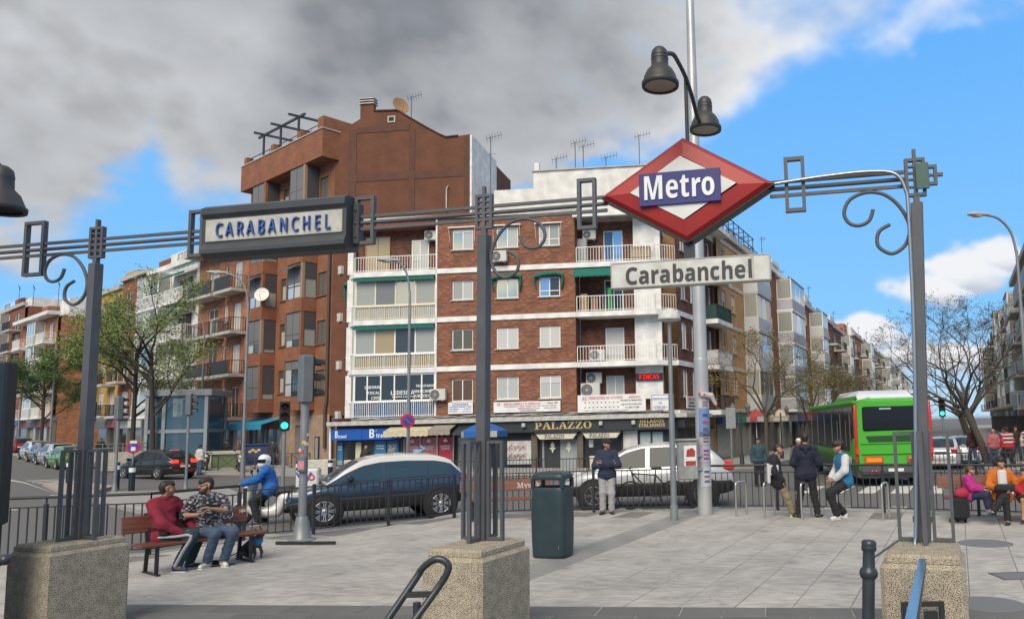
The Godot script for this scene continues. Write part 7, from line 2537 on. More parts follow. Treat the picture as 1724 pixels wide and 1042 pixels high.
func vehicles() -> void:
	var red := lamp_mat("lamp_red", Color(.35, .01, .01))
	var head := lamp_mat("lamp_clear", Color(.5, .5, .5))
	var black := M("trim_black", Color(.016, .016, .017), .6)
	var blue := paint_("paint_blue", Color(.028, .055, .10), .45)
	var wht := paint_("paint_white", Color(.47, .48, .49), .15)
	var suv := {"w": 1.78, "height": 1.54, "sill": .3, "top": V2([-2.02, .72, -1.95, .88, -1.6, 1.0, -.9, .985, .3, .955, .95, .935, 1.6, .86, 1.95, .74, 2.08, .58]), "roof": V2([-1.98, .95, -1.82, 1.1, -1.55, 1.4, -1.2, 1.5, -.5, 1.545, .1, 1.53, .5, 1.44, .85, 1.24, 1.28, .92]), "panes": [[-1.5, -1.02], [-.98, -.02], [.08, .98]], "rear": [-1.84, -1.58], "front": [.56, 1.22], "axles": [-1.3, 1.31], "r": .34, "spokes": 8, "doors": [-1.0, .04, 1.02], "handles": [-.78, .24], "mirror": .78, "low": black}
	var o := suv.duplicate()
	o.merge({"paint": blue, "roofm": paint_("paint_pearl", Color(.58, .58, .57), .1), "mirrorm": black, "strip": .13, "glasskey": "car_glass_blue", "glass": Color(.03, .06, .09), "lamps": [[-1.93, .95, .86, Vector3(.22, .13, .25), red], [1.86, .72, .84, Vector3(.3, .12, .25), head, "headlight"]]})
	car("parked_car", "dark blue crossover with a white roof behind the railing", Vector3(-7.12, -.12, -19.2), -2.62, o)
	o = suv.duplicate()
	o.merge({"w": 1.85, "height": 1.62, "top": V2([-2.2, .72, -2.14, .95, -1.7, 1.06, -.9, 1.04, .3, 1.0, 1.0, .98, 1.7, .9, 2.08, .78, 2.24, .6]), "roof": V2([-2.05, 1.0, -1.92, 1.2, -1.62, 1.47, -1.2, 1.57, -.5, 1.625, .15, 1.60, .55, 1.5, .9, 1.31, 1.42, .96]), "panes": [[-1.62, -1.1], [-1.04, -.05], [.06, 1.1]], "rear": [-1.94, -1.64], "front": [.62, 1.34], "axles": [-1.4, 1.39], "r": .35, "spokes": 5, "doors": [-1.06, .02, 1.1], "handles": [-.82, .26], "mirror": .92, "paint": wht, "rim": M("alloy_dark", Color(.16, .16, .17), .35, .6), "lamps": [[-2.08, 1.0, .87, Vector3(.3, .16, .24), lamp_mat("lamp_bright_red", Color(.55, .03, .02))], [2.0, .8, .86, Vector3(.28, .12, .22), head, "headlight"]]}, true)
	car("parked_car", "white crossover with black cladding behind the railing and the flag mast", Vector3(-.5, -.13, -20.85), PI - .036, o)
	# hatchback braking at the kerb on the left
	var hatch := {"w": 1.78, "height": 1.47, "sill": .2, "top": V2([-2.1, .66, -2.05, .92, -1.7, .98, -.8, .95, .4, .92, 1.0, .9, 1.7, .8, 2.05, .66, 2.15, .5]), "roof": V2([-2.02, .97, -1.85, 1.06, -1.3, 1.36, -.8, 1.46, -.1, 1.475, .3, 1.42, .8, 1.15, 1.3, .88]), "panes": [[-1.35, -.95], [-.9, -.02], [.06, .98]], "rear": [-1.9, -1.1], "front": [.36, 1.22], "axles": [-1.28, 1.36], "r": .31, "doors": [-.95, .02, 1.0], "handles": [-.72, .22], "mirror": .85, "plate": .62}
	o = hatch.duplicate()
	o.merge({"paint": paint_("paint_black", Color(.008, .008, .009), .1), "lamps": [[-2.03, .86, .74, Vector3(.14, .17, .36), lamp_mat("lamp_brake", Color(.8, .04, .02), 1.6)], [-2.1, .42, .7, Vector3(.08, .07, .3), red], [2.0, .66, .84, Vector3(.25, .12, .25), head, "headlight"]]})
	var bc := car("car", "black hatchback with its brake lights on, driving up the left street", on(-26.6, -40.6, 0.02), 2.74, o)
	var b := MB.new()
	b.cbox(Vector3(-1.25, 1.42, 0), Vector3(.06, .035, .5), .01)
	obj("tail_light", b, mats["lamp_brake"], bc)
	var glow := OmniLight3D.new()
	glow.name = "brake_light_glow"
	glow.light_color = Color(1, .2, .12)
	glow.light_energy = .06
	glow.omni_range = 200
	glow.omni_attenuation = 2
	glow.light_size = .1
	glow.shadow_enabled = true
	glow.position = Vector3(-2.3, .84, 0)
	bc.add_child(glow)
	# cars parked along the left street
	var row := [["white", Color(.6, .6, .6), "white parked car, farthest of the parked row on the left"], ["grey", Color(.16, .165, .18), "grey parked car, second from the far end of the parked row"], ["silver", Color(.42, .43, .44), "silver parked estate next to the green one"], ["green", Color(.10, .30, .05), "bright green parked car, nearest of the parked row"]]
	for k in 4:
		o = hatch.duplicate()
		o.merge({"paint": paint_("paint_row_" + row[k][0], row[k][1]), "group": "cars parked on the left street", "lamps": [[-1.98, .9, .82, Vector3(.16, .26, .2), red], [2.0, .66, .84, Vector3(.25, .12, .25), head, "headlight"]]})
		if k == 2:
			o.roof = V2([-2.02, .97, -1.95, 1.1, -1.8, 1.42, -1.2, 1.5, -.1, 1.5, .3, 1.44, .8, 1.15, 1.3, .88])
			o.rear = [-1.94, -1.8]
		var j := 3 - k
		car("parked_car", row[k][2], on(-39.0 - j * 3.75, -50.6 - j * 3.75), 2.42, o)
	for q in [[-60.5, -72.5, Color(.2, .02, .03), "dark red car further up the left street"], [-64.5, -76.0, Color(.05, .05, .055), "dark car at the far end of the left street"]]:
		o = hatch.duplicate()
		o.merge({"paint": paint_("paint_far_%d" % int(-q[0]), q[2]), "group": "cars parked on the left street", "lamps": [[-1.98, .9, .82, Vector3(.16, .2, .2), red]]})
		car("parked_car", q[3], on(q[0], q[1]), 2.42, o)
	# taxis on the avenue beyond the bus
	for q in [[13.2, -37.5, "white taxi with a blue stripe right of the bus"], [15.6, -41.0, "white car behind the taxi, by the bare tree"]]:
		o = hatch.duplicate()
		o.merge({"paint": wht, "lamps": [[-2.0, .86, .78, Vector3(.14, .2, .3), red]]})
		var c := car("car", q[2], on(q[0], q[1]), 1.212, o)
		if q[0] < 14:
			b = MB.new()
			b.box(Vector3(-.2, .75, .902), Vector3(.9, .16, .01))
			b.box(Vector3(-2.105, .8, 0), Vector3(.012, .14, .6))
			obj("blue_stripe", b, M("taxi_blue", Color(.02, .12, .5), .4), c)
	bus()
	# scooter of the rider in blue
	scooter("motor_scooter", "white delivery scooter with a top box, ridden by the man in blue", Vector3(-9.42, -.12, -18.6), PI + .28, paint_("scooter_white", Color(.6, .6, .58), .0), true)
	scooter("motor_scooter", "dark scooter parked beside the woman in the white padded jacket", on(-27.9, -46.9, .13), -.9, paint_("scooter_dark", Color(.02, .02, .024), .2), false)
	scooter("motor_scooter", "black scooter parked before the blue container", on(-24.9, -45.3, .13), -1.0, paint_("scooter_black", Color(.015, .015, .017), .2), false)

func scooter(called: String, label: String, at: Vector3, turn: float, pm: Material, box: bool) -> void:
	var t := thing(called, label, "scooter", at, turn)
	var dark := M("trim_black", Color(.016, .016, .017), .6)
	for x in [-.62, .66]:
		var b := MB.new()
		b.lathe([Vector2(.15, -.06), Vector2(.23, -.055), Vector2(.25, 0), Vector2(.23, .055), Vector2(.15, .06)], 20, Transform3D(Basis(Vector3.RIGHT, PI / 2), Vector3(x, .25, 0)))
		var w := obj("wheel", b, M("tyre", Color(.012, .012, .013), .8), t)
		b = MB.new()
		b.lathe([Vector2(.16, .05), Vector2(.15, .03), Vector2(.03, .06), Vector2(.001, .06)], 14, Transform3D(Basis(Vector3.RIGHT, PI / 2), Vector3(x, .25, 0)))
		b.lathe([Vector2(.16, .05), Vector2(.15, .03), Vector2(.03, .06), Vector2(.001, .06)], 14, Transform3D(Basis(Vector3.RIGHT, -PI / 2), Vector3(x, .25, 0)))
		obj("rim", b, M("alloy", Color(.42, .43, .45), .3, .7), w)
	var b := MB.new()
	sdf(b, [[Vector3(.5, .62, 0), Vector3(.42, .95, 0), .12, .11], [Vector3(.56, .5, -.1), Vector3(.45, .9, -.14), .06, .07], [Vector3(.56, .5, .1), Vector3(.45, .9, .14), .06, .07], [Vector3(.5, .4, 0), Vector3(.3, .3, 0), .12, .11], [Vector3(.3, .28, 0), Vector3(-.1, .28, 0), .13, .13], [Vector3(-.1, .35, 0), Vector3(-.3, .55, 0), .12, .14], [Vector3(-.25, .6, 0), Vector3(-.8, .68, 0), .14, .1], [Vector3(.72, .5, 0), Vector3(.55, .56, 0), .06, .08]], .08, .03)
	obj("fairing", b, pm, t)
	b = MB.new()
	sdf(b, [[Vector3(-.1, .74, 0), Vector3(-.7, .8, 0), .12, .1]], .05, .03)
	obj("seat", b, dark, t)
	b = MB.new()
	b.tube(smooth([Vector3(.28, 1.0, -.34), Vector3(.36, 1.05, -.18), Vector3(.4, 1.02, 0), Vector3(.36, 1.05, .18), Vector3(.28, 1.0, .34)], 4), .022, 8)
	for s in [-1, 1]:
		b.tube([Vector3(.36, 1.04, s * .22), Vector3(.4, 1.22, s * .3)], .01, 5)
		b.cbox(Vector3(.4, 1.25, s * .32), Vector3(.03, .08, .14), .012)
	b.tube([Vector3(.44, .95, 0), Vector3(.66, .25, 0)], .04, 8)
	b.cbox(Vector3(-.45, .3, .16), Vector3(.5, .16, .12), .04)
	obj("handlebar", b, dark, t)
	b = MB.new()
	b.ball(Vector3(.56, .85, 0), Vector3(.06, .08, .1), 10, 8)
	obj("headlight", b, lamp_mat("lamp_clear", Color(.5, .5, .5)), t)
	b = MB.new()
	b.cbox(Vector3(-.93, .68, 0), Vector3(.05, .08, .2), .02)
	obj("tail_light", b, lamp_mat("lamp_red", Color(.35, .01, .01)), t)
	b = MB.new()
	b.box(Vector3(-.98, .5, 0), Vector3(.02, .16, .2))
	obj("number_plate", b, M("plate_white", Color(.6, .6, .58), .5), t)
	if box:
		b = MB.new()
		b.cbox(Vector3(-.78, 1.04, 0), Vector3(.5, .46, .5), .04)
		var bx := obj("top_box", b, pm, t)
		b = MB.new()
		for s in [-1, 1]:
			b.box(Vector3(-.78, 1.0, .252 * s), Vector3(.06, .4, .006), Basis(Vector3.BACK, .5))
			b.box(Vector3(-.62, 1.06, .252 * s), Vector3(.04, .3, .006), Basis(Vector3.BACK, -.5))
		obj("blue_band", b, M("travel_blue", Color(.008, .075, .36), .4), bx)
		b = MB.new()
		for s in [-1, 1]:
			b.lathe([Vector2(.04, 0), Vector2(.075, 0), Vector2(.075, .008), Vector2(.04, .008)], 14, Transform3D(Basis(Vector3.RIGHT, PI / 2 * s), Vector3(-.88, 1.06, .25 * s)))
		obj("red_ring", b, M("sign_red", Color(.42, .03, .04), .5), bx)

func bus() -> void:
	# rear left corner at (6.3, -26); the bus points up the avenue
	var t := thing("bus", "green city bus seen from behind with red corner strips and a white roof pod", "bus", Vector3(6.3, -.3, -26.0), PI / 2 - .045)
	# local: +x forward, z to the right from 0 to 2.5
	var green := M("bus_green", Color(.055, .33, .022), .4)
	var L := 11.8
	var rings := []
	for q in [[0.0, .08, .12], [.08, .03, .04], [.2, 0.0, 0.0], [6.0, 0.0, 0.0], [11.4, 0.0, 0.0], [11.75, .06, .1]]:
		var ring := PackedVector3Array()
		var e: float = q[1]
		for p in [[e, .62], [0.0 + e, 1.2], [e, 2.55], [e + .05, 2.8], [e + .16, 2.93], [.5, 2.99 - q[2]], [2.0, 2.99 - q[2]], [2.34 - e, 2.93], [2.45 - e, 2.8], [2.5 - e, 2.55], [2.5 - e, 1.2], [2.5 - e, .62]]:
			ring.append(Vector3(q[0], p[1], p[0]))
		ring.reverse()
		rings.append(ring)
	var b := MB.new()
	b.skin(rings, true, true)
	var body := obj("body", b, green, t)
	b = MB.new()
	b.cbox(Vector3(L / 2, .5, 1.25), Vector3(L - .1, .36, 2.44), .05)
	b.cbox(Vector3(-.02, .62, 1.25), Vector3(.12, .34, 2.3), .04)
	obj("skirt", b, M("bus_grey", Color(.06, .062, .066), .5), body)
	var gl := M("bus_glass", Color(.010, .012, .015), .12)
	gl.metallic_specular = .4
	# left side glazing: bays with thin pillars, the last bay stepping up
	for k in 6:
		b = MB.new()
		var xa := .35 + k * 1.85
		b.cbox(Vector3(xa + .9, 1.95, -.004), Vector3(1.78, 1.55, .03), .01)
		obj("side_window", b, gl, t)
	b = MB.new()
	for k in 6:
		b.box(Vector3(.9 + k * 1.85, 1.9, -.024), Vector3(.05, 1.2, .012))
	for x in [1.7, 3.4]:
		b.box(Vector3(x, 1.8, -.022), Vector3(.03, .9, .012))
	obj("hand_pole", b, M("pole_grey", Color(.2, .2, .2), .4), t)
	b = MB.new()
	b.prism(PackedVector2Array([Vector2(.25, .95), Vector2(1.5, .95), Vector2(.9, 1.28), Vector2(.55, 1.6), Vector2(.25, 1.65)]), .05, Transform3D(Basis(), Vector3(0, 0, -.012)))
	obj("side_flare", b, green, t)
	b = MB.new()
	b.cbox(Vector3(5.6, 2.86, -.02), Vector3(11.2, .12, .1), .03)
	obj("roof_edge", b, green, t)
	# red strips down both rear corners
	for z in [.02, 2.48]:
		b = MB.new()
		b.tube(smooth([Vector3(.12, 2.85, z), Vector3(.04, 2.4, z), Vector3(.05, 1.4, z), Vector3(.1, .85, z)], 4), .06, 8, .7)
		var s := obj("red_strip", b, M("bus_red", Color(.48, .02, .02), .35), t)
		b = MB.new()
		b.cbox(Vector3(-.03, 1.22, z), Vector3(.05, .22, .1), .02)
		obj("tail_light", b, lamp_mat("lamp_bus", Color(.7, .03, .02)), s)
	# rear wall
	b = MB.new()
	b.cbox(Vector3(-.01, 2.3, 1.25), Vector3(.06, .8, 2.02), .04)
	obj("rear_window", b, gl, t)
	b = MB.new()
	b.cbox(Vector3(-.035, 2.62, 1.0), Vector3(.03, .05, .4), .01)
	obj("number_blind", b, M("blind_pale", Color(.3, .45, .5), .5), t)
	var n := lettering("1120", t, M("pale_letter", Color(.5, .65, .45), .5), Vector3(.02, 2.83, 1.5), .1, .35)
	n.rotation.y = -PI / 2
	b = MB.new()
	b.prism(PackedVector2Array([Vector2(.32, 1.72), Vector2(2.3, 1.74), Vector2(2.3, 1.52), Vector2(.42, 1.52)]), .03, Transform3D(Basis(Vector3(0, 0, 1), Vector3.UP, Vector3(-1, 0, 0)), Vector3(.0, 0, 0)))
	obj("intake_grille", b, M("bus_dark_green", Color(.006, .05, .004), .5), t)
	for z in [.55, 1.95]:
		b = MB.new()
		b.cbox(Vector3(-.03, .93, z), Vector3(.06, .24, .62), .02)
		var f := obj("rear_lamp", b, M("lamp_frame", Color(.42, .08, .01), .35), t)
		b = MB.new()
		b.cbox(Vector3(-.065, .93, z), Vector3(.02, .15, .5), .008)
		obj("amber_lens", b, lamp_mat("lamp_amber", Color(.75, .24, .01)), f)
	b = MB.new()
	b.cbox(Vector3(-.02, 1.48, 1.25), Vector3(.05, .04, 2.2), .015)
	b.cbox(Vector3(-.03, 1.14, 1.25), Vector3(.06, .05, 2.2), .02)
	obj("panel_seam", b, green, t)
	b = MB.new()
	for k in 2:
		b.lathe([Vector2(.05, 0), Vector2(.05, .02), Vector2(.001, .025)], 12, Transform3D(Basis(Vector3.BACK, PI / 2), Vector3(-.08, .55, .48 + k * .13)))
	obj("reflector", b, lamp_mat("lamp_red", Color(.35, .01, .01)), t)
	b = MB.new()
	b.box(Vector3(-.085, .6, 1.25), Vector3(.012, .1, .5))
	obj("number_plate", b, M("plate_white", Color(.6, .6, .58), .5), t)
	for q in [[2.6, 0.06], [2.6, 2.44], [8.8, .06], [8.8, 2.44]]:
		wheel(t, Vector3(q[0], .47, q[1]), .47, -1.0 if q[1] < 1 else 1.0, 6, M("alloy_dark", Color(.16, .16, .17), .35, .6))
	# roof pods
	b = MB.new()
	rings = []
	for q in [[.9, .1], [1.3, .33], [4.9, .36], [5.6, .1]]:
		rings.append(PackedVector3Array([Vector3(q[0], 2.95, 2.25), Vector3(q[0], 2.95 + q[1], 2.1), Vector3(q[0], 2.95 + q[1], .4), Vector3(q[0], 2.95, .25)]))
	b.skin(rings, true, true)
	obj("roof_pod", b, paint_("bus_white", Color(.62, .62, .62), .0), t)
	b = MB.new()
	b.cbox(Vector3(.55, 2.99, 1.3), Vector3(.7, .12, 1.5), .03)
	for k in 6:
		b.box(Vector3(.19, 3.0, .7 + k * .22), Vector3(.02, .06, .16))
	obj("roof_vent", b, paint_("bus_white", Color(.62, .62, .62), .0), t)

func grow(b: MB, tips: Array, at: Vector3, dir: Vector3, len_: float, r: float, depth: int, o: Dictionary) -> void:
	var pts := [at]
	var rr := [r]
	var p := at
	var d := dir
	var n := 3 if r > .03 else 2
	for k in n:
		d = (d + Vector3(rng.randf_range(-1, 1), rng.randf_range(-.6, 1) * o.get("up", .5), rng.randf_range(-1, 1)) * o.get("bend", .16)).normalized()
		p += d * len_ / n
		pts.append(p)
		rr.append(lerpf(r, r * .68, (k + 1.0) / n))
	b.tube(pts, rr, 8 if r > .06 else (5 if r > .02 else 3), 1.0, false)
	if depth <= o.get("tipdepth", 2):
		tips.append(p)
		tips.append(pts[1])
	if depth == 0:
		return
	var kids: int = o.get("kids", 3) if depth > 1 else 3
	var spin := rng.randf() * TAU
	for k in kids:
		var side := d.cross(Vector3.UP)
		if side.length() < .1:
			side = Vector3.RIGHT
		side = side.normalized().rotated(d, spin + TAU * k / kids + rng.randf_range(-.4, .4))
		var ang: float = rng.randf_range(.3, o.get("spread", .75))
		var nd := (d * cos(ang) + side * sin(ang)).normalized()
		var from: Vector3 = pts[-1] if k < 2 else pts[-2]
		grow(b, tips, from, nd, len_ * rng.randf_range(.62, .86), r * rng.randf_range(.5, .66), depth - 1, o)

func tree(called: String, label: String, at: Vector3, o: Dictionary, group: String) -> void:
	var t := thing(called, label, "tree", at, 0, group)
	rng.seed = hash(label)
	var b := MB.new()
	var tips := []
	var h: float = o.trunk
	var lean: Vector3 = o.get("lean", Vector3.ZERO)
	var r: float = o.r
	var top := Vector3(0, h, 0) + lean
	b.tube([Vector3(0, -.3, 0), Vector3(0, .1, 0), Vector3(0, h * .4, 0) + lean * .3, Vector3(0, h * .75, 0) + lean * .7, top], [r * 1.35, r * 1.1, r, r * .92, r * .85], 10, 1.0, false)
	var limbs: int = o.limbs
	for k in limbs:
		var a: float = TAU * k / limbs + o.get("spin", 0.0) + rng.randf_range(-.25, .25)
		var out: float = o.get("open", .7) * rng.randf_range(.75, 1.15)
		var d := Vector3(cos(a) * sin(out), cos(out), sin(a) * sin(out)) + lean.normalized() * .15
		var down: float = o.get("leader", .12)
		var hk := h * (1.0 - down * (float(k) / limbs if down > .2 else rng.randf()))
		grow(b, tips, Vector3(0, hk, 0) + lean * (hk / h), d.normalized(), o.len, r * rng.randf_range(.45, .65), o.depth, o)
	obj("trunk", b, M("bark_%s" % o.get("bark", "brown"), {"brown": Color(.085, .068, .052), "grey": Color(.125, .105, .088)}[o.get("bark", "brown")], .95, 0, "speck", 1.6), t)
	var leaf := MB.new()
	var w: float = o.leaf
	for k in 4:
		var bs := Basis.from_euler(Vector3(k * 1.3, k * 2.1, k * .8))
		var c := Vector3(sin(k * 2.4), cos(k * 1.7) * .5, cos(k * 2.4)) * w * .9
		leaf.quad(c + bs * Vector3(-w * .5, 0, 0), c + bs * Vector3(0, 0, w * .22), c + bs * Vector3(w * .55, w * .1, 0), c + bs * Vector3(0, 0, -w * .22))
	var mm := MultiMesh.new()
	mm.transform_format = MultiMesh.TRANSFORM_3D
	mm.use_colors = true
	mm.mesh = leaf.mesh()
	var per: int = o.per
	mm.instance_count = tips.size() * per
	var i := 0
	for q in tips:
		var tone := rng.randf_range(.65, 1.25)
		for k in per:
			var v: Vector3 = Vector3(rng.randfn(), rng.randfn() * .55, rng.randfn()) * o.get("puff", .3)
			var bs := Basis.from_euler(Vector3(rng.randf_range(-.7, .7), rng.randf() * TAU, rng.randf_range(-.7, .7))) * rng.randf_range(.7, 1.3)
			mm.set_instance_transform(i, Transform3D(bs, q + v))
			var c: Color = o.tint * tone * rng.randf_range(.75, 1.25)
			c.a = 1
			mm.set_instance_color(i, c)
			i += 1
	var m := MultiMeshInstance3D.new()
	m.name = "crown"
	m.multimesh = mm
	var lm := StandardMaterial3D.new()
	lm.vertex_color_use_as_albedo = true
	lm.roughness = .6
	lm.backlight_enabled = true
	lm.backlight = Color(.22, .26, .08)
	m.material_override = lm
	m.set_meta("kind", "stuff")
	t.add_child(m, true)

func trees() -> void:
	var g1 := Color(.18, .235, .065)
	var leafy := {"trunk": 7.4, "leader": .62, "r": .14, "limbs": 9, "len": 1.75, "depth": 3, "leaf": .13, "per": 9, "puff": .36, "tint": g1, "tipdepth": 2, "open": .85, "spread": .7, "up": .8, "kids": 2}
	var o := leafy.duplicate()
	tree("leafy_tree", "leafy street tree just right of the left gate post", on(-34.6, -50.2), o, "leafy trees on the left street")
	o = leafy.duplicate()
	o.merge({"lean": Vector3(-.3, 0, .2), "limbs": 10, "len": 1.95, "spin": .5}, true)
	tree("leafy_tree", "leafy street tree left of the glass lift, branches over its roof", on(-31.9, -48.2), o, "leafy trees on the left street")
	o = leafy.duplicate()
	o.merge({"trunk": 6.0, "len": 1.9, "per": 16, "tint": Color(.085, .145, .03), "leaf": .18}, true)
	tree("leafy_tree", "dense green tree behind the parked cars at the far left", on(-58.5, -72.5), o, "leafy trees on the left street")
	var bare := {"trunk": 2.6, "r": .165, "limbs": 5, "len": 1.9, "depth": 5, "leaf": .075, "per": 3, "puff": .16, "tint": Color(.075, .058, .035), "tipdepth": 1, "open": .85, "spread": .8, "bark": "grey", "kids": 2, "lean": Vector3(-.9, 0, 0), "up": .5, "bend": .2}
	tree("bare_tree", "large bare spreading tree on the right footway", on(14.6, -35.6, .13), bare, "bare trees along the avenue")
	o = bare.duplicate()
	o.merge({"lean": Vector3(-.7, 0, .2), "len": 2.3, "spin": 1.0, "depth": 4}, true)
	for q in [[18.4, -45.5, "bare tree next behind the large one on the right footway"], [22.3, -57.0, "bare tree further up the right footway, third in line"], [27.0, -70.0, "bare tree far up the right footway, fourth in line"]]:
		tree("bare_tree", q[2], on(q[0], q[1], .13), o, "bare trees along the avenue")
	o = bare.duplicate()
	o.merge({"trunk": 3.0, "r": .12, "len": 1.75, "depth": 4, "lean": Vector3(.05, 0, 0), "per": 3, "tint": Color(.16, .12, .045), "leaf": .1, "puff": .2, "tipdepth": 2, "open": .8}, true)
	tree("budding_tree", "thin tree with ochre buds by the striped parasol", on(5.7, -45.0, .13), o, "budding trees along the avenue")
	for q in [[10.6, -58.5, "budding tree with a low bushy crown left of the bus"], [15.5, -72.0, "budding tree further up the avenue behind the bus"]]:
		var p := o.duplicate()
		p.merge({"per": 9, "tint": Color(.11, .095, .035), "puff": .35, "trunk": 2.6}, true)
		tree("budding_tree", q[2], on(q[0], q[1], .13), p, "budding trees along the avenue")

func cobra(label: String, at: Vector3, h: float, arm: Vector3, head: float) -> void:
	var t := thing("street_lamp", label, "street lamp", at, 0, "curved street lamps")
	var m := M("lamp_post_grey", Color(.25, .26, .27), .45, .4, "soft", 1)
	var b := MB.new()
	b.lathe([Vector2(.13, -.2), Vector2(.13, .9), Vector2(.09, 1.0), Vector2(.075, h * .6), Vector2(.055, h * .86)], 10)
	var pts := smooth([Vector3(0, h * .84, 0), Vector3(0, h * .93, 0) + arm * .12, Vector3(0, h * .985, 0) + arm * .45, Vector3(0, h, 0) + arm * .85], 4)
	b.tube(pts, .05, 8)
	obj("post", b, m, t)
	b = MB.new()
	var d := arm.normalized()
	var sx := d.cross(Vector3.UP)
	var rings := []
	for q in [[-.5, .05, .05], [-.3, .1, .07], [.0, .17, .1], [.3, .19, .1], [.5, .13, .06], [.56, .02, .02]]:
		var r := PackedVector3Array()
		for k in 10:
			var a := TAU * k / 10
			r.append(Vector3(0, h + .02, 0) + arm + d * q[0] * head + sx * cos(a) * q[1] * head + Vector3.UP * sin(a) * q[2] * head)
		rings.append(r)
	b.skin(rings, true, true)
	var hd := obj("lamp_head", b, M("lamp_head_grey", Color(.36, .37, .37), .4), t)
	b = MB.new()
	b.ball(Vector3(0, h - .05 * head, 0) + arm + d * .12 * head, Vector3(.26, .07, .15) * head, 10, 6)
	obj("lens", b, M("lens_pale", Color(.45, .44, .4), .2), hd)

func signal_head(t: Node3D, y: float, turn: float, lit: int, back: Material) -> void:
	var s := Node3D.new()
	s.name = "signal_head"
	s.position = Vector3(0, y, 0)
	s.rotation.y = turn
	t.add_child(s, true)
	var b := MB.new()
	b.cbox(Vector3(0, 0, 0), Vector3(.3, .92, .22), .03)
	obj("housing", b, back, s)
	b = MB.new()
	b.box(Vector3(0, 0, .115), Vector3(.27, .88, .01))
	obj("face", b, M("signal_black", Color(.012, .012, .013), .5), s)
	var cols := [Color(.3, .01, .01), Color(.25, .12, .01), Color(.01, .18, .12)]
	for k in 3:
		var c := Vector3(0, .29 - k * .29, .12)
		b = MB.new()
		b.lathe([Vector2(.105, 0), Vector2(.07, .02), Vector2(.001, .028)], 14, Transform3D(Basis(Vector3.RIGHT, PI / 2), c))
		var m: Material = M("signal_dim_%d" % k, cols[k] * .35, .3)
		if k == lit:
			m = lamp_mat("signal_lit_green", Color(.05, .9, .62), 1.5)
			var l := OmniLight3D.new()
			l.name = "signal_glow"
			l.light_color = Color(.25, 1, .8)
			l.light_energy = .03
			l.omni_range = 200
			l.omni_attenuation = 2
			l.light_size = .1
			l.shadow_enabled = true
			l.position = c + Vector3(0, 0, .1)
			s.add_child(l)
		obj("signal_lamp", b, m, s)
		b = MB.new()
		var rows := []
		for z in [0.0, .2]:
			var ring := PackedVector3Array()
			for i in 11:
				var a := PI * i / 10
				ring.append(c + Vector3(cos(a) * .125, sin(a) * .125 - z * .12, z))
			rows.append(ring)
		b.skin(rows, false, false)
		obj("visor", b, M("signal_black"), s)

func signal_post(label: String, at: Vector3, y: float, turn: float, lit: int, r := .055) -> Node3D:
	var t := thing("traffic_light", label, "traffic light", at, 0, "traffic lights")
	var m := M("lamp_post_grey", Color(.25, .26, .27), .45, .4, "soft", 1)
	var b := MB.new()
	b.lathe([Vector2(r * 2, -.1), Vector2(r * 2, .05), Vector2(r * 1.5, .1), Vector2(r, .4), Vector2(r, y - .46)], 12)
	obj("post", b, m, t)
	signal_head(t, y, turn, lit, M("signal_grey", Color(.13, .14, .15), .5, 0, "soft", 1.5) if lit < 0 else M("signal_black", Color(.012, .012, .013), .5))
	return t

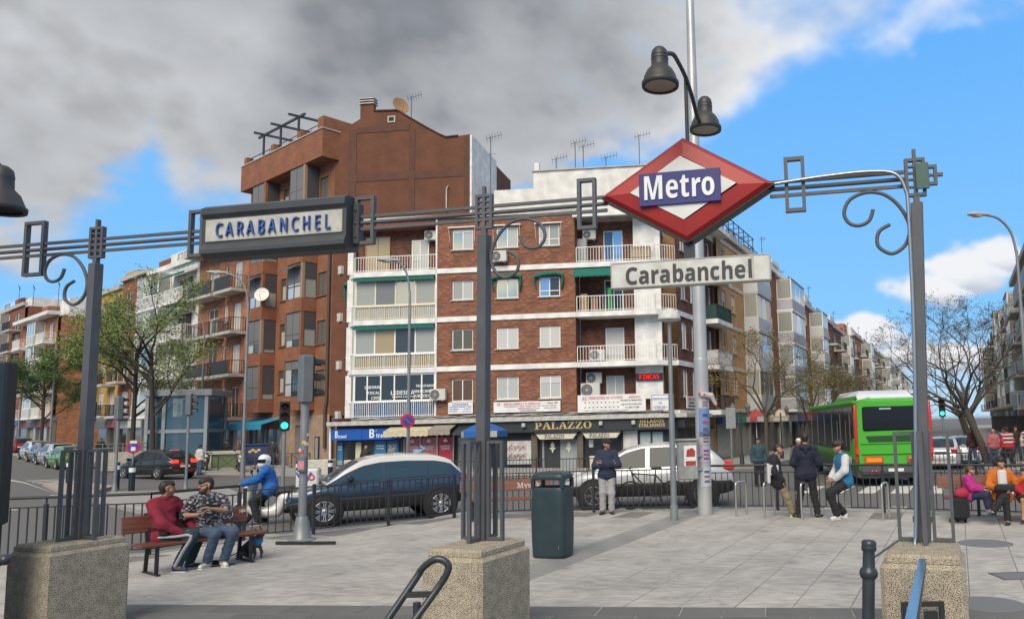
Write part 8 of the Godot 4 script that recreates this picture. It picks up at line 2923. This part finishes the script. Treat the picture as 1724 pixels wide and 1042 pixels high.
func furniture() -> void:
	var grey := M("lamp_post_grey", Color(.25, .26, .27), .45, .4, "soft", 1)
	cobra("curved street lamp before the tall brown block, arm to the left", on(-22.6, -41.4, .1), 10.9, Vector3(-1.5, 0, .4), 1.0)
	cobra("curved street lamp left of the first, its head among the leaves", on(-33.1, -55.0, .1), 11.0, Vector3(-1.7, 0, .5), 1.0)
	cobra("street lamp with its curved arm before the glazed galleries of the corner block", on(-12.75, -38.2, .1), 10.8, Vector3(-.95, 0, .3), 1.05)
	cobra("curved street lamp at the upper right edge", on(14.0, -30.0), 10.2, Vector3(-1.45, 0, .2), .9)
	cobra("far street lamp by the red brick gable on the left street", on(-56.5, -71.0), 10.5, Vector3(1.5, 0, .5), 1.0)
	cobra("far street lamp by the block with pale blue balconies", on(-72.0, -86.0), 10.5, Vector3(1.5, 0, .5), 1.0)
	# post with stickers by the rider
	var t := signal_post("grey traffic light seen from behind on a fat post with stickers", Vector3(-6.9, 0, -14.75), 3.02, 2.3, -1, .075)
	var b := MB.new()
	b.lathe([Vector2(.24, 0), Vector2(.24, .03), Vector2(.15, .05), Vector2(.135, .3), Vector2(.1, .45)], 14)
	obj("base", b, grey, t)
	b = MB.new()
	b.cbox(Vector3(.02, 1.42, .09), Vector3(.16, .3, .12), .02)
	var cb := obj("push_button_box", b, M("signal_grey"), t)
	b = MB.new()
	b.box(Vector3(.02, 1.4, .152), Vector3(.11, .15, .004))
	obj("sticker", b, M("sticker_pink", Color(.5, .2, .25), .6), cb)
	for k in 6:
		b = MB.new()
		var a := k * .5 - .6
		b.box(Vector3(sin(a) * .08, 1.68 + .07 * k - .1 * (k % 2), cos(a) * .08), Vector3(.07, .06, .006), Basis(Vector3.UP, a))
		obj("sticker", b, M("sticker_%d" % (k % 4), [Color(.6, .6, .58), Color(.5, .06, .04), Color(.55, .42, .05), Color(.5, .5, .5)][k % 4], .6), t)
	signal_post("green traffic light right of the blue awning", on(-11.95, -24.2, .0), 2.55 + .2, .45, 2)
	signal_post("grey traffic light seen from behind, left of the black hatchback", on(-21.7, -30.6, .1), 2.95 + .25, 2.6, -1)
	signal_post("traffic light in front of the glass lift, visors to the right", on(-20.4, -33.0, .0), 3.35 + .2, 1.9, -1)
	signal_post("green traffic light half hidden by the left gate post", on(-26.6, -35.8, .0), 3.1 + .2, .7, 2)
	signal_post("green traffic light over the avenue right of the bus", on(13.5, -38.0), 2.6 + .3, -.35, 2)
	# flag mast with posters, and the cabinet hung between it and the globe lamp
	t = thing("flag_mast", "very tall pale steel mast rising out of the picture, wrapped in posters", "mast", Vector3(.79, 0, -17.3))
	b = MB.new()
	b.lathe([Vector2(.16, 0), Vector2(.16, 3.4), Vector2(.165, 3.42), Vector2(.15, 3.46), Vector2(.145, 6), Vector2(.1, 11), Vector2(.07, 16)], 18)
	obj("mast", b, M("mast_steel", Color(.45, .46, .46), .4, .35, "soft", .6), t)
	var posters := [[2.0, .62, Color(.16, .26, .5)], [1.66, .3, Color(.42, .38, .46)], [1.3, .34, Color(.46, .38, .52)], [.82, .42, Color(.5, .54, .58)], [2.42, .18, Color(.5, .5, .52)]]
	for q in posters:
		b = MB.new()
		var rows := []
		for j in 2:
			var ring := PackedVector3Array()
			for i in 9:
				var a := lerpf(-.55, 1.2, i / 8.0)
				ring.append(Vector3(sin(a) * .166, q[0] + q[1] * (j - .5), cos(a) * .166))
			rows.append(ring)
		b.skin(rows, false, false)
		var p := obj("poster", b, M("mast_poster_%d" % int(q[0] * 100), q[2], .6, 0, "cloth", 6), t)
		for k in 3:
			b = MB.new()
			b.box(Vector3(.06, q[0] + q[1] * (.28 - .25 * k), .163), Vector3(.12, q[1] * .09, .008), Basis(Vector3.UP, .3))
			obj("poster_print", b, M("print_%d" % k, [Color(.04, .06, .2), Color(.35, .05, .08), Color(.08, .08, .1)][k], .6), p)
	b = MB.new()
	sdf(b, [[Vector3(.0, 2.62, .18), Vector3(.2, 2.6, .14), .07, .06], [Vector3(.2, 2.6, .14), Vector3(.3, 2.4, .12), .06, .04]], .04, .03)
	obj("torn_banner", b, M("banner_torn", Color(.5, .46, .46), .8, 0, "cloth", 3), t)
	b = MB.new()
	sdf(b, [[Vector3(-.06, 2.64, .2), Vector3(.06, 2.62, .22), .035, .03]], .03, .025)
	obj("torn_banner", b, M("sign_red"), t)
	t = thing("control_cabinet", "grey metal cabinet with a red house poster between the globe lamp and mast", "cabinet", Vector3(.42, 0, -17.0), .1)
	b = MB.new()
	b.cbox(Vector3(0, 1.2, 0), Vector3(.44, .82, .26), .02)
	b.cbox(Vector3(-.02, 1.64, 0), Vector3(.5, .05, .32), .015)
	b.box(Vector3(.25, 1.3, -.1), Vector3(.2, .06, .06))
	b.box(Vector3(.25, 1.0, -.1), Vector3(.2, .06, .06))
	obj("case", b, M("cabinet_grey", Color(.30, .31, .31), .55, .1, "dirt", 1.5), t)
	b = MB.new()
	b.box(Vector3(.05, 1.3, .134), Vector3(.27, .44, .006))
	var pp := obj("poster", b, M("sign_white"), t)
	b = MB.new()
	b.prism(PackedVector2Array([Vector2(-.04, 1.28), Vector2(.15, 1.28), Vector2(.16, 1.4), Vector2(.1, 1.47), Vector2(-.02, 1.43)]), .006, Transform3D(Basis(), Vector3(0, 0, .14)))
	b.box(Vector3(.06, 1.14, .14), Vector3(.22, .1, .006))
	obj("poster_house", b, M("poster_maroon", Color(.28, .03, .03), .6), pp)
	# globe lamp
	t = thing("globe_lamp", "slim grey lamp post with a white dome shade", "street lamp", Vector3(.1, 0, -16.4))
	b = MB.new()
	b.lathe([Vector2(.085, 0), Vector2(.085, .3), Vector2(.065, .34), Vector2(.06, 2.6), Vector2(.045, 2.65), Vector2(.04, 4.2)], 12)
	obj("post", b, grey, t)
	b = MB.new()
	b.lathe([Vector2(.05, 4.16), Vector2(.24, 4.2), Vector2(.245, 4.23), Vector2(.235, 4.3), Vector2(.19, 4.38), Vector2(.1, 4.44), Vector2(.001, 4.46)], 20)
	obj("lamp_shade", b, M("shade_white", Color(.58, .58, .55), .5, 0, "dirt", 3), t)
	# no parking discs
	for q in [[Vector3(-11.05, 0, -33.0), .3, 2.4, "round no parking sign on a post before the travel agency"], [Vector3(-27.5, 0, -40.0), .34, 1.5, "low no stopping sign beside the black hatchback"]]:
		t = thing("road_sign", q[3], "road sign", on(q[0].x, q[0].z), .4)
		var y: float = q[2] - gh(q[0].x, q[0].z)
		b = MB.new()
		b.tube([Vector3(0, -.1, 0), Vector3(0, y + .2, 0)], .04, 8)
		obj("post", b, grey, t)
		var xf := Transform3D(Basis(Vector3.RIGHT, PI / 2), Vector3(0, y, .05))
		b = MB.new()
		b.lathe([Vector2(.001, -.01), Vector2(q[1], -.01), Vector2(q[1], .012), Vector2(.001, .012)], 24, xf)
		var d := obj("disc", b, M("sign_red2", Color(.45, .02, .04), .4), t)
		b = MB.new()
		b.lathe([Vector2(q[1] * .72, .012), Vector2(q[1] * .72, .018), Vector2(.001, .018)], 24, xf)
		obj("blue_field", b, M("sign_disc_blue", Color(.015, .06, .3), .4), d)
		b = MB.new()
		b.box(Vector3(0, y, .072), Vector3(q[1] * 1.5, q[1] * .2, .006), Basis(Vector3.BACK, -.75))
		obj("slash", b, M("sign_red2"), d)
		if q[1] > .31:
			b = MB.new()
			b.box(Vector3(0, y + .25, .07), Vector3(.3, .14, .012))
			b.box(Vector3(0, y - .1, .078), Vector3(.2, .2, .006))
			obj("plate", b, M("sign_white"), d)
	lift_kiosk()
	# wall and rails of the other stairs, planters, container
	t = thing("stair_wall", "pale stone stair wall with green rails behind the black hatchback", "wall", on(-32.6, -46.5, .1), .5)
	b = MB.new()
	b.cbox(Vector3(0, .55, 0), Vector3(2.2, 1.1, .35), .03)
	b.cbox(Vector3(.95, .55, -1.2), Vector3(.35, 1.1, 2.4), .03)
	obj("parapet", b, M("beige_stone", Color(.42, .39, .32), .85, 0, "dirt", .6), t)
	b = MB.new()
	for y in [1.35, 1.6]:
		b.tube([Vector3(-2.4, y, 0), Vector3(1.0, y, 0), Vector3(1.0, y, -2.0), Vector3(4.6, y, -2.0)], .03, 6)
	for x in [-2.3, -1.0, 0, 1.0]:
		b.tube([Vector3(x, 0.1, 0), Vector3(x, 1.6, 0)], .03, 6)
	obj("rail", b, M("rail_green", Color(.18, .24, .18), .5, .2), t)
	t = thing("planter", "beige stone planter with a scrawled green panel by the parked scooter", "planter", on(-27.6, -48.6, .13), .15)
	b = MB.new()
	b.cbox(Vector3(0, 1.02, 0), Vector3(2.0, .22, .8), .03)
	for s in [-1, 1]:
		b.cbox(Vector3(s * .82, .45, 0), Vector3(.22, .92, .7), .02)
	obj("stone", b, M("beige_stone"), t)
	b = MB.new()
	b.box(Vector3(0, .45, .1), Vector3(1.42, .88, .3))
	obj("panel", b, M("panel_green", Color(.10, .14, .06), .7, 0, "dirt", 1.5), t)
	t = thing("waste_container", "dark blue waste container with a yellow mark under the blue awning", "container", on(-26.7, -50.6, .13), .2)
	b = MB.new()
	b.cbox(Vector3(0, .75, 0), Vector3(1.7, 1.3, 1.0), .08)
	var wc := obj("tub", b, M("container_blue", Color(.012, .035, .13), .5, 0, "soft", 1), t)
	b = MB.new()
	b.cbox(Vector3(0, 1.46, 0), Vector3(1.76, .12, 1.06), .04)
	obj("lid", b, M("container_blue"), wc)
	b = MB.new()
	for k in 4:
		b.ball(Vector3(-.3 + .18 * k, 1.02 + .1 * (k % 2), .5), Vector3(.12, .09, .02), 8, 5)
	obj("yellow_mark", b, M("mark_yellow", Color(.5, .36, .08), .6), wc)
	t = thing("barrier_fence", "dark crossed iron railing on the footway before the brown block", "fence", on(-24.4, -47.0, .13), .12)
	b = MB.new()
	for k in 6:
		var x := -2.6 + k * 1.05
		b.box(Vector3(x, .5, 0), Vector3(.06, 1.0, .06))
		if k < 5:
			b.bar(Vector3(x, .12, 0), Vector3(x + 1.05, .92, 0), .04, .03)
			b.bar(Vector3(x, .92, .032), Vector3(x + 1.05, .12, .032), .04, .03)
	b.bar(Vector3(-2.6, .98, 0), Vector3(2.65, .98, 0), .05, .05)
	b.bar(Vector3(-2.6, .08, 0), Vector3(2.65, .08, 0), .04, .04)
	obj("railing", b, M("brown_iron", Color(.045, .035, .03), .6), t)
	for q in [[-18.9, -42.2, 1.7, "white box planter right of the rider"], [-16.9, -41.9, .9, "small white box planter beside the bollard"]]:
		t = thing("planter", q[3], "planter", on(q[0], q[1], .12), -.05)
		b = MB.new()
		b.cbox(Vector3(0, .42, 0), Vector3(q[2], .84, .5), .03)
		obj("box", b, M("planter_white", Color(.55, .53, .46), .8, 0, "dirt", 1), t)
	# parasols of the terraces
	for q in [[on(-10.0, -42.4, .13), 1.25, Color(.02, .13, .42), 2.75, "blue printed parasol between the bakery and ice cream parlour"], [on(5.75, -50.0, .13), .62, Color(.42, .07, .07), 3.3, "red and white lettered parasol on the avenue footway"], [on(8.0, -55.0, .13), .7, Color(.5, .44, .36), 3.3, "cream parasol behind the budding tree"]]:
		t = thing("parasol", q[4], "parasol", q[0])
		b = MB.new()
		b.tube([Vector3(0, 0, 0), Vector3(0, q[3], 0)], .035, 6)
		b.lathe([Vector2(.3, 0), Vector2(.3, .06), Vector2(.05, .1)], 12)
		obj("pole", b, M("pole_white", Color(.5, .5, .5), .5), t)
		b = MB.new()
		var hh: float = q[3]
		var rr: float = q[1]
		b.lathe([Vector2(.001, hh + .02), Vector2(rr * .5, hh - .2), Vector2(rr, hh - .5), Vector2(rr * 1.01, hh - .52)], 8)
		var cn := obj("canopy", b, M("parasol_%d" % int(q[2].r * 100), q[2], .8, 0, "cloth", 2), t)
		for k in 8:
			b = MB.new()
			var a0 := TAU * k / 8
			var a1 := TAU * (k + 1) / 8
			var p0 := Vector3(cos(a0), 0, sin(a0)) * rr * 1.01
			var p1 := Vector3(cos(a1), 0, sin(a1)) * rr * 1.01
			var yy := Vector3(0, hh - .52, 0)
			b.quad(p0 + yy - Vector3(0, .32, 0), p1 + yy - Vector3(0, .32, 0), p1 + yy, p0 + yy)
			obj("valance", b, M("valance_%d" % (int(q[2].r * 100) + k % 2), Color(.5, .5, .46) if k % 2 and q[2].g < .3 else q[2], .8, 0, "cloth", 2), cn)
	# wrought lanterns and a board on the avenue
	for q in [[4.1, -43.2, "black twin lantern post at the near corner of the avenue"], [7.4, -50.5, "black twin lantern post left of the bus"]]:
		t = thing("lantern_post", q[2], "street lamp", on(q[0], q[1], .13), .3, "wrought lantern posts")
		b = MB.new()
		b.lathe([Vector2(.14, 0), Vector2(.12, .5), Vector2(.06, .7), Vector2(.045, 3.0)], 10)
		b.bar(Vector3(-.5, 2.75, 0), Vector3(.5, 2.75, 0), .04, .04)
		obj("post", b, M("black_iron", Color(.03, .03, .03), .5), t)
		for x in [-.45, .45]:
			b = MB.new()
			b.lathe([Vector2(.06, 2.8), Vector2(.17, 3.22), Vector2(.18, 3.24), Vector2(.06, 3.4), Vector2(.001, 3.5)], 6, Transform3D(Basis(), Vector3(x, 0, 0)))
			obj("lantern", b, M("lantern_glass", Color(.12, .12, .11), .2), t)
	t = thing("notice_board", "grey notice board on a post at the near corner of the avenue", "board", on(3.5, -42.6, .13), .2)
	b = MB.new()
	b.cbox(Vector3(0, 2.6, 0), Vector3(.55, 1.15, .1), .02)
	obj("board", b, M("cabinet_grey"), t)
	b = MB.new()
	b.tube([Vector3(0, 0, 0), Vector3(0, 2.1, 0)], .05, 8)
	obj("post", b, grey, t)
	# bicycle frame parked against the railing behind the white car
	t = thing("bicycle", "black bicycle propped on the railing beside the globe lamp", "bicycle", Vector3(-.4, 0, -18.5), -.05)
	b = MB.new()
	for q in [[Vector3(-.5, .95, 0), Vector3(-.32, .34, 0)], [Vector3(-.45, .85, 0), Vector3(.05, .32, 0)], [Vector3(-.45, .85, 0), Vector3(.1, .8, 0)], [Vector3(.1, .92, 0), Vector3(.02, .3, 0)], [Vector3(-.5, .98, -.25), Vector3(-.5, .98, .25)], [Vector3(.02, .3, 0), Vector3(.5, .34, 0)], [Vector3(.1, .8, 0), Vector3(.5, .34, 0)]]:
		b.tube([q[0], q[1]], .018, 6)
	b.cbox(Vector3(.12, .96, 0), Vector3(.26, .06, .14), .025)
	obj("frame", b, M("trim_black", Color(.016, .016, .017), .6), t)
	for x in [-.5, .5]:
		b = MB.new()
		var ring := []
		for k in 21:
			ring.append(Vector3(x + cos(TAU * k / 20) * .32, .34 + sin(TAU * k / 20) * .32, 0))
		b.tube(ring, .018, 5)
		for k in 8:
			b.tube([Vector3(x, .34, 0), Vector3(x + cos(TAU * k / 8) * .31, .34 + sin(TAU * k / 8) * .31, 0)], .003, 3)
		obj("wheel", b, M("tyre", Color(.012, .012, .013), .8), t)

func lift_kiosk() -> void:
	var t := thing("lift_kiosk", "grey framed glass lift kiosk with blue panels on the left street", "kiosk", on(-31.0, -50.0, .1), .12)
	var m := M("kiosk_grey", Color(.27, .29, .31), .5, .1, "soft", 1)
	var b := MB.new()
	b.cbox(Vector3(.1, 4.75, 0), Vector3(4.0, .42, 3.0), .04)
	obj("roof", b, m, t)
	for q in [[-1.75, -1.3], [-1.75, 1.3], [-.75, 1.3], [1.75, 1.3], [1.75, -1.3]]:
		b = MB.new()
		b.box(Vector3(q[0], 2.25, q[1]), Vector3(.2, 4.55, .2))
		obj("corner_post", b, m, t)
	b = MB.new()
	b.box(Vector3(.0, 2.35, 1.3), Vector3(3.3, .22, .16))
	b.box(Vector3(-1.75, 2.35, 0), Vector3(.16, .22, 2.4))
	b.box(Vector3(1.75, 2.35, 0), Vector3(.16, .22, 2.4))
	obj("mid_rail", b, m, t)
	var gl := glass("kiosk_glass", Color(.06, .13, .18), .55)
	for q in [[-1.25, 1.28, .8, 0], [.5, 1.28, 2.3, 0], [-1.75, 0, 2.4, 1], [1.75, 0, 2.4, 1]]:
		for y in [1.15, 3.5]:
			b = MB.new()
			b.box(Vector3(q[0], y, q[1]), Vector3(q[2], 2.15, .02) if q[3] == 0 else Vector3(.02, 2.15, q[2]))
			obj("glass_pane", b, gl, t)
	b = MB.new()
	for x in [-.6, 1.45]:
		b.box(Vector3(x, 2.3, .9), Vector3(.24, 4.3, .1))
	b.box(Vector3(.4, 2.3, -1.1), Vector3(2.4, 4.3, .1))
	obj("blue_panel", b, M("kiosk_blue", Color(.03, .15, .3), .4), t)
	b = MB.new()
	b.box(Vector3(.5, 1.15, .7), Vector3(1.3, 2.2, .12))
	obj("lift_car", b, M("kiosk_steel", Color(.42, .44, .46), .35, .3), t)

func _ready() -> void:
	camera_and_light()
	setting()
	corner_building()
	brown_building()
	street_rows()
	gateway()
	blocks()
	rails()
	litter_bin()
	var b1 := bench("long bench the two men sit on, with a scrawl on its back plank", Vector3(-7.2, 0, -12.08), .9, 1.75)
	lettering("@ *", b1, M("scrawl_white", Color(.6, .6, .58), .6), Vector3(.55, .72, -.25), .14, .4, "Droid Serif", false, .008, "scrawl")
	var b2 := bench("bench with a white scrawl behind the litter bin", Vector3(-3.55, 0, -17.4), .15, 2.0)
	lettering("Mystik", b2, M("scrawl_white", Color(.6, .6, .58), .6), Vector3(.42, .70, -.25), .11, .52, "Droid Serif", false, .008, "scrawl")
	bench("bench at the right edge with the woman and two children", Vector3(6.45, 0, -15.1), -.3, 2.2)
	fences()
	bollards()
	trees()
	furniture()
	vehicles()
	people()
	dog()
